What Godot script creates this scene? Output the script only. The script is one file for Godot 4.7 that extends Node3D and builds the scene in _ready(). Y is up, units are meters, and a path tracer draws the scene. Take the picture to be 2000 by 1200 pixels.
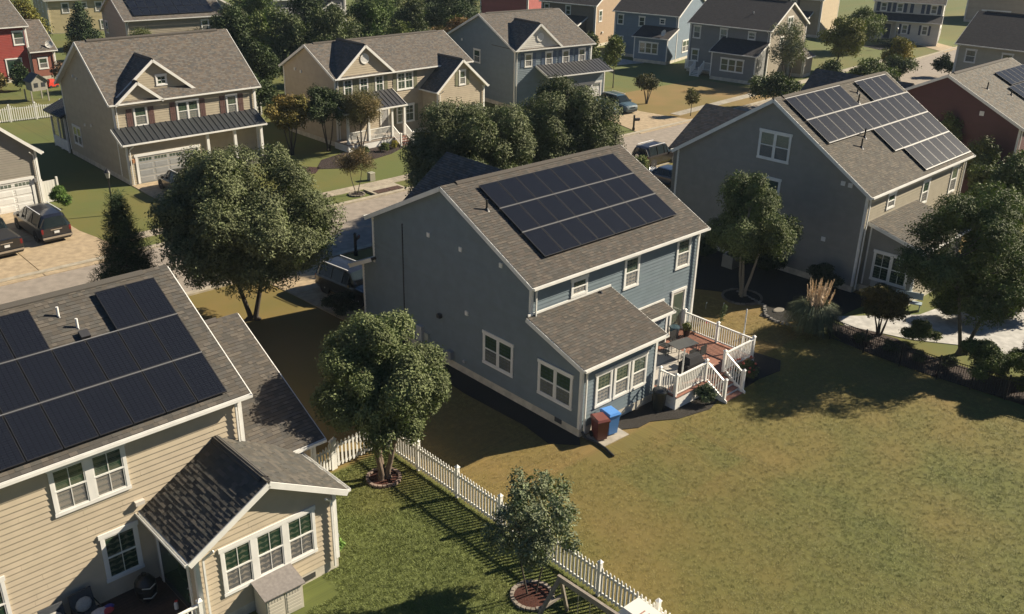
extends Node3D
# A drone's view over a street of two-storey houses with solar roofs. World: x along the street, z towards the back gardens in front, y up, metres.

class G:  # collects faces, then becomes one mesh
	var v := PackedVector3Array()
	var n := PackedVector3Array()
	var c := PackedColorArray()
	var t := PackedVector2Array()
	var col := Color.WHITE
	func put(p: Vector3, m: Vector3, uv := Vector2.ZERO) -> void:
		v.append(p); n.append(m); c.append(col); t.append(uv)
	func tri(a: Vector3, b: Vector3, d: Vector3) -> void:
		var m := (b - a).cross(d - a).normalized()
		put(a, m); put(d, m); put(b, m)
	func quad(a: Vector3, b: Vector3, d: Vector3, e: Vector3) -> void:  # counter-clockwise from outside
		var m := (d - a).cross(e - b).normalized()
		put(a, m); put(d, m); put(b, m); put(a, m); put(e, m); put(d, m)
	func quv(a: Vector3, b: Vector3, d: Vector3, e: Vector3, ua: Vector2, ub: Vector2, ud: Vector2, ue: Vector2) -> void:
		var m := (d - a).cross(e - b).normalized()
		put(a, m, ua); put(d, m, ud); put(b, m, ub); put(a, m, ua); put(e, m, ue); put(d, m, ud)
	func box(ctr: Vector3, size: Vector3, bas := Basis.IDENTITY) -> void:
		var x := bas.x * size.x * 0.5
		var y := bas.y * size.y * 0.5
		var z := bas.z * size.z * 0.5
		quad(ctr - x - y + z, ctr + x - y + z, ctr + x + y + z, ctr - x + y + z)
		quad(ctr + x - y - z, ctr - x - y - z, ctr - x + y - z, ctr + x + y - z)
		quad(ctr + x - y + z, ctr + x - y - z, ctr + x + y - z, ctr + x + y + z)
		quad(ctr - x - y - z, ctr - x - y + z, ctr - x + y + z, ctr - x + y - z)
		quad(ctr - x + y + z, ctr + x + y + z, ctr + x + y - z, ctr - x + y - z)
		quad(ctr - x - y - z, ctr + x - y - z, ctr + x - y + z, ctr - x - y + z)
	func taper(ctr: Vector3, size: Vector3, k: float, kz := -1.0) -> void:  # box whose top is k times its base, standing at ctr
		var kk := k if kz < 0 else kz
		var x := size.x * 0.5
		var z := size.z * 0.5
		var b := [Vector3(-x, 0, z), Vector3(x, 0, z), Vector3(x, 0, -z), Vector3(-x, 0, -z)]
		for i in 4:
			var p: Vector3 = b[i]
			var q: Vector3 = b[(i + 1) % 4]
			quad(ctr + p, ctr + q, ctr + Vector3(q.x * k, size.y, q.z * kk), ctr + Vector3(p.x * k, size.y, p.z * kk))
		quad(ctr + Vector3(-x * k, size.y, z * kk), ctr + Vector3(x * k, size.y, z * kk), ctr + Vector3(x * k, size.y, -z * kk), ctr + Vector3(-x * k, size.y, -z * kk))
		quad(ctr + b[3], ctr + b[2], ctr + b[1], ctr + b[0])
	func beam(a: Vector3, b: Vector3, w: float, h: float, up := Vector3.UP) -> void:
		var z := (b - a).normalized()
		var x := up.cross(z).normalized()
		box((a + b) * 0.5, Vector3(w, h, a.distance_to(b)), Basis(x, z.cross(x), z))
	func tube(ps: Array, rs: Array, k := 7, caps := true) -> void:
		var rings := []
		var side := Vector3.ZERO
		for i in ps.size():
			var d: Vector3 = (ps[mini(i + 1, ps.size() - 1)] - ps[maxi(i - 1, 0)]).normalized()
			if side == Vector3.ZERO:
				side = d.cross(Vector3.RIGHT if absf(d.x) < 0.8 else Vector3.FORWARD)
			side = (side - d * side.dot(d)).normalized()
			var o := d.cross(side)
			var r := []
			for j in k:
				r.append(side * cos(TAU * j / k) + o * sin(TAU * j / k))
			rings.append(r)
		for i in ps.size() - 1:
			for j in k:
				var l := (j + 1) % k
				var a: Vector3 = rings[i][j]
				var b: Vector3 = rings[i][l]
				var d: Vector3 = rings[i + 1][l]
				var e: Vector3 = rings[i + 1][j]
				var pa: Vector3 = ps[i] + a * rs[i]
				var pb: Vector3 = ps[i] + b * rs[i]
				var pd: Vector3 = ps[i + 1] + d * rs[i + 1]
				var pe: Vector3 = ps[i + 1] + e * rs[i + 1]
				put(pa, a); put(pd, d); put(pb, b); put(pa, a); put(pe, e); put(pd, d)
		if caps:
			for i in [0, ps.size() - 1]:
				for j in range(1, k - 1):
					var a: Vector3 = ps[i] + rings[i][0] * rs[i]
					var b: Vector3 = ps[i] + rings[i][j] * rs[i]
					var d: Vector3 = ps[i] + rings[i][j + 1] * rs[i]
					if i == 0: tri(a, d, b)
					else: tri(a, b, d)
	func lathe(o: Vector3, prof: Array, k := 14) -> void:  # prof: Vector2(radius, height) from the bottom up
		for i in prof.size() - 1:
			var p: Vector2 = prof[i]
			var q: Vector2 = prof[i + 1]
			var e := q - p
			var m := Vector2(e.y, -e.x).normalized()
			for j in k:
				var a := Vector3(cos(TAU * j / k), 0, -sin(TAU * j / k))
				var b := Vector3(cos(TAU * (j + 1) / k), 0, -sin(TAU * (j + 1) / k))
				var na := a * m.x + Vector3.UP * m.y
				var nb := b * m.x + Vector3.UP * m.y
				var pa := o + a * p.x + Vector3.UP * p.y
				var pb := o + b * p.x + Vector3.UP * p.y
				var qb := o + b * q.x + Vector3.UP * q.y
				var qa := o + a * q.x + Vector3.UP * q.y
				put(pa, na); put(qb, nb); put(pb, nb); put(pa, na); put(qa, na); put(qb, nb)
	func prism(pts: PackedVector2Array, o: Vector3, r: Vector3, u: Vector3, depth: float) -> void:  # outline in (r, u), front at o, back at o - depth along r x u
		var q := pts.duplicate()
		if Geometry2D.is_polygon_clockwise(q):
			q.reverse()
		var m := r.cross(u) * depth
		var ids := Geometry2D.triangulate_polygon(q)
		for i in range(0, ids.size(), 3):
			var a := o + r * q[ids[i]].x + u * q[ids[i]].y
			var b := o + r * q[ids[i + 1]].x + u * q[ids[i + 1]].y
			var d := o + r * q[ids[i + 2]].x + u * q[ids[i + 2]].y
			if (b - a).cross(d - a).dot(m) < 0:
				var s := b
				b = d
				d = s
			tri(a, b, d)
			tri(a - m, d - m, b - m)
		for i in q.size():
			var a := o + r * q[i].x + u * q[i].y
			var k := (i + 1) % q.size()
			var b := o + r * q[k].x + u * q[k].y
			quad(a - m, b - m, b, a)
	func ball(o: Vector3, r: Vector3, k := 10) -> void:
		var pr := []
		for i in k / 2 + 1:
			var a := PI * i / (k / 2) - PI / 2
			pr.append(Vector2(cos(a), sin(a)))
		var g := G.new()
		g.lathe(Vector3.ZERO, pr, k)
		for i in g.v.size():
			put(o + g.v[i] * r, (g.v[i] / r).normalized())
	func mesh(m: Material) -> ArrayMesh:
		var a := []
		a.resize(Mesh.ARRAY_MAX)
		a[Mesh.ARRAY_VERTEX] = v
		a[Mesh.ARRAY_NORMAL] = n
		a[Mesh.ARRAY_COLOR] = c
		a[Mesh.ARRAY_TEX_UV] = t
		var am := ArrayMesh.new()
		am.add_surface_from_arrays(Mesh.PRIMITIVE_TRIANGLES, a)
		am.surface_set_material(0, m)
		return am

var taken := {}
var M := {}
var rng := RandomNumberGenerator.new()
const WHITE := Color(0.78, 0.77, 0.73)

func numbered(parent: Node, called: String) -> String:
	var key := str(parent.get_instance_id()) + called
	var k: int = taken.get(key, 0)
	taken[key] = k + 1
	return called if k == 0 else "%s_%03d" % [called, k]

func tag(o: Node3D, label: String, category := "", group := "", kind := "") -> Node3D:
	if label: o.set_meta("label", label)
	if category: o.set_meta("category", category)
	if group: o.set_meta("group", group)
	if kind: o.set_meta("kind", kind)
	return o

func thing(called: String, label: String, category: String, at := Vector3.ZERO, turn := 0.0, group := "") -> Node3D:
	var o := Node3D.new()
	o.name = numbered(self, called)
	o.position = at
	o.rotation.y = turn
	add_child(o)
	tag(o, label, category, group)
	return o

func part(called: String, g: G, m: Material, parent: Node3D = self, xf := Transform3D.IDENTITY) -> MeshInstance3D:
	return inst(called, g.mesh(m), parent, xf)

func inst(called: String, mesh: Mesh, parent: Node3D = self, xf := Transform3D.IDENTITY) -> MeshInstance3D:
	var o := MeshInstance3D.new()
	o.name = numbered(parent, called)
	o.mesh = mesh
	o.transform = xf
	parent.add_child(o)
	return o

func setting(called: String, g: G, m: Material) -> MeshInstance3D:
	var o := part(called, g, m)
	o.set_meta("kind", "structure")
	return o

func copy(o: Node3D, label: String, at: Vector3, turn: float) -> Node3D:
	var base := o.name.rstrip("0123456789").trim_suffix("_")
	var d: Node3D = o.duplicate()
	d.name = numbered(self, base)
	d.position = at
	d.rotation.y = turn
	add_child(d)
	d.set_meta("label", label)
	return d

# ---- materials
func noise_tex(sd: int, freq: float, lo: float, hi: float, octaves := 4, size := 256, cell := false) -> ImageTexture:
	var f := FastNoiseLite.new()
	f.seed = sd
	f.frequency = freq
	f.fractal_octaves = octaves
	f.noise_type = FastNoiseLite.TYPE_CELLULAR if cell else FastNoiseLite.TYPE_SIMPLEX_SMOOTH
	var im := f.get_seamless_image(size, size)
	im.convert(Image.FORMAT_L8)
	var d := im.get_data()
	for i in d.size():
		d[i] = int(255.0 * (lo + (hi - lo) * d[i] / 255.0))
	return ImageTexture.create_from_image(Image.create_from_data(size, size, false, Image.FORMAT_L8, d))

func mat(rough: float, tex: Texture2D = null, scale := 1.0, metal := 0.0, vertex := true) -> StandardMaterial3D:
	var m := StandardMaterial3D.new()
	m.roughness = rough
	m.metallic = metal
	m.vertex_color_use_as_albedo = vertex
	if tex:
		m.albedo_texture = tex
		m.uv1_triplanar = true
		m.uv1_world_triplanar = true
		m.uv1_scale = Vector3.ONE * scale
	return m

func bump(m: StandardMaterial3D, tex: Texture2D, cm: float) -> StandardMaterial3D:
	m.heightmap_enabled = true
	m.heightmap_texture = tex
	m.heightmap_scale = cm
	return m

func lin(r: float, g: float, b: float) -> Color:
	return Color(r, g, b).linear_to_srgb()

func solid(r: float, g: float, b: float, rough := 0.6, metal := 0.0) -> StandardMaterial3D:
	var key := "s%f_%f_%f_%f_%f" % [r, g, b, rough, metal]
	if not M.has(key):
		var m := StandardMaterial3D.new()
		m.albedo_color = lin(r, g, b)
		m.roughness = rough
		m.metallic = metal
		M[key] = m
	return M[key]

func materials() -> void:
	var fine := noise_tex(1, 0.03, 0.80, 1.0, 5)
	var broad := noise_tex(2, 0.015, 0.93, 1.0, 4)
	var grain := noise_tex(3, 0.25, 0.55, 1.0, 2)
	M.paint = mat(0.55, broad, 0.35)
	M.siding = mat(0.62, broad, 0.3)
	M.shingle = mat(0.95, grain, 2.2)
	M.concrete = bump(mat(0.9, noise_tex(5, 0.02, 0.8, 1.0, 5, 512), 0.16), noise_tex(6, 0.2, 0, 1, 2), 0.3)
	M.asphalt = bump(mat(0.92, noise_tex(7, 0.02, 0.85, 1.0, 6, 512), 0.13), noise_tex(8, 0.3, 0, 1, 2), 0.4)
	M.mulch = bump(mat(0.95, noise_tex(9, 0.12, 0.2, 1.0, 3), 0.9), noise_tex(10, 0.16, 0, 1, 2), 5.0)
	M.wood = mat(0.7, fine, 0.8)
	M.bark = bump(mat(0.9, noise_tex(12, 0.08, 0.5, 1.0, 3), 1.6), noise_tex(13, 0.12, 0, 1, 2), 2.0)
	M.metal = mat(0.42, broad, 0.3, 0.25)
	M.plastic = mat(0.38)
	M.cloth = mat(0.9, fine, 2.0)
	M.curtain = mat(0.85)
	M.brick = mat(0.9, noise_tex(14, 0.2, 0.6, 1.0, 2), 1.5)
	M.rubber = solid(0.015, 0.015, 0.016, 0.75)
	M.black = solid(0.012, 0.012, 0.014, 0.4)
	M.chrome = solid(0.6, 0.6, 0.62, 0.2, 1.0)
	M.leaf = mat(0.6)
	M.leaf.metallic_specular = 0.3
	M.leaf.backlight_enabled = true
	M.leaf.backlight = Color(0.42, 0.5, 0.22)
	M.grass = mat(0.75)
	M.grass.backlight_enabled = true
	M.grass.backlight = Color(0.3, 0.3, 0.12)
	var gl := StandardMaterial3D.new()  # coated greenish window glass
	gl.transparency = BaseMaterial3D.TRANSPARENCY_ALPHA
	gl.albedo_color = Color(lin(0.035, 0.085, 0.05), 0.32)
	gl.roughness = 0.05
	M.glass = gl
	var sc := StandardMaterial3D.new()  # insect screen over the lower sash
	sc.transparency = BaseMaterial3D.TRANSPARENCY_ALPHA
	sc.albedo_color = Color(lin(0.22, 0.22, 0.22), 0.3)
	sc.roughness = 0.6
	M.screen = sc
	var cg := StandardMaterial3D.new()
	cg.transparency = BaseMaterial3D.TRANSPARENCY_ALPHA
	cg.albedo_color = Color(lin(0.02, 0.03, 0.035), 0.72)
	cg.roughness = 0.05
	M.car_glass = cg
	# solar cells: fine half-cut cells, printed flat on the panel
	var im := Image.create(96, 160, false, Image.FORMAT_RGB8)
	im.fill(lin(0.01, 0.011, 0.015))
	for y in 160:
		for x in 96:
			var k := 1.0
			if x % 4 == 0: k = 1.35
			if x % 16 == 0 or y % 8 == 0: k = 0.6
			if absi(y - 80) < 1: k = 0.5
			im.set_pixel(x, y, lin(0.0105 * k, 0.012 * k, 0.017 * k))
	var pm := StandardMaterial3D.new()
	pm.albedo_texture = ImageTexture.create_from_image(im)
	pm.roughness = 0.22
	pm.metallic_specular = 0.4
	M.cells = pm
	# shingle texture for roofs too far off to tell the tabs apart
	var sh := Image.create(512, 512, false, Image.FORMAT_RGB8)
	var hb := Image.create(512, 512, false, Image.FORMAT_L8)
	rng.seed = 7
	for row in 32:
		var x := 0
		while x < 512:
			var w := rng.randi_range(12, 32)
			var k := rng.randf_range(0.78, 1.0)
			var warm := rng.randf_range(-0.04, 0.05)
			if rng.randf() < 0.12: k = 1.12
			sh.fill_rect(Rect2i(x, row * 16, w, 16), Color(k + warm, k, k - warm).clamp())
			hb.fill_rect(Rect2i(x, row * 16, w, 16), Color.WHITE * rng.randf_range(0.35, 0.8))
			x += w
		sh.fill_rect(Rect2i(0, row * 16 + 14, 512, 2), Color(0.42, 0.42, 0.42))
		hb.fill_rect(Rect2i(0, row * 16 + 14, 512, 2), Color.BLACK)
	var rm := mat(0.95)
	rm.albedo_texture = ImageTexture.create_from_image(sh)
	bump(rm, ImageTexture.create_from_image(hb), 1.2)
	M.rooftex = rm

# ---- houses
func scan(poly: PackedVector2Array, y: float) -> Vector2:
	var lo := INF
	var hi := -INF
	for i in poly.size():
		var a := poly[i]
		var b := poly[(i + 1) % poly.size()]
		if (a.y <= y) != (b.y <= y):
			var x := a.x + (b.x - a.x) * (y - a.y) / (b.y - a.y)
			lo = minf(lo, x)
			hi = maxf(hi, x)
	return Vector2(lo, hi)

func board(g: G, a0: float, b0: float, y0: float, a1: float, b1: float, y1: float) -> void:
	var e := 0.03
	g.quad(Vector3(a0, y0, e), Vector3(b0, y0, e), Vector3(b1, y1, 0.003), Vector3(a1, y1, 0.003))
	g.quad(Vector3(a0, y0, 0), Vector3(b0, y0, 0), Vector3(b0, y0, e), Vector3(a0, y0, e))
	g.quad(Vector3(b0, y0, e), Vector3(b0, y0, 0), Vector3(b1, y1, 0), Vector3(b1, y1, 0.003))
	g.quad(Vector3(a0, y0, 0), Vector3(a0, y0, e), Vector3(a1, y1, 0.003), Vector3(a1, y1, 0))

# A wall seen from outside: o its left lower corner, r the way to the right; poly in (right, up). near: every lap board is a mesh of its own.
func wall(h: Node3D, o: Vector3, r: Vector3, poly: PackedVector2Array, col: Color, near := false, expo := 0.18, found := 0.42) -> Transform3D:
	var xf := Transform3D(Basis(r, Vector3.UP, r.cross(Vector3.UP)), o)
	var g := G.new()
	g.col = col
	var top := 0.0
	for p in poly:
		top = maxf(top, p.y)
	var low := poly[0].y
	for p in poly:
		low = minf(low, p.y)
	var w: MeshInstance3D
	if near:
		g.prism(poly, Vector3(0, 0, -0.002), Vector3.RIGHT, Vector3.UP, 0.1)
		w = part("wall", g, M.siding, h, xf)
	var y := low
	rng.seed = int(absf(o.x * 131 + o.z * 37 + o.y * 11 + r.x * 7 + r.z * 3) * 10)
	while y < top - 0.02:
		var y1 := minf(y + expo, top)
		var s0 := scan(poly, y + 0.004)
		var s1 := scan(poly, y1 - 0.004)
		if s0.x < s0.y:
			if s1.x > s1.y: s1 = Vector2.ONE * (s0.x + s0.y) * 0.5
			if near:
				var a := s0.x
				var first := true
				var cut := s0.x + rng.randf_range(1.2, 3.66)
				while a < s0.y - 0.01:
					if cut > s0.y - 0.8: cut = s0.y
					var bg := G.new()
					bg.col = col * rng.randf_range(0.98, 1.02)
					var b1 := s1.y if cut >= s0.y - 0.001 else minf(cut - 0.004, s1.y)
					var a1 := s1.x if first else maxf(a, s1.x)
					board(bg, a, cut if cut >= s0.y - 0.001 else cut - 0.004, y, a1, maxf(a1, b1), y1)
					part("siding_board", bg, M.siding, w)
					first = false
					a = cut
					cut += 3.66
			else:
				g.col = col * rng.randf_range(0.97, 1.02)
				board(g, s0.x, s0.y, y, s1.x, s1.y, y1)
		y = y1
	if not near:
		w = part("wall", g, M.siding, h, xf)
	if found > 0.0:
		var f := G.new()
		f.col = lin(0.62, 0.58, 0.48).srgb_to_linear()
		var s := scan(poly, low + 0.01)
		f.box(Vector3((s.x + s.y) * 0.5, low - found * 0.5 - 0.02, -0.05), Vector3(s.y - s.x, found + 0.04, 0.12))
		part("foundation", f, M.concrete, h, xf)
	return xf

var tabs := {}
# One roof slope: eave from e0 to e1 (left to right from outside), ridge from r0 to r1.
func slope(h: Node3D, e0: Vector3, e1: Vector3, r1: Vector3, r0: Vector3, mode := "tex", col := Color(0.132, 0.117, 0.1), singly := 0) -> MeshInstance3D:
	var u := (e1 - e0).normalized()
	var n := u.cross(r0 - e0).normalized()
	var s := n.cross(u)
	var th := 0.15
	var poly := PackedVector2Array()
	for p in [e0, e1, r1, r0]:
		poly.append(Vector2((p - e0).dot(u), (p - e0).dot(s)))
	var xf := Transform3D(Basis(u, s, n), e0)
	var g := G.new()
	g.col = col
	var q := []
	for p in poly:
		q.append(Vector3(p.x, p.y, 0))
	var k := 1.0 / 4.64
	g.quv(q[0], q[1], q[2], q[3], Vector2(poly[0].x, -poly[0].y) * k, Vector2(poly[1].x, -poly[1].y) * k, Vector2(poly[2].x, -poly[2].y) * k, Vector2(poly[3].x, -poly[3].y) * k)
	var d := Vector3(0, 0, -th)
	for i in 4:
		g.quad(q[i] + d, q[(i + 1) % 4] + d, q[(i + 1) % 4], q[i])
	var m: Material = M.rooftex if mode == "tex" else (M.metal if mode == "metal" else M.shingle)
	var roof := part("roof", g, m, h, xf)
	var w := G.new()  # painted soffit under the slab
	w.col = WHITE
	w.quad(q[3] + d * 1.04, q[2] + d * 1.04, q[1] + d * 1.04, q[0] + d * 1.04)
	part("soffit", w, M.paint, roof)
	var len_s := maxf(poly[2].y, poly[3].y)
	if mode == "metal":
		var x := 0.25
		while x < poly[1].x:
			var rb := G.new()
			rb.col = col
			rb.box(Vector3(0, len_s * 0.5, 0.022), Vector3(0.035, len_s, 0.045))
			part("seam", rb, M.metal, roof, Transform3D(Basis.IDENTITY, Vector3(x, 0, 0)))
			x += 0.46
	elif mode == "geo":
		var sh := G.new()
		var y := 0.0
		var made := 0
		while y < len_s - 0.05:
			var ext := scan(poly, clampf(y + 0.01, 0.01, len_s - 0.01))
			var x := ext.x - rng.randf_range(0.0, 0.3)
			while x < ext.y:
				var kind := rng.randi_range(0, 3)
				var wd: float = [0.15, 0.19, 0.24, 0.3][kind]
				var tone := rng.randi_range(0, 5)
				var x0 := maxf(x, ext.x)
				var x1 := minf(x + wd - 0.003, ext.y)
				var f: float = [0.78, 0.88, 0.95, 1.0, 1.06, 1.28][tone]
				var cc := Color(col.r * f * (1.05 if tone % 2 else 0.98), col.g * f, col.b * f * (0.96 if tone % 2 else 1.02))
				if x1 > x0 + 0.02:
					if made < singly and x0 == x and x + wd <= ext.y:
						var key := "%d_%d_%s" % [kind, tone, str(col)]
						if not tabs.has(key):
							var tg := G.new()
							tg.col = cc
							tab(tg, 0, wd - 0.003, 0, 0.012 + 0.006 * (tone % 3))
							tabs[key] = tg.mesh(M.shingle)
						inst("shingle", tabs[key], roof, Transform3D(Basis.IDENTITY, Vector3(x, y, 0)))
						made += 1
					else:
						sh.col = cc
						tab(sh, x0, x1, y, 0.012 + 0.006 * (tone % 3))
				x += wd
			y += 0.145
		part("shingles", sh, M.shingle, roof).set_meta("kind", "stuff")
	return roof

func tab(g: G, x0: float, x1: float, y: float, up: float) -> void:
	g.quad(Vector3(x0, y, up), Vector3(x1, y, up), Vector3(x1, y + 0.16, 0.003), Vector3(x0, y + 0.16, 0.003))
	var face := g.col
	g.col = face * 0.4  # the cut edge is bare asphalt
	g.quad(Vector3(x0, y, 0.001), Vector3(x1, y, 0.001), Vector3(x1, y, up), Vector3(x0, y, up))
	g.col = face
	g.quad(Vector3(x1, y, up), Vector3(x1, y, 0), Vector3(x1, y + 0.14, 0.002), Vector3(x1, y + 0.14, 0.004))

# Trim of a slope: gutter along the eave, boards along the rakes.
func trim(h: Node3D, e0: Vector3, e1: Vector3, r1: Vector3, r0: Vector3, gutter := true, left := true, right := true, col := WHITE) -> void:
	var u := (e1 - e0).normalized()
	var out := u.cross(Vector3.UP)
	if gutter:
		var g := G.new()
		g.col = col
		var a := e0 + out * 0.02 - Vector3.UP * 0.07
		var b := e1 + out * 0.02 - Vector3.UP * 0.07
		g.beam(a, b, 0.035, 0.12)
		g.beam(a + out * 0.06 - Vector3.UP * 0.04, b + out * 0.06 - Vector3.UP * 0.04, 0.1, 0.012)
		g.beam(a + out * 0.11 + Vector3.UP * 0.01, b + out * 0.11 + Vector3.UP * 0.01, 0.012, 0.1)
		for p in [a, b]:
			g.box(p + out * 0.06 + Vector3.UP * 0.01, Vector3(0.012, 0.11, 0.11), Basis(u, Vector3.UP, -out))
		part("gutter", g, M.paint, h)
	for k in 2:
		if (left if k == 0 else right):
			var g := G.new()
			g.col = col
			var a := e0 if k == 0 else e1
			var b := r0 if k == 0 else r1
			var o := (-u if k == 0 else u) * 0.018 - Vector3.UP * 0.12
			g.beam(a + o, b + o, 0.036, 0.21)
			part("rake_board", g, M.paint, h)

func ridge_cap(h: Node3D, a: Vector3, b: Vector3, col: Color) -> void:
	var g := G.new()
	g.col = col * 0.9
	var d := (b - a).normalized()
	var sd := d.cross(Vector3.UP) * 0.17
	var up := Vector3.UP * 0.075
	var dn := Vector3.DOWN * 0.03
	var lo := Vector3.DOWN * 0.12
	g.quad(a + sd + lo, b + sd + lo, b + sd + dn, a + sd + dn)
	g.quad(b - sd + lo, a - sd + lo, a - sd + dn, b - sd + dn)
	g.quad(a + sd + dn, b + sd + dn, b + up, a + up)
	g.quad(b - sd + dn, a - sd + dn, a + up, b + up)
	part("ridge_cap", g, M.shingle, h)

func corner(h: Node3D, at: Vector3, y0: float, y1: float, col := WHITE, down := Vector3.ZERO, inn := Vector3.ZERO) -> void:
	var g := G.new()
	g.col = col
	var c := at + inn * 0.025
	g.box(Vector3(c.x, (y0 + y1) * 0.5, c.z), Vector3(0.14, y1 - y0, 0.14))
	part("corner_board", g, M.paint, h)
	if down != Vector3.ZERO:
		var d := G.new()
		d.col = col
		var p := at + down
		var o := down.normalized() * 0.34
		d.beam(Vector3(p.x, y0 - 0.2, p.z), Vector3(p.x, y1 - 0.3, p.z), 0.075, 0.06, Vector3.RIGHT)
		d.beam(Vector3(p.x, y1 - 0.3, p.z), Vector3(p.x, y1 - 0.02, p.z) + o, 0.075, 0.06, Vector3.RIGHT)
		part("downspout", d, M.paint, h)

# Gable block with its ridge along x. near wall at z1, far wall at z0 (z0 < z1).
func block_x(h: Node3D, x0: float, x1: float, z0: float, z1: float, ye: float, rise: float, col: Color, o := {}) -> Dictionary:
	var ov: float = o.get("ov", 0.34)
	var rk: float = o.get("rk", 0.265)
	var base: float = o.get("base", 0.42)
	var zm: float = lerpf(z1, z0, o.get("mid", 0.5))
	var sn := rise / (z1 + ov - zm)
	var yw := ye + sn * ov - 0.2
	var top := ye + rise - 0.2
	var near: bool = o.get("near", false)
	var ex: float = o.get("expo", 0.18)
	var skip: String = o.get("skip", "")
	var rc: Color = o.get("roof", Color(0.132, 0.117, 0.1))
	var mode: String = o.get("mode", "tex")
	var f := {}
	var d := z1 - z0
	var l := x1 - x0
	var m := zm - z0
	if not "S" in skip: f.S = wall(h, Vector3(x0, 0, z1), Vector3.RIGHT, PackedVector2Array([Vector2(0, base), Vector2(l, base), Vector2(l, yw), Vector2(0, yw)]), o.get("colS", col), near, ex, base)
	if not "N" in skip: f.N = wall(h, Vector3(x1, 0, z0), Vector3.LEFT, PackedVector2Array([Vector2(0, base), Vector2(l, base), Vector2(l, yw), Vector2(0, yw)]), col, false, ex, base)
	if not "W" in skip: f.W = wall(h, Vector3(x0, 0, z0), Vector3(0, 0, 1), PackedVector2Array([Vector2(0, base), Vector2(d, base), Vector2(d, yw), Vector2(m, top), Vector2(0, yw)]), o.get("colW", col), near, ex, base)
	if not "E" in skip: f.E = wall(h, Vector3(x1, 0, z1), Vector3(0, 0, -1), PackedVector2Array([Vector2(0, base), Vector2(d, base), Vector2(d, yw), Vector2(d - m, top), Vector2(0, yw)]), o.get("colE", col), false, ex, base)
	var yr := ye + rise
	var a := Vector3(x0 - rk, ye, z1 + ov)
	var b := Vector3(x1 + rk, ye, z1 + ov)
	var c := Vector3(x1 + rk, yr, zm)
	var e := Vector3(x0 - rk, yr, zm)
	var p := Vector3(x1 + rk, ye, z0 - ov)
	var q := Vector3(x0 - rk, ye, z0 - ov)
	slope(h, a, b, c, e, mode, rc, o.get("singly", 0))
	slope(h, p, q, e, c, "tex" if mode == "geo" else mode, rc)
	trim(h, a, b, c, e, true, not "W" in skip, not "E" in skip)
	trim(h, p, q, e, c, true, not "E" in skip, not "W" in skip)
	if mode != "metal": ridge_cap(h, e + Vector3.RIGHT * 0.9, c - Vector3.RIGHT * 0.9, rc)
	for x in [x0, x1]:
		if not ("W" if x == x0 else "E") in skip:
			corner(h, Vector3(x, 0, z1), base, yw, WHITE, Vector3(0.2 if x == x0 else -0.2, 0, 0.11) if not "S" in skip else Vector3.ZERO, Vector3(1 if x == x0 else -1, 0, -1))
			corner(h, Vector3(x, 0, z0), base, yw, WHITE, Vector3.ZERO, Vector3(1 if x == x0 else -1, 0, 1))
	return f

# Gable with its ridge along z, its front at z1, running back to z0. wy: where its front wall starts.
func block_z(h: Node3D, x0: float, x1: float, z0: float, z1: float, ye: float, rise: float, col: Color, o := {}) -> Dictionary:
	var ov: float = o.get("ov", 0.3)
	var rk: float = o.get("rk", 0.3)
	var base: float = o.get("base", 0.42)
	var xm := (x0 + x1) * 0.5
	var sn := rise / (x1 + ov - xm)
	var yw := ye + sn * ov - 0.2
	var top := ye + rise - 0.2
	var near: bool = o.get("near", false)
	var ex: float = o.get("expo", 0.18)
	var found: float = base if base < 1.0 else 0.0
	var rc: Color = o.get("roof", Color(0.132, 0.117, 0.1))
	var mode: String = o.get("mode", "tex")
	var l := x1 - x0
	var d := z1 - z0
	var f := {}
	f.S = wall(h, Vector3(x0, 0, z1), Vector3.RIGHT, PackedVector2Array([Vector2(0, base), Vector2(l, base), Vector2(l, yw), Vector2(l * 0.5, top), Vector2(0, yw)]), o.get("colS", col), near, ex, found)
	if o.get("sides", true):
		f.W = wall(h, Vector3(x0, 0, z0), Vector3(0, 0, 1), PackedVector2Array([Vector2(0, base), Vector2(d, base), Vector2(d, yw), Vector2(0, yw)]), col, near and o.get("west", false), ex, found)
		f.E = wall(h, Vector3(x1, 0, z1), Vector3(0, 0, -1), PackedVector2Array([Vector2(0, base), Vector2(d, base), Vector2(d, yw), Vector2(0, yw)]), col, false, ex, found)
		for x in [x0, x1]:
			corner(h, Vector3(x, 0, z1), base, yw, WHITE, Vector3(0.2 if x == x0 else -0.2, 0, 0.11) if o.get("down", true) else Vector3.ZERO, Vector3(1 if x == x0 else -1, 0, -1))
	var yr := ye + rise
	var zb: float = o.get("back", z0)
	var a := Vector3(x0 - ov, ye, zb)
	var b := Vector3(x0 - ov, ye, z1 + rk)
	var c := Vector3(xm, yr, z1 + rk)
	var e := Vector3(xm, yr, zb)
	var p := Vector3(x1 + ov, ye, z1 + rk)
	var q := Vector3(x1 + ov, ye, zb)
	slope(h, a, b, c, e, mode, rc, o.get("singly", 0))
	slope(h, p, q, e, c, mode, rc)
	trim(h, a, b, c, e, o.get("gutter", true), false, true)
	trim(h, p, q, e, c, o.get("gutter", true), true, false)
	ridge_cap(h, e, c - Vector3(0, 0, 0.3), rc)
	return f

# Shed roof along a front: from the wall at height yt down to ye at z1.
func shed(h: Node3D, x0: float, x1: float, z0: float, z1: float, yt: float, ye: float, mode := "metal", col := Color(0.06, 0.062, 0.066), rk := 0.2, singly := 0) -> void:
	var a := Vector3(x0 - rk, ye, z1)
	var b := Vector3(x1 + rk, ye, z1)
	var c := Vector3(x1 + rk, yt, z0)
	var e := Vector3(x0 - rk, yt, z0)
	slope(h, a, b, c, e, mode, col, singly)
	trim(h, a, b, c, e)

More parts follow.
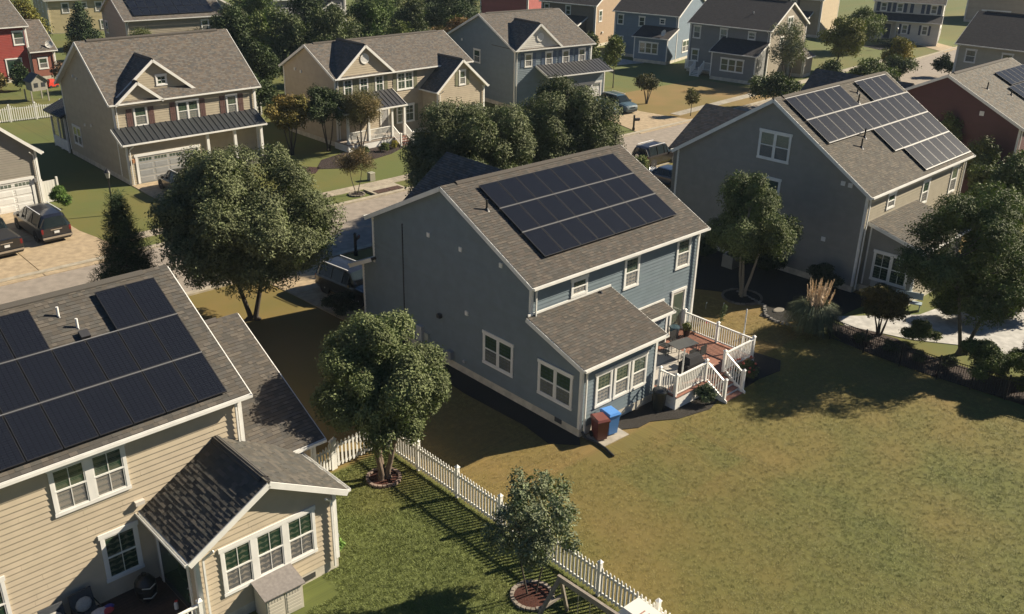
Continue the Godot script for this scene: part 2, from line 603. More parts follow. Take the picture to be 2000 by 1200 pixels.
const CREAM := Color(0.6, 0.55, 0.46)
const DIM := Color(0.04, 0.05, 0.045)
var wins := {}
# A hung window on a wall: u, y its lower left outer corner on that wall; n units side by side. st: curtain colours behind the glass.
func window(h: Node3D, f: Transform3D, u: float, y: float, w: float, ht: float, n := 1, st := {}) -> Node3D:
	var tr := 0.11
	var key := "%.2f_%.2f_%d_%s" % [w, ht, n, str(st)]
	var mu: float = st.get("mull", tr)
	var uw := (w - tr * 2 - mu * (n - 1)) / n
	if not wins.has(key):
		var g := G.new()
		g.col = st.get("trim", WHITE)
		var z := 0.036
		g.box(Vector3(w * 0.5, ht - 0.08, z), Vector3(w + 0.08, 0.16, 0.05))
		g.box(Vector3(w * 0.5, 0.06, z), Vector3(w + 0.04, 0.12, 0.055))
		for i in n + 1:
			var mw := tr if i == 0 or i == n else mu
			g.box(Vector3(tr + i * (uw + mu) - mu * 0.5 if i > 0 and i < n else (tr * 0.5 if i == 0 else w - tr * 0.5), ht * 0.5, z - 0.002), Vector3(mw, ht - 0.02, 0.045))
		var mid := 0.12 + (ht - 0.28) * 0.5
		for i in n:
			var x0 := tr + i * (uw + mu)
			g.box(Vector3(x0 + uw * 0.5, mid, z), Vector3(uw, 0.055, 0.04))
			for sx in [x0 + 0.02, x0 + uw - 0.02]:
				g.box(Vector3(sx, ht * 0.5, z - 0.006), Vector3(0.04, ht - 0.28, 0.03))
			g.box(Vector3(x0 + uw * 0.5, ht - 0.185, z - 0.006), Vector3(uw, 0.05, 0.03))
			g.box(Vector3(x0 + uw * 0.5, 0.145, z - 0.006), Vector3(uw, 0.05, 0.03))
			if st.get("muntin", false):
				g.box(Vector3(x0 + uw * 0.5, ht * 0.5, z - 0.008), Vector3(0.022, ht - 0.3, 0.02))
			if st.get("grid", false):
				g.box(Vector3(x0 + uw * 0.5, (mid + ht - 0.16) * 0.5, z - 0.008), Vector3(uw, 0.022, 0.02))
		var cu := G.new()
		cu.col = st.get("curtain", DIM)
		if st.get("blind", false):  # slatted blind
			cu.quad(Vector3(tr, 0.1, 0.004), Vector3(w - tr, 0.1, 0.004), Vector3(w - tr, ht - 0.1, 0.004), Vector3(tr, ht - 0.1, 0.004))
			var yy := 0.16
			cu.col = Color(0.38, 0.36, 0.28)
			while yy < ht - 0.16:
				for i in n:
					var x0 := tr + i * (uw + mu)
					cu.quad(Vector3(x0 + 0.02, yy, 0.012), Vector3(x0 + uw * 0.82, yy, 0.012), Vector3(x0 + uw * 0.82, yy + 0.022, 0.006), Vector3(x0 + 0.02, yy + 0.022, 0.006))
				yy += 0.052
		else:
			for i in n:
				var x0 := tr + i * (uw + mu)
				var k := 7
				for j in k:
					var za := 0.004 if j % 2 else 0.016
					var zb := 0.016 if j % 2 else 0.004
					cu.quad(Vector3(x0 + uw * j / k, 0.1, za), Vector3(x0 + uw * (j + 1) / k, 0.1, zb), Vector3(x0 + uw * (j + 1) / k, ht - 0.1, zb), Vector3(x0 + uw * j / k, ht - 0.1, za))
		var up := G.new()
		up.box(Vector3(uw * 0.5, 0, 0), Vector3(uw - 0.03, (ht - 0.28) * 0.5 - 0.02, 0.004))
		wins[key] = [g.mesh(M.paint), cu.mesh(M.curtain), up.mesh(M.glass), up.mesh(M.screen)]
	var ms: Array = wins[key]
	var win := inst("window", ms[0], h, f * Transform3D(Basis.IDENTITY, Vector3(u, y, 0.012)))
	inst("curtain", ms[1], win)
	for i in n:
		var x0 := tr + i * (uw + mu)
		inst("pane", ms[2], win, Transform3D(Basis.IDENTITY, Vector3(x0, 0.12 + (ht - 0.28) * 0.75, 0.026)))
		inst("pane", ms[3] if st.get("screened", true) else ms[2], win, Transform3D(Basis.IDENTITY, Vector3(x0, 0.12 + (ht - 0.28) * 0.25, 0.026)))
	return win

func slab(h: Node3D, called: String, f: Transform3D, u: float, y: float, w: float, ht: float, th: float, col: Color, m: Material = null) -> MeshInstance3D:
	var g := G.new()
	g.col = col
	g.box(Vector3(0, ht * 0.5, th * 0.5), Vector3(w, ht, th))
	return part(called, g, m if m else M.paint, h, f * Transform3D(Basis.IDENTITY, Vector3(u + w * 0.5, y, 0.014)))

func shutter(h: Node3D, f: Transform3D, u: float, y: float, w: float, ht: float, col: Color) -> void:
	var g := G.new()
	g.col = col
	for i in 3:
		g.box(Vector3((i + 0.5) * w / 3, ht * 0.5, 0.02), Vector3(w / 3 - 0.012, ht, 0.03))
	for k in [0.08, 0.5, 0.92]:
		g.box(Vector3(w * 0.5, ht * k, 0.04), Vector3(w, 0.09, 0.02))
	part("shutter", g, M.paint, h, f * Transform3D(Basis.IDENTITY, Vector3(u, y, 0.016)))

func door(h: Node3D, f: Transform3D, u: float, y: float, w: float, ht: float, col: Color, glazed := false) -> void:
	var g := G.new()
	g.col = WHITE
	g.box(Vector3(w * 0.5, ht - 0.07, 0.035), Vector3(w + 0.06, 0.14, 0.06))
	for x in [0.06, w - 0.06]:
		g.box(Vector3(x, ht * 0.5, 0.033), Vector3(0.12, ht, 0.05))
	var d := part("door_frame", g, M.paint, h, f * Transform3D(Basis.IDENTITY, Vector3(u, y, 0.012)))
	var l := G.new()
	l.col = col
	l.box(Vector3(w * 0.5, (ht - 0.14) * 0.5, 0.015), Vector3(w - 0.24, ht - 0.14, 0.02))
	part("door", l, M.paint, d)
	if glazed:
		var p := G.new()
		p.box(Vector3(w * 0.5, ht * 0.5, 0.03), Vector3(w - 0.42, ht - 0.55, 0.006))
		part("pane", p, M.glass, d)
	var k := G.new()
	k.ball(Vector3(w - 0.2, 1.0, 0.05), Vector3.ONE * 0.035, 6)
	part("handle", k, M.chrome, d)

func garage_door(h: Node3D, f: Transform3D, u: float, y: float, w: float, ht: float, col := WHITE, lights := true) -> void:
	var g := G.new()
	g.col = WHITE
	g.box(Vector3(w * 0.5, ht + 0.09, 0.035), Vector3(w + 0.5, 0.2, 0.06))
	for x in [-0.09, w + 0.09]:
		g.box(Vector3(x, ht * 0.5, 0.033), Vector3(0.18, ht, 0.05))
	var fr := part("garage_door_frame", g, M.paint, h, f * Transform3D(Basis.IDENTITY, Vector3(u, y, 0.012)))
	var d := G.new()
	d.col = col
	d.box(Vector3(w * 0.5, ht * 0.5, 0.008), Vector3(w, ht, 0.012))
	var dr := part("garage_door", d, M.paint, fr)
	var pg := G.new()
	pg.col = col * 0.97
	pg.taper(Vector3.ZERO, Vector3(w / 4 - 0.14, 0.012, ht / 4 - 0.14), 0.92)
	var pm := pg.mesh(M.paint)
	var lg := G.new()
	for i in 4:
		lg.box(Vector3((i - 1.5) * (w / 4 - 0.2) / 4, 0, 0), Vector3(w / 20 - 0.04, 0.22, 0.006))
	var lm := lg.mesh(M.glass)
	var along := Basis(Vector3.RIGHT, Vector3(0, 0, 1), Vector3.DOWN)
	for i in 4:
		for j in 4:
			if j == 3 and lights:
				inst("garage_pane", lm, fr, Transform3D(Basis.IDENTITY, Vector3((i + 0.5) * w / 4, ht * 0.875, 0.02)))
			else:
				inst("garage_panel", pm, fr, Transform3D(along, Vector3((i + 0.5) * w / 4, (j + 0.5) * ht / 4, 0.0145)))

var panel_mesh := {}
# Solar panels lying on a slope: o the lower left corner of the roof plane, columns from u0 with width pw, rows from s0 with height ph.
func panels(h: Node3D, roof: Transform3D, u0: float, s0: float, cols: int, rows: int, pw: float, ph: float, rails := [], lift := 0.13) -> void:
	var key := "%.2f_%.2f" % [pw, ph]
	if not panel_mesh.has(key):
		var g := G.new()
		var w := pw - 0.032
		var t := ph - 0.05
		var e := 0.03
		for q in [[w * 0.5, e * 0.5, w, e], [w * 0.5, t - e * 0.5, w, e], [e * 0.5, t * 0.5, e, t - 2 * e], [w - e * 0.5, t * 0.5, e, t - 2 * e]]:
			g.box(Vector3(q[0], q[1], 0.0), Vector3(q[2], q[3], 0.045))
		var cg := G.new()
		cg.quv(Vector3(e, e, 0.017), Vector3(w - e, e, 0.017), Vector3(w - e, t - e, 0.017), Vector3(e, t - e, 0.017), Vector2(0, 1), Vector2(1, 1), Vector2(1, 0), Vector2(0, 0))
		cg.quad(Vector3(e, t - e, -0.018), Vector3(w - e, t - e, -0.018), Vector3(w - e, e, -0.018), Vector3(e, e, -0.018))
		var mid := w * 0.5
		panel_mesh[key] = [g.mesh(M.panel_frame), cg.mesh(M.cells), mid]
	var pm: Array = panel_mesh[key]
	for r in rows:
		for k in cols:
			var p := inst("solar_panel", pm[0], h, roof * Transform3D(Basis.IDENTITY, Vector3(u0 + k * pw + 0.016, s0 + r * ph + 0.025, lift)))
			inst("cells", pm[1], p)
	if rails.size():
		for r in rails:
			var g := G.new()
			g.box(Vector3(cols * pw * 0.5, 0, 0), Vector3(cols * pw, 0.034, 0.05))
			part("mounting_rail", g, M.rail, h, roof * Transform3D(Basis.IDENTITY, Vector3(u0, s0 + r * ph, lift - 0.005)))
	for r in rows:  # feet under the array
		var g := G.new()
		var x := 0.4
		while x < cols * pw:
			g.box(Vector3(x, 0.4, -lift * 0.5), Vector3(0.05, 0.06, lift))
			g.box(Vector3(x, ph - 0.4, -lift * 0.5), Vector3(0.05, 0.06, lift))
			x += 1.2
		part("mounting_feet", g, M.black, h, roof * Transform3D(Basis.IDENTITY, Vector3(u0, s0 + r * ph, lift - 0.02)))

func vent_pipe(h: Node3D, p: Vector3, r: float, ht: float, col: Color, flash := true) -> void:
	var g := G.new()
	g.col = col
	g.tube([p - Vector3.UP * 0.1, p + Vector3.UP * ht], [r, r], 8)
	var o := part("vent_pipe", g, M.plastic, h)
	if flash:
		var k := G.new()
		k.col = Color(0.03, 0.03, 0.035)
		k.lathe(p - Vector3.UP * 0.12, [Vector2(0.2, 0), Vector2(0.13, 0.1), Vector2(r + 0.01, 0.22)], 8)
		part("flashing", k, M.plastic, o)

func dish(h: Node3D, p: Vector3, face: Vector3, r := 0.36) -> void:
	var z := face.normalized()
	var x := Vector3.UP.cross(z).normalized()
	var b := Basis(x, z.cross(x), z)
	var g := G.new()
	g.col = Color(0.62, 0.6, 0.55)
	g.lathe(Vector3.ZERO, [Vector2(0.01, 0), Vector2(r * 0.6, 0.035), Vector2(r, 0.1), Vector2(r * 0.98, 0.11), Vector2(r * 0.6, 0.05), Vector2(0.01, 0.015)], 16)
	var o := part("satellite_dish", g, M.paint, h, Transform3D(b * Basis(Vector3.RIGHT, PI / 2), p))
	var a := G.new()
	a.col = Color(0.3, 0.3, 0.3)
	a.tube([Vector3(0, -0.3, 0.1), Vector3(0, 0.15, 0), Vector3(0, 0, 0)], [0.025, 0.025, 0.025], 5)
	a.tube([Vector3(0, 0.02, -r), Vector3(0, 0.42, -r * 0.2)], [0.015, 0.015], 5)
	a.box(Vector3(0, 0.45, -r * 0.15), Vector3(0.07, 0.1, 0.07))
	part("dish_arm", a, M.paint, o)

# ---- plants
var sprigs := {}
func sprig(kind: String) -> ArrayMesh:
	if sprigs.has(kind):
		return sprigs[kind]
	var g := G.new()
	rng.seed = 99 + kind.hash() % 1000
	var k := 8
	var ln := 0.15
	var wd := 0.085
	var spread := 0.24
	if kind == "fine":
		k = 12; ln = 0.13; wd = 0.035; spread = 0.26
	elif kind == "needle":
		k = 14; ln = 0.22; wd = 0.022; spread = 0.2
	elif kind == "far":
		k = 6; ln = 0.27; wd = 0.17; spread = 0.34
	elif kind == "small":
		k = 9; ln = 0.09; wd = 0.05; spread = 0.16
	for i in k:
		var a := TAU * i / k + rng.randf_range(-0.4, 0.4)
		var out := Vector3(cos(a), rng.randf_range(-0.5, 0.7), sin(a)).normalized()
		var p := Vector3(0, rng.randf_range(-0.5, 0.5) * spread, 0) + out * rng.randf_range(0.1, 0.6) * spread
		var d := (out + Vector3(0, rng.randf_range(-0.5, 0.3), 0)).normalized()
		var s := d.cross(Vector3(rng.randf_range(-1, 1), 1.2, rng.randf_range(-1, 1))).normalized() * wd * 0.5
		var up := s.cross(d).normalized() * wd * 0.18
		var t := p + d * ln * rng.randf_range(0.8, 1.2)
		var m := p + d * ln * 0.45
		var f := rng.randf_range(0.8, 1.2)
		g.col = Color(f, f, f)
		g.tri(p, m + s + up, t)
		g.tri(p, t, m - s + up)
	sprigs[kind] = g.mesh(M.leaf)
	return sprigs[kind]

func leaves(called: String, parent: Node3D, mesh: Mesh, rows: PackedFloat32Array) -> MultiMeshInstance3D:
	var mm := MultiMesh.new()
	mm.transform_format = MultiMesh.TRANSFORM_3D
	mm.use_colors = true
	mm.mesh = mesh
	mm.instance_count = rows.size() / 16
	mm.buffer = rows
	var o := MultiMeshInstance3D.new()
	o.multimesh = mm
	o.name = numbered(parent, called)
	parent.add_child(o)
	o.set_meta("kind", "stuff")
	return o

func row(rows: PackedFloat32Array, b: Basis, p: Vector3, c: Color) -> void:
	rows.append_array(PackedFloat32Array([b.x.x, b.y.x, b.z.x, p.x, b.x.y, b.y.y, b.z.y, p.y, b.x.z, b.y.z, b.z.z, p.z, c.r, c.g, c.b, 1.0]))

func unit() -> Vector3:
	var z := rng.randf_range(-1, 1)
	var a := rng.randf() * TAU
	var r := sqrt(1 - z * z)
	return Vector3(r * cos(a), z, r * sin(a))

# o: col, kind (sprig), low (share of the height that is bare), n (sprigs), clumps, trunks, bark, shape (round, cone, vase, oval), size (of a sprig), tint (a second leaf colour), girth
func tree(called: String, label: String, at: Vector3, ht: float, wd: float, o := {}) -> Node3D:
	var t := thing(called, label, o.get("category", "tree"), at, 0.0, o.get("group", ""))
	rng.seed = int(absf(at.x * 73 + at.z * 19)) + 5
	var low: float = o.get("low", 0.2) * ht
	var shape: String = o.get("shape", "round")
	var col: Color = o.get("col", Color(0.055, 0.075, 0.03))
	var tint: Color = o.get("tint", col * 1.25)
	var size: float = o.get("size", 1.0)
	var bark: Color = o.get("bark", Color(0.11, 0.09, 0.07))
	var nt: int = o.get("trunks", 1)
	var cl: int = o.get("clumps", 16)
	var cc := Vector3(0, (low + ht) * 0.5, 0)
	var rr := Vector3(wd * 0.5, (ht - low) * 0.5, wd * 0.5)
	var centres := []
	var radii := []
	for i in cl:
		var d := unit()
		if d.y < -0.3: d.y *= 0.6
		var k := lerpf(0.25, 1.02 - 0.24 * o.get("tight", 1.0), sqrt(rng.randf()))
		var p := d * k
		var cr: float = rng.randf_range(0.24, 0.4) * o.get("tight", 1.0)
		if shape == "cone":
			var y := float(i) / cl
			var a := i * 2.4
			var rad := (1.0 - y) * 0.72 * rng.randf_range(0.6, 1.0)
			p = Vector3(cos(a) * rad, y * 1.9 - 0.9, sin(a) * rad)
			cr = lerpf(0.36, 0.12, y)
		elif shape == "vase":
			p.x *= lerpf(0.55, 1.0, clampf(p.y + 0.6, 0, 1))
			p.z *= lerpf(0.55, 1.0, clampf(p.y + 0.6, 0, 1))
		elif shape == "oval":
			p.x *= 1.0 - 0.3 * maxf(p.y, 0)
			p.z *= 1.0 - 0.3 * maxf(p.y, 0)
		centres.append(p)
		radii.append(cr)
	if shape != "cone":
		centres[0] = Vector3(0, 0.62, 0)
		centres[1] = Vector3(0.05, 0, 0)
		radii[1] = 0.5
	# trunk and limbs
	var girth: float = o.get("girth", 0.02 * ht + 0.02)
	if o.get("wood", true):
		for k in nt:
			var g := G.new()
			g.col = bark * rng.randf_range(0.85, 1.1)
			var a := TAU * k / nt + 0.7
			var lean := Vector3(cos(a), 0, sin(a)) * (0.0 if nt == 1 else 1.0)
			var r0 := girth * (1.0 if nt == 1 else 0.62)
			var fork := Vector3(0, low * 0.85, 0) + lean * (0.12 + low * 0.16)
			var tip := Vector3(0, lerpf(low, ht, 0.72), 0) + lean * wd * 0.2
			g.tube([lean * 0.1 * girth / 0.1 - Vector3.UP * 0.05, lean * 0.14 + Vector3(0, low * 0.3, 0), fork, (fork + tip) * 0.5 + unit() * 0.1, tip], [r0 * 1.35, r0, r0 * 0.85, r0 * 0.5, r0 * 0.12], 8)
			var tr := part("trunk", g, M.bark, t)
			for j in range(k, mini(cl, 24), nt):
				var p: Vector3 = cc + centres[j] * rr
				var b := fork.lerp(tip, clampf((p.y - fork.y) / maxf(tip.y - fork.y, 0.1) * 0.7, 0.0, 0.9))
				var lg := G.new()
				lg.col = g.col
				lg.tube([b, b.lerp(p, 0.5) + Vector3(0, -0.06 * wd * 0.3, 0) + unit() * 0.08, p], [r0 * 0.42, r0 * 0.25, r0 * 0.07], 5, false)
				part("limb", lg, M.bark, tr)
	# leaves
	var n: int = o.get("n", int(90 * wd * (ht - low) / size / size))
	var rows := PackedFloat32Array()
	var droop: float = o.get("droop", 0.0)
	var tw := 0.0
	for q in radii:
		tw += q * q
	for i in cl:
		var c: Vector3 = centres[i]
		var q: float = radii[i]
		var shade := rng.randf_range(0.82, 1.15)
		var mixed := rng.randf()
		for j in int(n * q * q / tw):
			var d := unit()
			if d.y < -0.2 and rng.randf() < 0.45: d.y = -d.y
			var off := d * q * pow(rng.randf(), 0.5) * 1.06
			var p := cc + (c + off) * rr
			if p.y < low * 0.75 or p.y < 0.05: continue
			var up := (d + Vector3(0, 0.5 - droop * 1.8, 0) + unit() * 0.7).normalized()
			var x := up.cross(unit()).normalized()
			var s := size * rng.randf_range(0.7, 1.25)
			var cf := 1.22 * shade * rng.randf_range(0.62, 1.38)
			row(rows, Basis(x, up, x.cross(up)).scaled(Vector3.ONE * s), p, col.lerp(tint, clampf(mixed * 0.7 + rng.randf() * 0.4, 0, 1)) * cf)
	leaves("crown", t, sprig(o.get("kind", "leaf")), rows)
	return t

func bush(called: String, label: String, at: Vector3, ht: float, wd: float, o := {}) -> Node3D:
	o.merge({"low": 0.02, "wood": false, "kind": "small", "category": "shrub", "clumps": 12, "n": int(700 * wd * maxf(ht, 0.5) * 0.8)})
	return tree(called, label, at, ht, wd, o)

func ring_bed(called: String, label: String, at: Vector3, r: float, col: Color, edge: Color, stones: int) -> void:
	var t := thing(called, label, "tree ring", at)
	var g := G.new()
	g.col = col
	g.lathe(Vector3.ZERO, [Vector2(r, 0.0), Vector2(r * 0.93, 0.045), Vector2(r * 0.5, 0.09), Vector2(0.01, 0.12)], 22)
	part("mulch", g, M.mulch, t)
	rng.seed = int(absf(at.x * 17 + at.z * 7))
	for i in stones:
		var a := TAU * (i + 0.5) / stones
		var s := G.new()
		s.col = edge * rng.randf_range(0.75, 1.2)
		var l := TAU * r / stones
		s.taper(Vector3.ZERO, Vector3(l * 0.93, rng.randf_range(0.09, 0.13), 0.13), 0.9)
		part("stone", s, M.concrete, t, Transform3D(Basis(Vector3.UP, -a + PI / 2 + rng.randf_range(-0.06, 0.06)), Vector3(cos(a), 0, sin(a)) * (r + 0.03)))

# ---- vehicles: x runs to the front. kind: suv, big, sedan, pickup
func car(called: String, label: String, at: Vector3, turn: float, kind: String, L: float, W: float, H: float, col: Color, group := "") -> Node3D:
	var t := thing(called, label, "car", at, turn, group)
	if kind == "pickup": t.set_meta("category", "pickup truck")
	var wh := 0.36 if kind != "sedan" else 0.33
	var belt := H * (0.6 if kind != "sedan" else 0.64)
	var hood := belt - 0.04
	# stations from the rear: x, belt height, roof height (or -1), half width at the roof, share of body width
	var st := []
	if kind == "sedan":
		st = [[0.0, 0.86, -1, 0, 0.82], [0.05, 0.97, -1, 0, 0.93], [0.18, 0.99, -1, 0, 0.98], [0.32, 0.98, 0.98, 0.72, 1.0], [0.46, 0.97, 1.0, 0.74, 1.0], [0.58, 0.97, 0.97, 0.72, 1.0], [0.72, 0.96, -1, 0, 0.99], [0.9, 0.88, -1, 0, 0.93], [0.97, 0.78, -1, 0, 0.84], [1.0, 0.66, -1, 0, 0.72]]
	elif kind == "pickup":
		st = [[0.0, 0.98, -1, 0, 0.96], [0.02, 1.0, -1, 0, 1.0], [0.4, 1.0, -1, 0, 1.0], [0.42, 1.0, 0.97, 0.74, 1.0], [0.5, 1.0, 1.0, 0.76, 1.0], [0.62, 1.0, 0.99, 0.75, 1.0], [0.72, 1.0, -1, 0, 1.0], [0.95, 0.95, -1, 0, 0.97], [0.99, 0.85, -1, 0, 0.92], [1.0, 0.7, -1, 0, 0.88]]
	else:
		st = [[0.0, 0.9, -1, 0, 0.9], [0.025, 1.0, 0.92, 0.6, 0.97], [0.08, 1.0, 0.985, 0.68, 1.0], [0.3, 1.0, 1.0, 0.7, 1.0], [0.5, 0.99, 1.0, 0.7, 1.0], [0.6, 0.98, 0.965, 0.67, 1.0], [0.73, 0.97, -1, 0, 1.0], [0.9, 0.91, -1, 0, 0.95], [0.975, 0.8, -1, 0, 0.86], [1.0, 0.62, -1, 0, 0.76]]
	var rings := []
	for s in st:
		var w: float = W * 0.5 * s[4]
		var b: float = belt * s[1]
		var x: float = (s[0] - 0.5) * L
		var roofed: bool = s[2] > 0
		var rt: float = H * s[2] if roofed else b + 0.05
		var rw: float = W * 0.5 * s[3] if roofed else w * 0.82
		rings.append([Vector3(x, 0.24, 0), Vector3(x, 0.22, w * 0.9), Vector3(x, 0.42, w), Vector3(x, b - 0.12, w), Vector3(x, b, w * 0.95), Vector3(x, rt - 0.05, rw), Vector3(x, rt, rw * 0.84), Vector3(x, rt + 0.015, 0)])
	var body := G.new()
	body.col = col
	var glass := G.new()
	for i in rings.size() - 1:
		var ra: bool = st[i][2] > 0
		var rb: bool = st[i + 1][2] > 0
		for j in 7:
			var win := false
			if ra and rb and j == 4: win = true
			if ra != rb and j >= 4 and not (kind == "pickup" and not ra): win = true
			if kind == "pickup" and not ra and rb and j >= 4: win = true
			var g := glass if win else body
			var a: Vector3 = rings[i][j]
			var b: Vector3 = rings[i + 1][j]
			var c: Vector3 = rings[i + 1][j + 1]
			var d: Vector3 = rings[i][j + 1]
			g.quad(a, b, c, d)
			var f := Vector3(1, 1, -1)
			g.quad(d * f, c * f, b * f, a * f)
	for e in [0, rings.size() - 1]:
		var r: Array = rings[e]
		for j in range(1, 6):
			var f := Vector3(1, 1, -1)
			var q := [r[j], r[j + 1], r[j + 1] * f, r[j] * f]
			if e == 0: body.quad(q[0], q[1], q[2], q[3])
			else: body.quad(q[3], q[2], q[1], q[0])
	part("body", body, M.car_paint, t)
	part("window_glass", glass, M.car_glass, t)
	var inner := G.new()  # dark cabin behind the glass
	inner.col = Color(0.02, 0.02, 0.022)
	inner.taper(Vector3(-L * (0.12 if kind != "pickup" else -0.05), belt - 0.3, 0), Vector3(L * (0.55 if kind != "pickup" else 0.26), H - belt + 0.2, W * 0.84), 0.72)
	part("cabin", inner, M.cloth, t)
	var pil := G.new()  # pillars between the side windows
	pil.col = col * 0.5
	for i in range(1, st.size() - 1):
		if st[i][2] > 0:
			for s in [1.0, -1.0]:
				var f := Vector3(1, 1, s)
				pil.beam(rings[i][4] * f, rings[i][5] * f, 0.06, 0.05, Vector3.RIGHT)
	part("pillars", pil, M.car_paint, t)
	if kind == "pickup":
		var bed := G.new()
		bed.col = Color(0.02, 0.02, 0.022)
		bed.box(Vector3(-L * 0.3, belt + 0.055, 0), Vector3(L * 0.36, 0.02, W * 0.78))
		part("bed_cover", bed, M.rubber, t)
	var tyre := G.new()
	var out := Basis(Vector3.RIGHT, PI / 2)
	tyre.lathe(Vector3(0, -0.11, 0), [Vector2(wh * 0.6, 0), Vector2(wh * 0.93, 0.0), Vector2(wh, 0.04), Vector2(wh, 0.18), Vector2(wh * 0.93, 0.22), Vector2(wh * 0.6, 0.22)], 18)
	var rim := G.new()
	rim.col = Color(0.4, 0.4, 0.42)
	for i in 6:
		rim.beam(Vector3(0, 0.1, 0), Vector3(cos(TAU * i / 6), 0.1 / 0.58 / wh * 0.6, sin(TAU * i / 6)) * wh * 0.58, 0.07, 0.03)
	rim.lathe(Vector3.ZERO, [Vector2(wh * 0.62, -0.1), Vector2(wh * 0.62, 0.11), Vector2(wh * 0.54, 0.1), Vector2(wh * 0.54, 0.02), Vector2(0.02, 0.02)], 18)
	var tm := tyre.mesh(M.rubber)
	var rmesh := rim.mesh(M.metal)
	for x in [-0.31, 0.31]:
		for s in [1.0, -1.0]:
			var arch := G.new()
			arch.col = Color(0.01, 0.01, 0.01)
			arch.lathe(Vector3.ZERO, [Vector2(0.02, 0.0), Vector2(wh * 1.16, 0.0), Vector2(wh * 1.16, 0.02), Vector2(0.02, 0.02)], 18)
			var bs := Basis(Vector3.RIGHT, s * PI / 2)
			part("wheel_arch", arch, M.rubber, t, Transform3D(bs, Vector3(x * L, wh * 1.04, s * (W * 0.5 - 0.012))))
			var w := inst("wheel", tm, t, Transform3D(bs, Vector3(x * L, wh, s * (W * 0.5 - 0.1))))
			inst("rim", rmesh, w)
	for s in [1.0, -1.0]:
		var hl := G.new()
		hl.taper(Vector3.ZERO, Vector3(0.34, 0.16, 0.3), 0.8)
		part("headlight", hl, solid(0.62, 0.64, 0.66, 0.15), t, Transform3D(Basis(Vector3.UP, -s * 0.5), Vector3(L * 0.5 - 0.24, belt * 0.66, s * W * 0.335)))
		var tl := G.new()
		tl.box(Vector3.ZERO, Vector3(0.1, 0.3 if kind != "sedan" else 0.15, 0.13))
		part("tail_light", tl, solid(0.16, 0.01, 0.012, 0.2), t, Transform3D(Basis.IDENTITY, Vector3(-L * 0.5 + 0.04, belt * 0.8, s * W * 0.43)))
		var mi := G.new()
		mi.col = col
		mi.taper(Vector3(L * 0.17, belt + 0.0, s * (W * 0.5 + 0.07)), Vector3(0.14, 0.16, 0.18), 0.85)
		part("mirror", mi, M.car_paint, t)
		if kind != "sedan" and kind != "pickup":
			var rr := G.new()
			rr.beam(Vector3(-L * 0.4, H + 0.05, s * W * 0.33), Vector3(L * 0.06, H + 0.05, s * W * 0.33), 0.04, 0.04)
			part("roof_rail", rr, M.metal, t)
	var bp := G.new()
	bp.col = Color(0.03, 0.03, 0.03)
	bp.box(Vector3(-L * 0.5 + 0.02, 0.42, 0), Vector3(0.16, 0.2, W * 0.9))
	bp.box(Vector3(L * 0.5 - 0.06, 0.36, 0), Vector3(0.14, 0.16, W * 0.7))
	bp.box(Vector3(L * 0.5 - 0.03, belt * 0.62, 0), Vector3(0.06, 0.18, W * 0.4))
	part("bumper", bp, M.plastic, t)
	var chrome := G.new()
	chrome.box(Vector3(-L * 0.5 - 0.03, belt * 0.84, 0), Vector3(0.03, 0.07, W * 0.36))
	if kind in ["pickup", "big"]:
		chrome.box(Vector3(-L * 0.5 - 0.07, 0.46, 0), Vector3(0.1, 0.13, W * 0.92))
	part("trim", chrome, M.chrome, t)
	var pl := G.new()
	pl.box(Vector3(-L * 0.5 - 0.04, belt * 0.68, 0), Vector3(0.03, 0.15, 0.32))
	part("number_plate", pl, solid(0.6, 0.6, 0.58), t)
	return t

# ---- fences
func picket_fence(label: String, a: Vector3, b: Vector3, group := "", skip_last := false, scallop := 0.0, ht := 1.26, step := 0.165) -> void:
	var l := a.distance_to(b)
	var t := thing("picket_fence", label, "fence", a, atan2(-(b - a).z, (b - a).x), group)
	var bays := maxi(1, roundi(l / 2.5))
	var pg := G.new()
	pg.col = WHITE
	pg.taper(Vector3.ZERO, Vector3(0.13, ht + 0.12, 0.13), 1.0)
	pg.taper(Vector3(0, ht + 0.12, 0), Vector3(0.17, 0.03, 0.17), 1.0)
	pg.taper(Vector3(0, ht + 0.15, 0), Vector3(0.15, 0.1, 0.15), 0.1)
	var pm := pg.mesh(M.vinyl)
	var kg := G.new()
	kg.col = WHITE
	kg.taper(Vector3(0, 0.08, 0), Vector3(0.085, ht - 0.14, 0.024), 1.0)
	kg.taper(Vector3(0, ht - 0.06, 0), Vector3(0.085, 0.06, 0.024), 0.15, 1.0)
	var km := kg.mesh(M.vinyl)
	for i in bays + 1:
		if not (skip_last and i == bays):
			inst("post", pm, t, Transform3D(Basis.IDENTITY, Vector3(l * i / bays, 0, 0)))
	for i in bays:
		var x0 := l * i / bays + 0.065
		var x1 := l * (i + 1) / bays - 0.065
		for y in [0.17, ht - 0.24]:
			var rg := G.new()
			rg.col = WHITE
			rg.box(Vector3((x0 + x1) * 0.5, y, 0.0), Vector3(x1 - x0, 0.09, 0.04))
			part("rail", rg, M.vinyl, t)
		var n := roundi((x1 - x0) / step)
		for k in n:
			var f := (k + 0.5) / n
			var s := 1.0 + scallop * (4.0 * (f - 0.5) * (f - 0.5) - 0.5)
			inst("picket", km, t, Transform3D(Basis.from_scale(Vector3(1, s, 1)), Vector3(lerpf(x0, x1, f), 0, 0.034)))

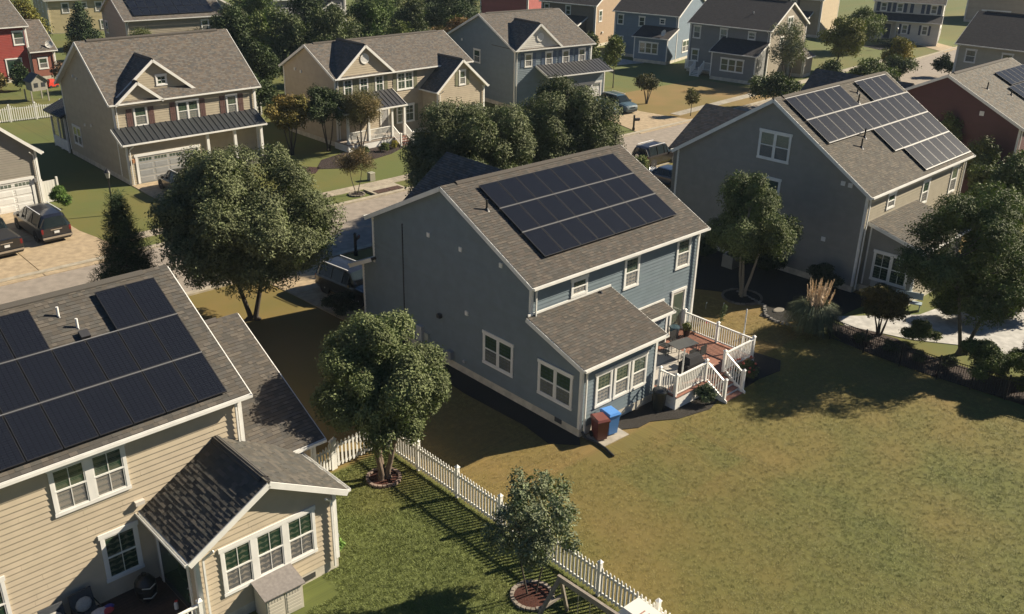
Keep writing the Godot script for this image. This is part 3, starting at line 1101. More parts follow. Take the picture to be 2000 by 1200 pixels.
func iron_fence(label: String, pts: Array) -> void:
	var t := thing("iron_fence", label, "fence", pts[0])
	var bar := G.new()
	bar.taper(Vector3(0, 0.06, 0), Vector3(0.018, 1.16, 0.018), 1.0)
	var bm := bar.mesh(M.black)
	var post := G.new()
	post.taper(Vector3.ZERO, Vector3(0.07, 1.3, 0.07), 1.0)
	post.taper(Vector3(0, 1.3, 0), Vector3(0.09, 0.05, 0.09), 0.5)
	var pm := post.mesh(M.black)
	for i in pts.size() - 1:
		var a: Vector3 = pts[i] - pts[0]
		var b: Vector3 = pts[i + 1] - pts[0]
		var n := maxi(1, roundi(a.distance_to(b) / 2.0))
		for k in n:
			var p := a.lerp(b, float(k) / n)
			var q := a.lerp(b, float(k + 1) / n)
			inst("post", pm, t, Transform3D(Basis.IDENTITY, p))
			for y in [0.12, 1.0, 1.18]:
				var rg := G.new()
				rg.beam(p + Vector3.UP * y, q + Vector3.UP * y, 0.03, 0.03)
				part("rail", rg, M.black, t)
			var m := roundi(p.distance_to(q) / 0.11)
			for j in range(1, m):
				inst("baluster", bm, t, Transform3D(Basis.IDENTITY, p.lerp(q, float(j) / m)))

# White deck railing between two points at floor level, with balusters; parts of h.
func railing(h: Node3D, a: Vector3, b: Vector3, post0 := true, post1 := true, ht := 0.98) -> void:
	var y := Vector3.UP
	var d := b - a
	var flat := Vector3(d.x, 0, d.z).normalized()
	for k in 2:
		if post0 if k == 0 else post1:
			var g := G.new()
			g.col = WHITE
			var p := a if k == 0 else b
			g.taper(p - y * 0.1, Vector3(0.12, ht + 0.22, 0.12), 1.0)
			g.taper(p + y * (ht + 0.12), Vector3(0.17, 0.04, 0.17), 0.9)
			g.taper(p + y * (ht + 0.16), Vector3(0.13, 0.06, 0.13), 0.2)
			part("post", g, M.vinyl, h)
	for q in [[ht, 0.09, 0.06], [0.1, 0.05, 0.06]]:
		var g := G.new()
		g.col = WHITE
		g.beam(a + y * q[0] + flat * 0.06, b + y * q[0] - flat * 0.06, q[1], q[2])
		part("rail", g, M.vinyl, h)
	var n := roundi(Vector3(d.x, 0, d.z).length() / 0.135)
	var bg := G.new()
	bg.col = WHITE
	bg.taper(Vector3.ZERO, Vector3(0.038, ht - 0.13, 0.038), 1.0)
	var bm := bg.mesh(M.vinyl)
	for i in range(1, n):
		inst("baluster", bm, h, Transform3D(Basis.IDENTITY, a.lerp(b, float(i) / n) + y * 0.11))

# ---- ground
func rand_noise(sd: int, freq: float, oct := 4) -> FastNoiseLite:
	var f := FastNoiseLite.new()
	f.seed = sd
	f.frequency = freq
	f.fractal_octaves = oct
	f.noise_type = FastNoiseLite.TYPE_SIMPLEX_SMOOTH
	return f

const GREEN := Color(0.108, 0.132, 0.026)
const OLIVE := Color(0.168, 0.135, 0.03)
const STRAW := Color(0.25, 0.158, 0.05)
var n_wide := rand_noise(21, 0.045, 4)
var n_mid := rand_noise(22, 0.22, 4)
var n_edge := rand_noise(23, 0.12, 3)

# How dry the turf is: 0 green, 1 straw.
func dryness(x: float, z: float) -> float:
	var e := n_edge.get_noise_2d(x, z) * 1.6
	var d := 0.2
	if z > -24.0:
		if x < -6.75: d = 0.08 if z > -1.6 else 0.78
		elif x < 12.0 and z < 4.5: d = 0.74
		elif x < 17.5: d = 0.44
		else: d = 0.1 if z > 2.5 else 0.5
		if x > 12.0 and z < 4.0 and z > -4.0: d = 0.84
		if x > -1.0 and x < 4.0 and z > 6.0 and z < 9.0: d = 0.3
	elif x > 50.0 + e and x < 74.0 and z > -46.0: d = 0.5 + 0.3 * clampf((x - 52.0) / 6.0, 0, 1)
	else: d = 0.08
	return clampf(d + n_wide.get_noise_2d(x, z) * 0.42 + n_mid.get_noise_2d(x, z) * 0.22, 0, 1)

func turf(x: float, z: float) -> Color:
	var d := dryness(x, z)
	var c := GREEN.lerp(OLIVE, clampf(d * 2.0, 0, 1)).lerp(STRAW, clampf(d * 2.0 - 1.0, 0, 1))
	return c

func ground() -> void:
	var nx := 640
	var size := 192.0
	var ox := -52.0
	var oz := -150.0
	var data := PackedByteArray()
	data.resize(nx * nx * 3)
	var k := 0
	for j in nx:
		for i in nx:
			var c := turf(ox + (i + 0.5) * size / nx, oz + (j + 0.5) * size / nx).linear_to_srgb()
			data[k] = int(c.r * 255)
			data[k + 1] = int(c.g * 255)
			data[k + 2] = int(c.b * 255)
			k += 3
	var m := StandardMaterial3D.new()
	m.albedo_texture = ImageTexture.create_from_image(Image.create_from_data(nx, nx, false, Image.FORMAT_RGB8, data))
	m.texture_repeat = false
	m.roughness = 0.95
	m.detail_enabled = true
	m.detail_blend_mode = BaseMaterial3D.BLEND_MODE_MUL
	m.detail_albedo = noise_tex(31, 0.09, 0.76, 1.0, 5, 512)
	m.detail_uv_layer = BaseMaterial3D.DETAIL_UV_2
	m.uv2_triplanar = true
	m.uv2_world_triplanar = true
	m.uv2_scale = Vector3.ONE * 0.22
	var g := G.new()
	var xs := [-700.0, ox, ox + size * 0.5, ox + size, 900.0]
	var zs := [-1400.0, oz, oz + size * 0.5, oz + size, 400.0]
	for j in 4:
		for i in 4:
			var p := [Vector3(xs[i], 0, zs[j + 1]), Vector3(xs[i + 1], 0, zs[j + 1]), Vector3(xs[i + 1], 0, zs[j]), Vector3(xs[i], 0, zs[j])]
			var uv := []
			for q in p:
				uv.append(Vector2((q.x - ox) / size, (q.z - oz) / size))
			g.quv(p[0], p[1], p[2], p[3], uv[0], uv[1], uv[2], uv[3])
	setting("ground", g, m)

func sheet(called: String, pts: Array, y: float, col: Color, m: Material) -> MeshInstance3D:
	var g := G.new()
	g.col = col
	var q := PackedVector2Array()
	for p in pts:
		q.append(Vector2(p.x, -p.y))
	g.prism(q, Vector3(0, y, 0), Vector3.RIGHT, Vector3.FORWARD, y + 0.15)
	return setting(called, g, m)

func curve_pts(pts: Array, off := 0.0) -> Array:
	var c := Curve2D.new()
	for i in pts.size():
		var d: Vector2 = (pts[mini(i + 1, pts.size() - 1)] - pts[maxi(i - 1, 0)]) * 0.2
		c.add_point(pts[i], -d, d)
	var out := []
	var l := c.get_baked_length()
	var n := int(l / 2.5) + 1
	for i in n + 1:
		var p := c.sample_baked(l * i / n)
		var q := c.sample_baked(minf(l * i / n + 0.3, l))
		var r := c.sample_baked(maxf(l * i / n - 0.3, 0))
		var nn := (q - r).normalized().orthogonal()
		out.append(p + nn * off)
	return out

func ribbon(called: String, pts: Array, a: float, b: float, y: float, col: Color, m: Material, joints := 0.0, thick := 0.2) -> void:
	var l := curve_pts(pts, a)
	var r := curve_pts(pts, b)
	var g := G.new()
	g.col = col
	var o: Node3D = null
	var down := Vector3(0, -thick, 0)
	for i in l.size() - 1:
		var p := Vector3(l[i].x, y, l[i].y)
		var q := Vector3(l[i + 1].x, y, l[i + 1].y)
		var s := Vector3(r[i + 1].x, y, r[i + 1].y)
		var t := Vector3(r[i].x, y, r[i].y)
		if (q - p).cross(t - p).y < 0:
			var w := p
			p = t
			t = w
			w = q
			q = s
			s = w
		g.quad(p, q, s, t)
		g.quad(p + down, q + down, q, p)
		g.quad(s + down, t + down, t, s)
	setting(called, g, m)
	if joints > 0.0:
		pass

func slabs(called: String, pts: Array, a: float, b: float, y: float, col: Color, each: float) -> void:  # a pavement of separate concrete slabs
	var base := Node3D.new()
	base.name = called
	add_child(base)
	base.set_meta("kind", "structure")
	var c := Curve2D.new()
	for p in pts:
		c.add_point(p)
	var l := c.get_baked_length()
	rng.seed = int(l * 10)
	for i in int(l / each):
		var p := c.sample_baked(i * each)
		var q := c.sample_baked((i + 1) * each - 0.015)
		var d := (q - p).normalized()
		var nn := d.orthogonal()
		var g := G.new()
		g.col = col * rng.randf_range(0.9, 1.08)
		var m := (p + q) * 0.5 + nn * (a + b) * 0.5
		g.box(Vector3(m.x, y - 0.06, m.y), Vector3(q.distance_to(p), 0.12, absf(b - a)), Basis(Vector3.UP, atan2(-d.y, d.x)))
		part("slab", g, M.concrete, base)

func grass_tufts(called: String, x0: float, x1: float, z0: float, z1: float, n: int, tall: float, keep: Callable) -> void:
	var g := G.new()
	rng.seed = 404
	for i in 9:
		var a := rng.randf() * TAU
		var p := Vector3(rng.randf_range(-0.07, 0.07), 0, rng.randf_range(-0.07, 0.07))
		var lean := Vector3(cos(a), 0, sin(a))
		var s := lean.cross(Vector3.UP) * 0.011
		var h := rng.randf_range(0.6, 1.1)
		var f := rng.randf_range(0.75, 1.25)
		g.col = Color(f, f, f)
		g.tri(p - s, p + s, p + lean * 0.05 * h + Vector3.UP * h)
	var mesh := g.mesh(M.grass)
	var rows := PackedFloat32Array()
	for i in n:
		var x := rng.randf_range(x0, x1)
		var z := rng.randf_range(z0, z1)
		if not keep.call(x, z): continue
		var d := dryness(x, z)
		if rng.randf() < d * 0.55: continue
		var s := rng.randf_range(0.7, 1.4)
		var hgt := tall * rng.randf_range(0.5, 1.3) * (1.15 - 0.5 * d)
		var c := turf(x, z) * rng.randf_range(1.05, 1.6)
		c = c.lerp(GREEN * 1.2, 0.1)
		var b := Basis(Vector3.UP, rng.randf() * TAU)
		row(rows, Basis(b.x * s, Vector3(0, hgt, 0), b.z * s), Vector3(x, 0.0, z), c)
	var o := leaves(called, self, mesh, rows)
	tag(o, "short mown grass covering the %s" % ("lawn behind the blue house" if x0 > -6.8 else "small green lawn behind the cream house"), "grass", "", "stuff")

const BLUE := Color(0.16, 0.205, 0.235)
const CREAMY := Color(0.5, 0.425, 0.315)
const TAN := Color(0.41, 0.355, 0.26)

func _ready() -> void:
	# camera
	var cam := Camera3D.new()
	cam.name = "camera"
	cam.position = Vector3(-26.3585, 21.8712, 26.8219)
	cam.basis = Basis(Vector3.UP, -0.7546) * Basis(Vector3.RIGHT, -0.4192) * Basis(Vector3.BACK, 0.0224)
	cam.fov = 36.07
	cam.far = 3000.0
	add_child(cam)
	cam.current = true
	# sky, air, exposure
	var we := WorldEnvironment.new()
	we.name = "environment"
	var e := Environment.new()
	e.background_mode = Environment.BG_SKY
	var sk := ProceduralSkyMaterial.new()
	sk.sky_top_color = Color(0.3, 0.46, 0.68)
	sk.sky_horizon_color = Color(0.66, 0.73, 0.78)
	sk.sky_curve = 0.16
	sk.ground_bottom_color = Color(0.25, 0.24, 0.2)
	sk.ground_horizon_color = Color(0.6, 0.6, 0.56)
	sk.sun_angle_max = 4.0
	e.sky = Sky.new()
	e.sky.sky_material = sk
	e.background_energy_multiplier = 0.25
	e.tonemap_mode = Environment.TONE_MAPPER_LINEAR
	e.tonemap_exposure = 2.3
	e.sdfgi_enabled = true
	e.ssao_enabled = true
	e.ssil_enabled = true
	e.fog_enabled = true
	e.fog_density = 0.00015
	e.fog_light_color = Color(0.7, 0.78, 0.84)
	we.environment = e
	add_child(we)
	var sun := DirectionalLight3D.new()
	sun.name = "sun"
	sun.basis = Basis.looking_at(-Vector3(1.5, 1.0, 0.58).normalized())
	sun.light_energy = 1.45
	sun.light_color = Color(1.0, 0.945, 0.85)
	sun.light_angular_distance = 0.53
	sun.shadow_enabled = true
	add_child(sun)

	materials()
	M.vinyl = mat(0.4)
	M.car_paint = mat(0.28)
	M.car_paint.clearcoat_enabled = true
	M.car_paint.clearcoat = 0.8
	M.car_paint.clearcoat_roughness = 0.06
	M.panel_frame = solid(0.014, 0.014, 0.016, 0.4)
	M.rail = solid(0.2, 0.2, 0.2, 0.5, 0.3)
	land()
	houses()
	gardens()
	vehicles()
	street_things()

func land() -> void:
	ground()
	var far := [Vector2(-90, -30.6), Vector2(-14, -30.75), Vector2(17, -30.7), Vector2(42, -31.6), Vector2(60, -32.0), Vector2(85, -34.0), Vector2(112, -36.0), Vector2(170, -41.0)]
	ribbon("road", far, 0.0, -8.3, 0.004, Color(0.3, 0.255, 0.21), M.asphalt, 0.0, 0.05)
	ribbon("kerb", far, 0.0, 0.42, 0.11, Color(0.42, 0.37, 0.28), M.concrete)
	ribbon("near_kerb", far, -8.3, -8.72, 0.11, Color(0.42, 0.37, 0.28), M.concrete)
	slabs("pavement", [Vector2(-60, -30.7), Vector2(-14.4, -30.75)], 2.3, 3.5, 0.03, Color(0.4, 0.345, 0.26), 1.5)
	slabs("pavement_east", [Vector2(-5.2, -30.75), Vector2(17, -30.7), Vector2(42, -31.6)], 2.3, 3.5, 0.03, Color(0.4, 0.345, 0.26), 1.5)
	slabs("pavement_far", [Vector2(55, -31.9), Vector2(85, -34.0), Vector2(112, -36.0)], 2.3, 3.5, 0.03, Color(0.38, 0.34, 0.27), 1.5)
	var dc := Color(0.43, 0.33, 0.21)
	var w := 0.04
	# driveways are cast in panels with open joints
	for d in [["driveway_shared", [Vector2(-16.5, -30.3), Vector2(-11.1, -30.3), Vector2(-11.1, -37.0), Vector2(-16.5, -37.0)]], ["driveway_shared", [Vector2(-11.05, -30.3), Vector2(-5.3, -30.3), Vector2(-6.6, -37.0), Vector2(-11.05, -37.0)]],
			["driveway_shared", [Vector2(-16.5, -37.05), Vector2(-11.1, -37.05), Vector2(-11.1, -44.0), Vector2(-16.5, -44.0)]], ["driveway_shared", [Vector2(-11.05, -37.05), Vector2(-6.6, -37.05), Vector2(-6.9, -44.0), Vector2(-11.05, -44.0)]],
			["driveway", [Vector2(-0.2, -30.3), Vector2(6.4, -30.3), Vector2(5.9, -37.6), Vector2(0.3, -37.6)]], ["driveway", [Vector2(0.3, -37.65), Vector2(5.9, -37.65), Vector2(5.9, -45.0), Vector2(0.3, -45.0)]],
			["driveway", [Vector2(45.2, -31.4), Vector2(54.2, -31.6), Vector2(53.0, -38.0), Vector2(47.4, -38.0)]], ["driveway", [Vector2(47.4, -38.05), Vector2(53.0, -38.05), Vector2(54.2, -46.0), Vector2(48.6, -46.0)]],
			["driveway", [Vector2(-1.6, -22.6), Vector2(4.4, -22.6), Vector2(4.3, -18.3), Vector2(-1.3, -18.3)]], ["driveway", [Vector2(-1.3, -18.25), Vector2(4.3, -18.25), Vector2(4.2, -12.9), Vector2(-1.0, -12.9)]],
			["driveway", [Vector2(29.5, -23.0), Vector2(37.0, -23.1), Vector2(36.4, -12.5), Vector2(30.6, -12.5)]],
			["driveway", [Vector2(123, -36.5), Vector2(129, -37.0), Vector2(133.5, -44), Vector2(134, -56), Vector2(128.5, -56), Vector2(128, -44)]]]:
		sheet(d[0], d[1], w, dc, M.concrete)
		w += 0.0
	sheet("garden_path", [Vector2(24.0, -43.0), Vector2(25.8, -43.0), Vector2(25.9, -40.9), Vector2(31.5, -39.9), Vector2(31.5, -38.6), Vector2(24.6, -39.6)], 0.035, Color(0.44, 0.37, 0.27), M.concrete)
	sheet("pool_deck", [Vector2(19.7, 4.9), Vector2(20.3, 3.8), Vector2(24.3, 6.9), Vector2(40, 9.2), Vector2(40, 24), Vector2(25.5, 24), Vector2(22.8, 14.0), Vector2(22.3, 10.4), Vector2(20.8, 8.2)], 0.035, Color(0.5, 0.49, 0.46), M.concrete)
	sheet("bin_pad", [Vector2(0.15, 3.3), Vector2(1.95, 3.3), Vector2(1.85, 4.5), Vector2(0.2, 4.45)], 0.03, Color(0.4, 0.36, 0.29), M.concrete)
	var mu := Color(0.1, 0.085, 0.07)
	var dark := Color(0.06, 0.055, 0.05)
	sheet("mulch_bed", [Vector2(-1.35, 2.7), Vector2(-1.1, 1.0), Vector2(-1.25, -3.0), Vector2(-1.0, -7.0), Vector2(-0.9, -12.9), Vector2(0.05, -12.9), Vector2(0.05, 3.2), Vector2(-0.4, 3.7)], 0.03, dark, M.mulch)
	sheet("mulch_bed", [Vector2(1.9, 3.25), Vector2(5.1, 3.25), Vector2(5.1, 4.4), Vector2(7.4, 4.5), Vector2(7.5, 5.2), Vector2(6.4, 5.5), Vector2(4.6, 5.1), Vector2(3.4, 4.4), Vector2(2.6, 4.4), Vector2(1.9, 4.0)], 0.03, mu, M.mulch)
	sheet("mulch_bed", [Vector2(8.8, 4.5), Vector2(11.5, 4.5), Vector2(11.5, 0.3), Vector2(12.4, 0.3), Vector2(12.9, 2.9), Vector2(13.2, 4.9), Vector2(12.2, 5.5), Vector2(10.6, 5.3), Vector2(8.9, 5.4)], 0.03, mu, M.mulch)
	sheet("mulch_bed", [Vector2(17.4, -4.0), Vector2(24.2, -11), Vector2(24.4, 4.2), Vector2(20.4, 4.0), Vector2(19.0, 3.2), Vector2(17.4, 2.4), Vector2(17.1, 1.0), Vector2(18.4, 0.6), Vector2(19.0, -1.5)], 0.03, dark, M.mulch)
	sheet("fence_bed", [Vector2(19.2, 4.0), Vector2(20.0, 5.5), Vector2(20.3, 7.6), Vector2(19.6, 9.2), Vector2(19.8, 11.2), Vector2(20.4, 18), Vector2(18.4, 18), Vector2(17.6, 11), Vector2(17.6, 6.0), Vector2(18.4, 4.6)], 0.03, Color(0.17, 0.12, 0.1), M.mulch)
	sheet("flower_bed", [Vector2(18.5, -43.2), Vector2(23.7, -43.1), Vector2(24.0, -41.6), Vector2(21.8, -40.4), Vector2(18.4, -39.6), Vector2(15.8, -39.0), Vector2(13.9, -40.2), Vector2(15.8, -42.4)], 0.03, Color(0.11, 0.07, 0.055), M.mulch)
	sheet("flower_bed", [Vector2(11.2, -39.4), Vector2(13.2, -39.2), Vector2(14.4, -40.4), Vector2(13.6, -41.4), Vector2(11.6, -40.9)], 0.03, Color(0.16, 0.07, 0.055), M.mulch)
	sheet("flower_bed", [Vector2(26.0, -43.2), Vector2(30.4, -43.3), Vector2(30.2, -41.4), Vector2(26.2, -41.5)], 0.03, Color(0.11, 0.07, 0.055), M.mulch)
	sheet("patio", [Vector2(69.0, -60.0), Vector2(77.5, -58.0), Vector2(77.5, -64.5), Vector2(70.5, -66.5)], 0.03, Color(0.42, 0.4, 0.36), M.concrete)
	sheet("front_bed", [Vector2(117, -44), Vector2(126, -41), Vector2(127, -44.5), Vector2(118.5, -48)], 0.03, dark, M.mulch)
	var shed_far := func(x: float, z: float) -> bool:
		if x < -6.9 or x > 17.3 or z < -3.5: return false
		if x < 11.6 and x > -1.3 and z < 5.2: return x < -0.9 and z > 3.6
		return true
	grass_tufts("lawn_grass", -6.7, 17.3, -3.0, 24.0, 60000, 0.03, shed_far)
	var small := func(x: float, z: float) -> bool: return z > -1.4 and not (x < -13.2 and z < 4.8)
	grass_tufts("garden_grass", -15.9, -6.85, -1.4, 16.0, 24000, 0.048, small)

func houses() -> void:
	var lit := {"curtain": CREAM}
	var dimw := {"curtain": DIM, "screened": false}
	var greenish := {"curtain": Color(0.1, 0.15, 0.1)}
	var rc := Color(0.132, 0.117, 0.1)
	# the blue house in the middle
	var h := thing("blue_house", "blue house in the middle with a black solar array and white rear deck", "house")
	var sn := 3.05 / (5.925 + 0.34)
	var yw := 6.21 + sn * 0.34 - 0.2
	var f := block_x(h, 0, 11.93, -11.85, 0, 6.21, 3.05, BLUE, {"near": true, "mode": "geo", "skip": "W"})
	var side := PackedVector2Array([Vector2(-12.9, 0.42), Vector2(3.21, 0.42), Vector2(3.21, 3.42), Vector2(0, 4.5), Vector2(0, yw), Vector2(-5.925, 9.06), Vector2(-11.85, yw), Vector2(-11.85, 3.75), Vector2(-12.9, 3.3)])
	f.W = wall(h, Vector3.ZERO, Vector3(0, 0, 1), side, BLUE, true)
	trim(h, Vector3(-0.265, 6.21, 0.34), Vector3(12.2, 6.21, 0.34), Vector3(12.2, 9.26, -5.925), Vector3(-0.265, 9.26, -5.925), false, true, false)
	trim(h, Vector3(12.2, 6.21, -12.19), Vector3(-0.265, 6.21, -12.19), Vector3(-0.265, 9.26, -5.925), Vector3(12.2, 9.26, -5.925), false, false, true)
	corner(h, Vector3.ZERO, 4.6, yw, WHITE, Vector3(0.2, 0, 0.11), Vector3(1, 0, -1))
	corner(h, Vector3(0, 0, -11.85), 3.7, yw, WHITE, Vector3.ZERO, Vector3(1, 0, 1))
	corner(h, Vector3(0, 0, -12.9), 0.42, 3.3, WHITE, Vector3.ZERO, Vector3(1, 0, 1))
	corner(h, Vector3(0, 0, 3.21), 0.42, 3.4, WHITE, Vector3(0.2, 0, 0.11), Vector3(1, 0, -1))
	corner(h, Vector3(4.95, 0, 3.21), 0.42, 3.4, WHITE, Vector3.ZERO, Vector3(-1, 0, -1))
	# sun room
	f.sun = wall(h, Vector3(0, 0, 3.21), Vector3.RIGHT, PackedVector2Array([Vector2(0, 0.42), Vector2(4.95, 0.42), Vector2(4.95, 3.42), Vector2(0, 3.42)]), BLUE, true)
	wall(h, Vector3(4.95, 0, 3.21), Vector3(0, 0, -1), PackedVector2Array([Vector2(0, 0.42), Vector2(3.21, 0.42), Vector2(3.21, 4.5), Vector2(0, 3.42)]), BLUE, true)
	shed(h, 0, 4.95, 0.0, 3.55, 4.72, 3.53, "geo", rc, 0.265)
	var fl := G.new()
	fl.col = WHITE
	fl.box(Vector3(2.5, 4.78, 0.035), Vector3(5.4, 0.1, 0.05))
	fl.box(Vector3(7.2, 2.86, 0.035), Vector3(4.5, 0.1, 0.05))
	part("flashing", fl, M.paint, h)
	# the shallow bump beside it
	wall(h, Vector3(4.95, 0, 0.52), Vector3.RIGHT, PackedVector2Array([Vector2(0.0, 0.5), Vector2(4.2, 0.5), Vector2(4.2, 2.5), Vector2(0.0, 2.5)]), BLUE, true, 0.18, 0.0)
	wall(h, Vector3(9.15, 0, 0.52), Vector3(0, 0, -1), PackedVector2Array([Vector2(0, 0.5), Vector2(0.52, 0.5), Vector2(0.52, 2.7), Vector2(0, 2.5)]), BLUE, true, 0.18, 0.0)
	corner(h, Vector3(9.15, 0, 0.52), 0.7, 2.5, WHITE, Vector3.ZERO, Vector3(-1, 0, -1))
	shed(h, 5.1, 9.15, 0.0, 0.78, 2.83, 2.55, "geo", rc, 0.2)
	# front: low roof and cross gable
	slope(h, Vector3(12.2, 3.08, -13.8), Vector3(-0.3, 3.08, -13.8), Vector3(-0.3, 4.05, -11.7), Vector3(12.2, 4.05, -11.7))
	trim(h, Vector3(12.2, 3.08, -13.8), Vector3(-0.3, 3.08, -13.8), Vector3(-0.3, 4.05, -11.7), Vector3(12.2, 4.05, -11.7))
	wall(h, Vector3(11.93, 0, -12.9), Vector3.LEFT, PackedVector2Array([Vector2(0, 0.42), Vector2(11.93, 0.42), Vector2(11.93, 3.2), Vector2(0, 3.2)]), BLUE)
	slope(h, Vector3(1.6, 6.1, -12.2), Vector3(1.6, 6.1, -6.6), Vector3(5.2, 8.7, -6.6), Vector3(5.2, 8.7, -12.2), "tex", rc)
	slope(h, Vector3(8.8, 6.1, -6.6), Vector3(8.8, 6.1, -12.2), Vector3(5.2, 8.7, -12.2), Vector3(5.2, 8.7, -6.6), "tex", rc)
	for w in [[-3.1, 1.22, 2.08, 1.72], [0.62, 1.15, 2.12, 1.74]]:
		window(h, f.W, w[0], w[1], w[2], w[3], 2, greenish)
	for w in [[2.47, 4.86, 1.08, 0.95], [6.12, 4.25, 1.1, 1.72], [10.1, 4.27, 1.12, 1.7]]:
		window(h, f.S, w[0], w[1], w[2], w[3], 1, lit)
	for w in [0.87, 2.06, 3.24]:
		window(h, f.sun, w, 1.14, 1.06, 1.72, 1, lit)
	door(h, f.S, 10.03, 0.72, 1.18, 2.42, Color(0.5, 0.47, 0.4), true)
	panels(h, Transform3D(Basis(Vector3.RIGHT, Vector3(0, sn, -1).normalized(), Vector3(0, 1, sn).normalized()), Vector3(0, 6.21, 0.34)), 1.5, 1.25, 8, 3, 1.175, 1.7, [1, 2])
	vent_pipe(h, Vector3(0.95, 8.35, -4.05), 0.05, 0.5, Color(0.02, 0.02, 0.02))
	vent_pipe(h, Vector3(4.36, 4.66, 0.15), 0.06, 0.1, Color(0.02, 0.02, 0.02))
	for v in [[-7.25, 6.4], [-4.85, 6.35], [-2.05, 6.4], [-4.4, 3.25]]:
		slab(h, "wall_vent", f.W, v[0], v[1], 0.2, 0.22, 0.06, WHITE)
	slab(h, "service_cable", f.W, -9.3, 1.2, 0.05, 5.3, 0.04, Color(0.03, 0.035, 0.04))
	slab(h, "meter_box", f.W, -9.1, 0.75, 0.42, 0.75, 0.16, Color(0.36, 0.37, 0.37))
	slab(h, "meter_box", f.W, -8.1, 0.6, 0.42, 0.85, 0.18, Color(0.4, 0.42, 0.43))
	slab(h, "meter_box", f.W, -7.55, 0.8, 0.36, 0.42, 0.12, Color(0.32, 0.34, 0.3))
	slab(h, "gas_meter", f.W, -5.6, 0.55, 0.36, 0.42, 0.26, Color(0.25, 0.26, 0.26))
	slab(h, "hose_tap", f.W, -4.5, 0.7, 0.16, 0.12, 0.12, Color(0.4, 0.4, 0.4))
	slab(h, "wall_lamp", f.W, -6.4, 2.45, 0.22, 0.2, 0.2, Color(0.05, 0.05, 0.05))
	slab(h, "foundation_vent", f.W, 1.75, 0.2, 0.42, 0.22, 0.03, Color(0.04, 0.05, 0.06))
	# the cream house in the left corner
	h = thing("cream_house", "cream house in the lower left corner with a large black solar array", "house", Vector3(-28.07, 0, 0.61), 0.012)
	sn = 2.94 / (5.1 + 0.35)
	f = block_x(h, 0, 14.0, -10.2, 0, 6.23, 2.94, CREAMY, {"near": true, "mode": "geo", "ov": 0.35, "expo": 0.205, "roof": Color(0.14, 0.128, 0.11), "singly": 150})
	var f2 := block_z(h, 10.5, 15.5, 0.0, 3.13, 3.25, 1.62, CREAMY, {"near": true, "west": true, "mode": "geo", "ov": 0.33, "rk": 0.34, "expo": 0.205, "roof": Color(0.13, 0.122, 0.105), "singly": 300})
	block_x(h, 14.0, 16.65, -10.9, 0.1, 3.42, 3.0, CREAMY, {"skip": "W", "mode": "geo", "roof": Color(0.14, 0.126, 0.11), "ov": 0.34})
	var muntin := {"curtain": Color(0.03, 0.055, 0.035), "muntin": true, "blind": true, "mull": 0.24}
	window(h, f.S, 7.74, 4.22, 2.3, 1.75, 2, muntin)
	window(h, f.S, 8.82, 1.12, 1.2, 1.86, 1, {"curtain": Color(0.02, 0.03, 0.028), "muntin": true, "screened": false})
	window(h, f.S, 4.8, 1.12, 1.2, 1.86, 1, {"curtain": Color(0.02, 0.03, 0.028), "muntin": true, "screened": false})
	window(h, f.S, 2.2, 4.22, 2.3, 1.75, 2, muntin)
	window(h, f2.S, 0.78, 1.14, 3.4, 1.86, 3, {"curtain": Color(0.025, 0.032, 0.03), "muntin": true, "mull": 0.22})
	door(h, f2.W, 0.35, 0.5, 2.3, 2.35, Color(0.03, 0.035, 0.04), true)
	slab(h, "security_light", f.S, 10.05, 3.55, 0.3, 0.14, 0.16, Color(0.6, 0.56, 0.5))
	slab(h, "foundation_vent", f2.S, 3.55, 0.12, 0.5, 0.2, 0.03, Color(0.05, 0.05, 0.05))
	slab(h, "wall_lamp", f.S, 10.3, 2.55, 0.16, 0.26, 0.14, Color(0.03, 0.03, 0.03))
	var rf := Transform3D(Basis(Vector3.RIGHT, Vector3(0, sn, -1).normalized(), Vector3(0, 1, sn).normalized()), Vector3(0, 6.23, 0.35))
	panels(h, rf, 0.95, 0.25, 12, 2, 1.05, 1.82, [1, 2])
	panels(h, rf, 11.45, 3.89, 2, 1, 1.05, 1.82)
	panels(h, rf, 0.95, 3.89, 8, 1, 1.05, 1.82)
	vent_pipe(h, Vector3(10.1, 8.62, -4.23), 0.045, 0.42, Color(0.75, 0.73, 0.7))
	vent_pipe(h, Vector3(10.45, 8.3, -3.65), 0.045, 0.42, Color(0.75, 0.73, 0.7))
	slab(h, "roof_vent", Transform3D(rf.basis, rf * Vector3(10.5, 4.0, 0.0)), -0.15, 0.0, 0.3, 0.3, 0.14, Color(0.03, 0.03, 0.035))
	# the grey-brown house on the right
	h = thing("gray_house", "tall tan house on the right with four rows of solar panels", "house", Vector3(24.27, 0, 2.66), 0.03)
	sn = 4.5 / (6.7 + 0.35)
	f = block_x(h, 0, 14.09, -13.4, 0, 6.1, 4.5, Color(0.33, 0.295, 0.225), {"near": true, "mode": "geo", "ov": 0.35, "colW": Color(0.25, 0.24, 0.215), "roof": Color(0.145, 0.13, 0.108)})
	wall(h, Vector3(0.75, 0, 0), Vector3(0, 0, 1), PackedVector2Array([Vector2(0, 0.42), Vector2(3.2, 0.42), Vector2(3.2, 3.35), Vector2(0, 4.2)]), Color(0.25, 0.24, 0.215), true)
	wall(h, Vector3(0.75, 0, 3.2), Vector3.RIGHT, PackedVector2Array([Vector2(0, 0.42), Vector2(6.2, 0.42), Vector2(6.2, 3.35), Vector2(0, 3.35)]), Color(0.33, 0.295, 0.225), true)
	wall(h, Vector3(6.95, 0, 3.2), Vector3(0, 0, -1), PackedVector2Array([Vector2(0, 0.42), Vector2(3.2, 0.42), Vector2(3.2, 4.2), Vector2(0, 3.35)]), Color(0.33, 0.295, 0.225))
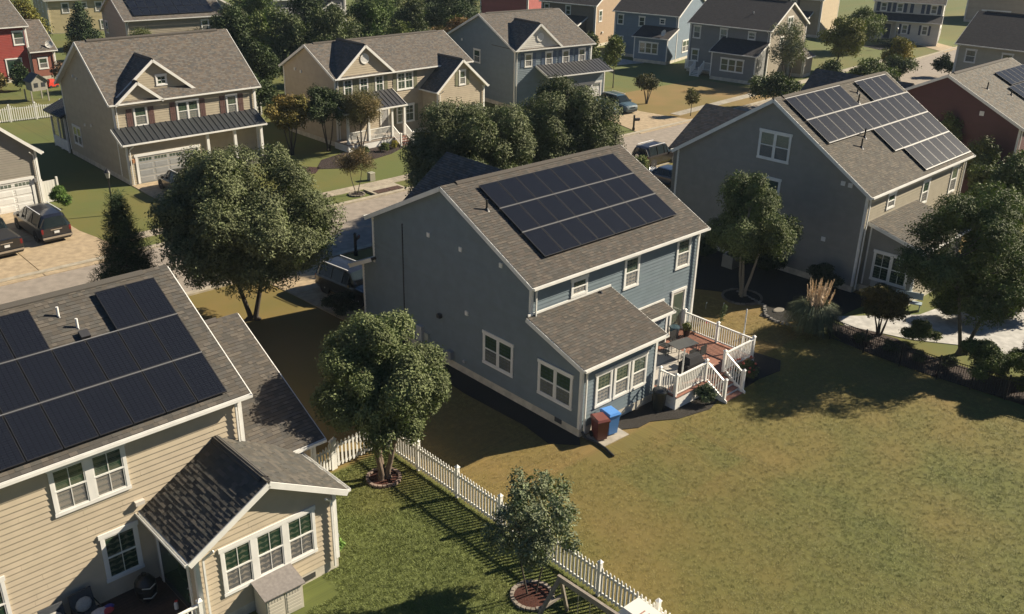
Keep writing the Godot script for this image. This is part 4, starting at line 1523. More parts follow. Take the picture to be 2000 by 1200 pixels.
	corner(h, Vector3(0.75, 0, 3.2), 0.42, 3.3, WHITE, Vector3.ZERO, Vector3(1, 0, -1))
	shed(h, 0.9, 6.85, 0.0, 3.55, 4.38, 3.43, "geo", Color(0.145, 0.13, 0.108), 0.25)
	var lean := Transform3D(Basis(Vector3(0, 0, 1), Vector3.UP, Vector3(-1, 0, 0)), Vector3(0.75, 0, 0))
	window(h, lean, 0.65, 0.92, 2.2, 1.9, 2, {"curtain": Color(0.03, 0.03, 0.025), "muntin": true, "screened": false})
	slab(h, "downspout", lean, 0.2, 0.5, 0.08, 3.6, 0.07, WHITE)
	slab(h, "breaker_box", lean, 0.8, 0.3, 0.45, 0.6, 0.14, Color(0.42, 0.42, 0.4))
	slab(h, "meter", lean, 1.5, 0.45, 0.2, 0.34, 0.14, Color(0.45, 0.44, 0.4))
	for w in [[5.92, 6.8, 2.2, 1.85, 2], [6.5, 4.35, 1.3, 1.45, 1]]:
		window(h, f.W, w[0], w[1], w[2], w[3], w[4], {"curtain": Color(0.2, 0.22, 0.2)})
	for w in [[2.66, 4.62, 1.06, 1.05], [7.55, 3.9, 1.05, 1.62], [11.92, 3.78, 1.08, 1.9]]:
		window(h, f.S, w[0], w[1], w[2], w[3], 1, {"curtain": Color(0.07, 0.08, 0.07)})
	window(h, f.S, 11.0, 1.1, 1.4, 1.3, 1, dimw)
	for v in [[11.66, 6.32, 0.26], [12.12, 6.3, 0.26], [8.6, 2.95, 0.22], [11.0, 2.7, 0.26]]:
		slab(h, "wall_vent", f.W, v[0], v[1], v[2], v[2], 0.06, WHITE)
	dish(h, Vector3(12.6, 3.35, 0.55), Vector3(0.6, 0.5, 1.0), 0.2)
	rf = Transform3D(Basis(Vector3.RIGHT, Vector3(0, sn, -1).normalized(), Vector3(0, 1, sn).normalized()), Vector3(0, 6.1, 0.35))
	panels(h, rf, 7.1, 0.25, 6, 1, 1.15, 1.97, [0])
	panels(h, rf, 5.95, 2.22, 7, 1, 1.15, 1.97, [0])
	panels(h, rf, 0.45, 4.19, 12, 1, 1.128, 1.97, [0, 1])
	panels(h, rf, 0.45, 6.16, 6, 1, 1.12, 1.9, [1])
	panels(h, rf, 9.15, 6.16, 4, 1, 1.12, 1.9, [1])
	for v in [[3.3, 3.3], [4.6, 3.9], [7.6, 6.5], [8.5, 7.2]]:
		vent_pipe(h, rf * Vector3(v[0], v[1], 0), 0.05, 0.55, Color(0.02, 0.02, 0.02))
	# front garage of that house
	slope(h, Vector3(0.9, 5.8, -14.9), Vector3(0.9, 5.8, -9.5), Vector3(4.9, 8.3, -9.5), Vector3(4.9, 8.3, -14.9))
	slope(h, Vector3(8.9, 5.8, -9.5), Vector3(8.9, 5.8, -14.9), Vector3(4.9, 8.3, -14.9), Vector3(4.9, 8.3, -9.5))
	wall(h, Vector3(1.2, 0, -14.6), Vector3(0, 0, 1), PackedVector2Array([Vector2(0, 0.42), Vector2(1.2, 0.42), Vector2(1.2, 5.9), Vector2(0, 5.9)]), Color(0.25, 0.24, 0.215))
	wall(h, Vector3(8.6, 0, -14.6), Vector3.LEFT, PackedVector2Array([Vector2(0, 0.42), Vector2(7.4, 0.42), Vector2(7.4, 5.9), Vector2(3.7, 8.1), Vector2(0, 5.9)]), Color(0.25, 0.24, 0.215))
	far_houses(lit, dimw)

func far_houses(lit: Dictionary, dimw: Dictionary) -> void:
	var rc := Color(0.132, 0.117, 0.1)
	var dk := Color(0.036, 0.034, 0.036)
	var mixed := {"curtain": Color(0.14, 0.2, 0.15)}
	# tan house with wine-red shutters
	var h := thing("tan_house", "tan house with wine red shutters and a black metal garage roof", "house", Vector3(0.3, 0, -46.6), 0.003)
	var f := block_x(h, 0, 12.0, -10.8, 0, 6.1, 4.1, TAN, {"mid": 0.45, "rk": 0.4, "expo": 0.19})
	f.G = wall(h, Vector3(0, 0, 1.5), Vector3.RIGHT, PackedVector2Array([Vector2(0, 0.12), Vector2(6.4, 0.12), Vector2(6.4, 3.15), Vector2(0, 3.15)]), TAN, false, 0.19, 0.1)
	wall(h, Vector3(0, 0, 0), Vector3(0, 0, 1), PackedVector2Array([Vector2(0, 0.42), Vector2(1.5, 0.42), Vector2(1.5, 3.2), Vector2(0, 4.1)]), TAN, false, 0.19)
	wall(h, Vector3(6.4, 0, 1.5), Vector3(0, 0, -1), PackedVector2Array([Vector2(0, 0.42), Vector2(1.5, 0.42), Vector2(1.5, 3.9), Vector2(0, 3.2)]), TAN, false, 0.19)
	corner(h, Vector3(0, 0, 1.5), 0.12, 3.1, WHITE, Vector3(0.2, 0, 0.11), Vector3(1, 0, -1))
	shed(h, -0.15, 11.6, 0.0, 1.85, 4.22, 3.3, "metal", Color(0.05, 0.051, 0.055), 0.25)
	garage_door(h, f.G, 0.75, 0.05, 4.9, 2.12, Color(0.3, 0.31, 0.31))
	slab(h, "wall_lamp", f.G, 0.3, 1.75, 0.16, 0.3, 0.14, Color(0.4, 0.2, 0.1))
	for x in [6.6, 9.0, 11.4]:
		var g := G.new()
		g.col = WHITE
		g.taper(Vector3(x, 0.4, 1.6), Vector3(0.25, 2.8, 0.25), 0.85)
		part("porch_post", g, M.paint, h)
	slab(h, "porch_floor", Transform3D(Basis.IDENTITY, Vector3(6.4, 0, 0)), 0, 0, 5.6, 0.4, 1.8, Color(0.4, 0.38, 0.34))
	# two dormer gables, the small one in front of the large
	block_z(h, 0.28, 3.66, -2.2, 0.16, 6.1, 1.55, TAN, {"base": 5.6, "sides": false, "ov": 0.22, "rk": 0.28, "gutter": false, "back": -2.2})
	var b2 := block_z(h, 0.28, 7.05, -4.0, -0.5, 6.2, 2.9, TAN, {"base": 6.1, "sides": false, "ov": 0.22, "rk": 0.3, "gutter": false, "back": -4.4})
	window(h, b2.S, 3.55, 6.95, 0.9, 0.9, 1, {"curtain": DIM, "muntin": true, "screened": false})
	for w in [[1.5, 4.1, 1.1, 1.7, 1], [5.0, 4.0, 1.9, 1.72, 2], [9.3, 4.0, 1.0, 1.7, 1]]:
		window(h, f.S, w[0], w[1], w[2], w[3], w[4], {"curtain": Color(0.2, 0.25, 0.17)})
		for s in [w[0] - 0.55, w[0] + w[2] + 0.1]:
			shutter(h, f.S, s, w[1] + 0.02, 0.45, 1.62, Color(0.12, 0.065, 0.055))
	window(h, f.W, 1.2, 1.15, 1.8, 1.7, 2, {"curtain": Color(0.16, 0.17, 0.13)})
	for v in [[3.2, 7.0], [3.9, 6.9], [4.2, 3.2], [5.6, 3.4]]:
		slab(h, "wall_vent", f.W, v[0], v[1], 0.18, 0.2, 0.08, WHITE)
	# screened porch behind it
	slope(h, Vector3(-0.6, 3.2, -14.9), Vector3(-0.6, 3.2, -10.8), Vector3(1.9, 4.3, -10.8), Vector3(1.9, 4.3, -14.9), "metal", Color(0.05, 0.051, 0.055))
	for z in [-14.5, -12.9, -11.2]:
		var g := G.new()
		g.col = WHITE
		g.box(Vector3(-0.1, 1.5, z), Vector3(0.14, 3.0, 0.14))
		part("porch_post", g, M.paint, h)
	var g2 := G.new()
	g2.col = WHITE
	g2.box(Vector3(-0.1, 0.55, -12.8), Vector3(0.1, 0.9, 3.5))
	part("porch_skirt", g2, M.paint, h)
	var g3 := G.new()
	g3.box(Vector3(-0.06, 2.0, -12.8), Vector3(0.02, 2.1, 3.3))
	part("porch_screen", g3, M.screen, h)
	var g4 := G.new()
	g4.col = Color(0.04, 0.045, 0.05)
	g4.box(Vector3(1.9, 1.6, -12.8), Vector3(2.6, 3.1, 3.4))
	part("porch_room", g4, M.cloth, h)
	# beige house with green shutters
	h = thing("beige_house", "beige house with pale green shutters and a front porch stair", "house", Vector3(19.27, 0, -45.1), 0.014)
	var beige := Color(0.42, 0.355, 0.26)
	f = block_x(h, 0, 15.6, -8.5, 0, 6.18, 2.44, beige, {"expo": 0.19})
	var dg := block_z(h, 0.3, 6.0, -4.0, 0.12, 6.2, 2.65, beige, {"base": 5.9, "sides": false, "ov": 0.3, "rk": 0.28, "gutter": false, "back": -4.0, "expo": 0.19})
	dish_vent(h, dg.S, 2.85, 7.6)
	var gw := block_z(h, 9.75, 15.6, -1.0, 2.3, 4.2, 2.75, beige, {"expo": 0.19, "back": -3.6})
	window(h, gw.S, 2.6, 4.45, 0.85, 1.5, 1, mixed)
	shutter(h, gw.S, 2.15, 4.47, 0.36, 1.42, Color(0.19, 0.19, 0.12))
	shutter(h, gw.S, 3.54, 4.47, 0.36, 1.42, Color(0.19, 0.19, 0.12))
	garage_door(h, gw.S, 0.7, 0.05, 4.5, 2.2)
	for w in [[0.85, 4.4, 0.95, 1.65, 1], [2.55, 4.38, 0.95, 1.65, 1], [4.28, 4.35, 0.95, 1.7, 1], [6.75, 4.28, 1.9, 1.75, 2], [6.6, 1.2, 2.1, 1.75, 2]]:
		window(h, f.S, w[0], w[1], w[2], w[3], w[4], {"curtain": Color(0.12, 0.15, 0.13), "grid": true, "muntin": true, "screened": false})
		for s in [w[0] - 0.46, w[0] + w[2] + 0.08]:
			shutter(h, f.S, s, w[1] + 0.02, 0.38, 1.6, Color(0.19, 0.19, 0.12))
	shed(h, -0.4, 6.0, 0.0, 2.2, 4.6, 3.5, "metal", Color(0.06, 0.061, 0.066), 0.2)
	var pf := G.new()
	pf.col = Color(0.42, 0.36, 0.3)
	pf.box(Vector3(2.9, 0.62, 1.05), Vector3(6.4, 0.12, 2.1))
	part("porch_floor", pf, M.wood, h)
	var ps := G.new()
	ps.col = WHITE
	ps.box(Vector3(2.9, 0.28, 2.05), Vector3(6.4, 0.56, 0.06))
	ps.box(Vector3(-0.3, 0.28, 1.0), Vector3(0.06, 0.56, 2.1))
	part("porch_skirt", ps, M.paint, h)
	for x in [-0.2, 2.0, 4.6, 6.0]:
		var g := G.new()
		g.col = WHITE
		g.taper(Vector3(x, 0.68, 2.0), Vector3(0.22, 2.75, 0.22), 0.85)
		part("porch_post", g, M.paint, h)
	railing(h, Vector3(-0.2, 0.7, 2.0), Vector3(4.6, 0.7, 2.0), false, false)
	for k in 4:
		var g := G.new()
		g.col = Color(0.34, 0.17, 0.13)
		g.box(Vector3(5.3, 0.58 - k * 0.16, 2.25 + k * 0.28), Vector3(1.3, 0.08, 0.3))
		g.col = WHITE
		g.box(Vector3(5.3, 0.46 - k * 0.16, 2.37 + k * 0.28), Vector3(1.3, 0.14, 0.03))
		part("step", g, M.wood, h)
	for x in [4.6, 6.0]:
		railing(h, Vector3(x, 0.7, 2.1), Vector3(x, 0.05, 3.3), false, true)
	door(h, f.S, 4.7, 0.68, 1.05, 2.2, Color(0.32, 0.32, 0.32))
	for v in [[2.0, 6.0], [3.0, 5.9]]:
		slab(h, "wall_vent", f.W, v[0], v[1], 0.2, 0.24, 0.1, WHITE)
	# blue house across the street
	h = thing("blue_house", "blue house with a white front gable and two cars on its drive", "house", Vector3(42.6, 0, -46.93), -0.108)
	var blue2 := Color(0.17, 0.215, 0.25)
	f = block_x(h, 0, 10.6, -12.8, 0, 6.26, 3.05, blue2, {"expo": 0.19})
	dg = block_z(h, 0.2, 5.9, -4.5, 0.1, 6.3, 2.55, Color(0.6, 0.58, 0.53), {"base": 6.1, "sides": false, "ov": 0.25, "rk": 0.28, "gutter": false, "back": -4.2, "expo": 0.19})
	dish_vent(h, dg.S, 3.0, 7.4)
	for x in [1.28, 4.05, 6.4, 8.7]:
		window(h, f.S, x, 4.35, 1.0, 1.5, 1, lit)
		for s in [x - 0.52, x + 1.08]:
			shutter(h, f.S, s, 4.37, 0.42, 1.45, Color(0.075, 0.11, 0.17))
	window(h, f.W, 5.2, 3.95, 1.3, 1.55, 1, mixed)
	slab(h, "wall_vent", f.W, 2.8, 6.0, 0.2, 0.24, 0.1, WHITE)
	shed(h, 3.0, 11.6, 0.0, 2.35, 4.5, 3.6, "metal", Color(0.085, 0.085, 0.09), 0.2)
	f.G = wall(h, Vector3(5.4, 0, 1.5), Vector3.RIGHT, PackedVector2Array([Vector2(0, 0.12), Vector2(6.0, 0.12), Vector2(6.0, 3.6), Vector2(0, 3.6)]), blue2, false, 0.19, 0.1)
	wall(h, Vector3(5.4, 0, -2.0), Vector3(0, 0, 1), PackedVector2Array([Vector2(0, 0.42), Vector2(3.5, 0.42), Vector2(3.5, 3.6), Vector2(0, 3.6)]), blue2, false, 0.19)
	wall(h, Vector3(11.4, 0, 1.5), Vector3(0, 0, -1), PackedVector2Array([Vector2(0, 0.42), Vector2(5.0, 0.42), Vector2(5.0, 3.6), Vector2(0, 3.6)]), blue2, false, 0.19)
	corner(h, Vector3(5.4, 0, 1.5), 0.12, 3.5, WHITE, Vector3.ZERO, Vector3(1, 0, -1))
	corner(h, Vector3(11.4, 0, 1.5), 0.12, 3.5, WHITE, Vector3.ZERO, Vector3(-1, 0, -1))
	garage_door(h, f.G, 0.7, 0.05, 4.7, 2.15)
	# the grey shingled garage on the left edge
	h = thing("shingled_house", "taupe shingled garage gable with a white door at the left edge", "house", Vector3(-14.0, 0, -43.75), 0.03)
	f = block_z(h, 0.2, 7.5, -12.0, 0.0, 4.05, 3.5, Color(0.27, 0.245, 0.2), {"expo": 0.17, "ov": 0.35, "rk": 0.32, "base": 0.15})
	garage_door(h, f.S, 1.75, 0.05, 4.9, 2.13)
	window(h, f.S, 3.1, 3.4, 1.0, 1.3, 1, mixed)
	slab(h, "wall_lamp", f.S, 6.85, 1.9, 0.16, 0.3, 0.16, Color(0.2, 0.2, 0.2))
	block_x(h, -8.0, 4.0, -16.0, -5.0, 6.0, 3.2, Color(0.27, 0.245, 0.2), {"skip": ""})
	# houses up the street
	h = thing("blue_house", "blue house with a dark roof and a hipped sun room of three windows", "house", Vector3(79.15, 0, -65.33), -1.326)
	f = block_x(h, 0, 9.72, -11.0, 0, 6.16, 3.05, Color(0.15, 0.205, 0.26), {"roof": dk})
	rear_room(h, f, 4.75, 9.7, 3.0, 3.45, 4.6, Color(0.15, 0.205, 0.26), dk)
	for w in [[0.4, 4.3, 1.0, 1.5], [3.75, 4.3, 0.98, 1.45], [6.95, 4.85, 0.85, 0.85], [0.5, 1.2, 1.0, 1.6]]:
		window(h, f.S, w[0], w[1], w[2], w[3], 1, dimw)
	window(h, Transform3D(Basis.IDENTITY, Vector3(0, 0, 3.0)), 5.5, 1.2, 2.9, 1.65, 3, {"curtain": Color(0.4, 0.38, 0.33), "screened": false})
	window(h, f.E, 2.0, 1.0, 2.6, 1.75, 2, {"curtain": Color(0.1, 0.09, 0.07)})
	dish(h, Vector3(8.9, 4.1, 2.6), Vector3(-0.5, 0.5, 1.0), 0.45)
	h = thing("gray_house", "dark grey house with a tan gable end and a small white porch stair", "house", Vector3(77.3, 0, -50.64), -1.423)
	var gy := Color(0.27, 0.235, 0.18)
	f = block_x(h, 0, 11.16, -11.0, 0, 6.28, 3.05, gy, {"roof": dk, "colS": Color(0.2, 0.205, 0.205)})
	rear_room(h, f, 5.0, 11.0, 3.0, 3.5, 4.9, Color(0.2, 0.205, 0.205), dk)
	for w in [[0.5, 4.3, 1.1, 1.7], [4.3, 4.3, 1.1, 1.7], [8.2, 4.9, 1.05, 1.05], [0.5, 1.4, 1.1, 1.65]]:
		window(h, f.S, w[0], w[1], w[2], w[3], 1, mixed)
	window(h, Transform3D(Basis.IDENTITY, Vector3(0, 0, 3.0)), 6.3, 1.2, 3.2, 1.7, 3, {"curtain": Color(0.3, 0.29, 0.26), "screened": false})
	window(h, f.E, 4.6, 6.1, 1.7, 1.5, 2, {"curtain": Color(0.25, 0.27, 0.22)})
	window(h, f.E, 3.0, 3.7, 1.1, 1.6, 1, {"curtain": Color(0.25, 0.27, 0.22)})
	vent_pipe(h, Vector3(7.4, 7.55, -2.6), 0.06, 0.5, Color(0.6, 0.6, 0.58))
	slab(h, "landing", Transform3D(Basis.IDENTITY, Vector3(0, 0, 0.05)), 0.6, 0.55, 4.0, 0.12, 1.5, Color(0.45, 0.42, 0.36))
	railing(h, Vector3(0.6, 0.68, 1.5), Vector3(2.0, 0.68, 1.5))
	railing(h, Vector3(3.2, 0.68, 1.5), Vector3(4.6, 0.68, 1.5))
	for k in 4:
		slab(h, "step", Transform3D(Basis.IDENTITY, Vector3(2.0, 0, 1.5 + k * 0.28)), 0, 0.44 - k * 0.15, 1.2, 0.08, 0.3, WHITE)
	railing(h, Vector3(2.0, 0.68, 1.55), Vector3(2.0, 0.05, 2.7), false, true)
	railing(h, Vector3(3.2, 0.68, 1.55), Vector3(3.2, 0.05, 2.7), false, true)
	block_z(h, 11.2, 13.4, -9.0, -6.5, 2.6, 0.8, gy, {"roof": rc})
	# white house with navy shutters
	h = thing("white_house", "white house with navy shutters and a dark band of porch roof", "house", Vector3(125.9, 0, -50.6), -1.181)
	var wht := Color(0.55, 0.53, 0.48)
	f = block_x(h, 0, 10.4, -11.0, 0, 6.25, 3.05, wht, {})
	f.L = wall(h, Vector3(3.9, 0, 1.9), Vector3.RIGHT, PackedVector2Array([Vector2(0, 0.42), Vector2(6.5, 0.42), Vector2(6.5, 3.35), Vector2(0, 3.35)]), wht)
	wall(h, Vector3(10.4, 0, 1.9), Vector3(0, 0, -1), PackedVector2Array([Vector2(0, 0.42), Vector2(1.9, 0.42), Vector2(1.9, 4.2), Vector2(0, 3.35)]), wht)
	wall(h, Vector3(3.9, 0, 0), Vector3(0, 0, 1), PackedVector2Array([Vector2(0, 0.42), Vector2(1.9, 0.42), Vector2(1.9, 3.35), Vector2(0, 4.2)]), wht)
	shed(h, 0, 10.4, 0.0, 2.3, 4.5, 3.55, "tex", dk, 0.2)
	for x in [1.0, 3.45, 6.1, 8.55]:
		if x != 6.1: window(h, f.S, x, 4.65, 0.98, 1.45, 1, mixed)
		for s in [x - 0.62, x + 1.05]:
			shutter(h, f.S, s, 4.66, 0.52, 1.4, Color(0.025, 0.045, 0.1))
	for x in [0.9, 3.9]:
		window(h, f.L, x, 1.55, 0.95, 1.55, 1, mixed)
		for s in [x - 0.4, x + 1.02]:
			shutter(h, f.L, s, 1.56, 0.32, 1.5, Color(0.02, 0.035, 0.085))
	door(h, f.S, 1.9, 0.5, 1.3, 2.4, Color(0.02, 0.035, 0.08))
	garage_door(h, f.E, 1.6, 0.05, 4.2, 2.2)
	window(h, f.E, 7.4, 3.9, 1.7, 1.5, 2, dimw)
	for k in 4:
		slab(h, "step", Transform3D(Basis.IDENTITY, Vector3(1.9, 0, 1.9 + k * 0.3)), 0, 0.44 - k * 0.15, 1.3, 0.08, 0.3, Color(0.5, 0.5, 0.48))
	# pale yellow house at the right edge
	h = thing("pale_house", "pale yellow house with a black roof at the right edge", "house", Vector3(89.3, 0, -20.85), -1.495)
	f = block_x(h, 0, 13.0, -11.2, 0, 6.21, 3.25, Color(0.43, 0.4, 0.31), {"roof": dk})
	window(h, f.S, 1.0, 4.15, 1.25, 1.6, 1, {"curtain": Color(0.1, 0.16, 0.13)})
	window(h, f.S, 5.0, 4.15, 1.25, 1.6, 1, mixed)
	slab(h, "wall_vent", f.S, 1.0, 2.6, 0.2, 0.2, 0.06, Color(0.3, 0.3, 0.3))
	# dark red house
	h = thing("dark_red_house", "dark red house with pale glaring solar panels behind the tan house", "house", Vector3(49.18, 0, 1.56), 0.031)
	var wine := Color(0.1, 0.038, 0.036)
	f = block_x(h, 0, 12.5, -11.94, 0, 6.2, 3.13, wine, {"roof": Color(0.145, 0.13, 0.11)})
	var sn := 3.13 / (5.97 + 0.34)
	var rf := Transform3D(Basis(Vector3.RIGHT, Vector3(0, sn, -1).normalized(), Vector3(0, 1, sn).normalized()), Vector3(0, 6.2, 0.34))
	panels(h, rf, 6.2, 4.1, 6, 1, 1.05, 1.75)
	panels(h, rf, 5.2, 2.3, 7, 1, 1.05, 1.75)
	vent_pipe(h, rf * Vector3(2.3, 4.6, 0), 0.05, 0.5, Color(0.02, 0.02, 0.02))
	vent_pipe(h, rf * Vector3(4.4, 3.3, 0), 0.05, 0.35, Color(0.02, 0.02, 0.02))
	slab(h, "wall_vent", f.W, 8.8, 6.6, 0.32, 0.34, 0.06, WHITE)
	slope(h, Vector3(0.0, 5.0, -19.0), Vector3(0.0, 5.0, -10.0), Vector3(3.4, 7.6, -10.0), Vector3(3.4, 7.6, -19.0))
	slope(h, Vector3(6.8, 5.0, -10.0), Vector3(6.8, 5.0, -19.0), Vector3(3.4, 7.6, -19.0), Vector3(3.4, 7.6, -10.0))
	wall(h, Vector3(0.3, 0, -18.8), Vector3(0, 0, 1), PackedVector2Array([Vector2(0, 0.42), Vector2(7.0, 0.42), Vector2(7.0, 5.0), Vector2(0, 5.0)]), wine)
	wall(h, Vector3(6.5, 0, -18.8), Vector3.LEFT, PackedVector2Array([Vector2(0, 0.42), Vector2(6.2, 0.42), Vector2(6.2, 5.0), Vector2(3.1, 7.4), Vector2(0, 5.0)]), wine)
	# bright red house, top left
	h = thing("red_house", "bright red house with a brick side wing in the top left corner", "house", Vector3(-3.25, 0, -93.0), 0.017)
	var red := Color(0.3, 0.045, 0.035)
	f = block_x(h, 0, 12.0, -10.7, 0, 6.18, 2.6, red, {})
	var wing := block_x(h, 12.0, 14.6, -8.0, 0.4, 3.3, 3.0, Color(0.26, 0.085, 0.05), {"skip": "W", "expo": 0.08})
	window(h, f.S, 10.45, 4.05, 1.25, 1.65, 1, mixed)
	window(h, f.S, 6.0, 4.05, 1.25, 1.65, 1, mixed)
	window(h, wing.S, 0.6, 1.2, 1.1, 1.4, 1, mixed)
	door(h, f.S, 9.2, 0.5, 1.8, 2.2, Color(0.06, 0.07, 0.08), true)
	dish(h, Vector3(14.2, 3.9, 0.3), Vector3(-0.4, 0.5, 1.0), 0.45)
	# yellow house
	h = thing("yellow_house", "yellow house with white framed windows behind the magnolia", "house", Vector3(22.65, 0, -128.9), -0.15)
	f = block_x(h, 0, 12.0, -11.0, 0, 4.9, 3.0, Color(0.52, 0.44, 0.25), {"base": 0.1})
	for w in [[2.1, 2.9, 1.1, 1.6], [5.0, 3.5, 0.8, 1.0], [6.9, 3.0, 1.1, 1.5], [7.3, 0.3, 1.2, 1.5]]:
		window(h, f.S, w[0], w[1], w[2], w[3], 1, mixed)
	for w in [1.5, 4.5, 7.5]:
		window(h, f.W, w, 2.9, 1.0, 1.5, 1, dimw)
	# grey-tan house with solar roof, top
	h = thing("solar_house", "grey tan house with navy solar panels behind the willow bush", "house", Vector3(19.65, 0, -91.46), -0.112)
	f = block_x(h, 0, 12.2, -10.25, 0, 6.17, 2.65, Color(0.36, 0.31, 0.235), {})
	sn = 2.65 / (5.125 + 0.34)
	rf = Transform3D(Basis(Vector3.RIGHT, Vector3(0, sn, -1).normalized(), Vector3(0, 1, sn).normalized()), Vector3(0, 6.17, 0.34))
	panels(h, rf, 1.2, 0.7, 9, 3, 1.1, 1.7)
	window(h, f.S, 9.2, 4.3, 1.0, 1.5, 1, mixed)
	window(h, f.W, 1.0, 3.6, 1.1, 1.6, 1, dimw)
	# two more, mostly off the top edge
	h = thing("brown_house", "tan brown house with a dark roof behind the blue one", "house", Vector3(79.65, 0, -80.8), -1.341)
	f = block_x(h, 0, 9.56, -11.0, 0, 6.07, 3.05, Color(0.36, 0.255, 0.16), {"roof": dk, "colS": Color(0.21, 0.17, 0.13)})
	rear_room(h, f, 2.0, 8.0, 3.0, 3.3, 4.4, Color(0.21, 0.17, 0.13), dk)
	for w in [[0.5, 4.4, 0.95, 1.4], [4.3, 4.3, 0.95, 1.5]]:
		window(h, f.S, w[0], w[1], w[2], w[3], 1, dimw)
	window(h, f.E, 0.9, 3.6, 1.0, 1.75, 1, mixed)
	slab(h, "vent_hood", f.E, 2.0, 1.9, 0.25, 0.25, 0.2, WHITE)
	h = thing("red_house", "small red gable end beyond the brown house at the top edge", "house", Vector3(86.5, 0, -103.0), -1.35)
	block_x(h, 0, 10.0, -11.0, 0, 6.0, 3.0, Color(0.33, 0.07, 0.06), {"roof": dk})
	h = thing("tan_house", "tan house with a dark dormer roof behind the olive trees", "house", Vector3(118.0, 0, -66.0), -1.3)
	f = block_x(h, 0, 9.5, -11.0, 0, 6.0, 3.2, Color(0.43, 0.35, 0.23), {"colS": Color(0.33, 0.28, 0.2)})
	window(h, f.S, 4.2, 4.3, 1.1, 1.5, 1, dimw)
	shutter(h, f.S, 3.7, 4.3, 0.42, 1.5, Color(0.05, 0.04, 0.045))
	shutter(h, f.S, 5.38, 4.3, 0.42, 1.5, Color(0.05, 0.04, 0.045))
	shed(h, 1.0, 8.0, 0.0, 2.4, 4.1, 3.3, "tex", dk, 0.2)
	h = thing("gray_house", "grey gable with a pale blue wall above the tall hedge trees", "house", Vector3(30.5, 0, -101.0), -0.1)
	f = block_z(h, 0, 9.0, -12.0, 0, 5.2, 2.6, Color(0.2, 0.24, 0.26), {})
	h = thing("white_trimmed_house", "grey roofed house with white dormer trim above the hedge trees", "house", Vector3(48.0, 0, -106.0), -0.1)
	f = block_x(h, 0, 12.0, -11.0, 0, 5.6, 2.8, Color(0.3, 0.3, 0.3), {})
	block_z(h, 7.0, 11.0, -4.0, 0.8, 3.6, 1.5, Color(0.3, 0.3, 0.3), {})
	h = thing("beige_house", "beige house with a white garage in the top right corner", "house", Vector3(165.0, 0, -52.0), -1.2)
	f = block_x(h, 0, 11.0, -11.0, 0, 6.0, 3.0, Color(0.42, 0.35, 0.26), {})
	garage_door(h, f.S, 3.0, 0.05, 4.6, 2.2)

func dish_vent(h: Node3D, f: Transform3D, u: float, y: float) -> void:  # round gable vent
	var g := G.new()
	g.col = WHITE
	g.lathe(Vector3.ZERO, [Vector2(0.01, 0), Vector2(0.46, 0.0), Vector2(0.46, 0.07), Vector2(0.38, 0.07), Vector2(0.36, 0.03), Vector2(0.01, 0.03)], 20)
	for k in 5:
		g.box(Vector3(0, 0.045, -0.24 + k * 0.12), Vector3(0.56, 0.02, 0.07))
	part("gable_vent", g, M.paint, h, f * Transform3D(Basis(Vector3.RIGHT, PI / 2), Vector3(u, y, 0.014)))

func rear_room(h: Node3D, f: Dictionary, x0: float, x1: float, d: float, ye: float, yt: float, col: Color, roof: Color) -> void:
	var yw := ye - 0.05
	wall(h, Vector3(x0, 0, d), Vector3.RIGHT, PackedVector2Array([Vector2(0, 0.42), Vector2(x1 - x0, 0.42), Vector2(x1 - x0, yw), Vector2(0, yw)]), col)
	wall(h, Vector3(x1, 0, d), Vector3(0, 0, -1), PackedVector2Array([Vector2(0, 0.42), Vector2(d, 0.42), Vector2(d, yt - 0.2), Vector2(0, yw)]), col)
	wall(h, Vector3(x0, 0, 0), Vector3(0, 0, 1), PackedVector2Array([Vector2(0, 0.42), Vector2(d, 0.42), Vector2(d, yw), Vector2(0, yt - 0.2)]), col)
	for x in [x0, x1]:
		corner(h, Vector3(x, 0, d), 0.42, yw, WHITE, Vector3.ZERO, Vector3(1 if x == x0 else -1, 0, -1))
	shed(h, x0, x1, 0.0, d + 0.34, yt, ye, "tex", roof, 0.25)

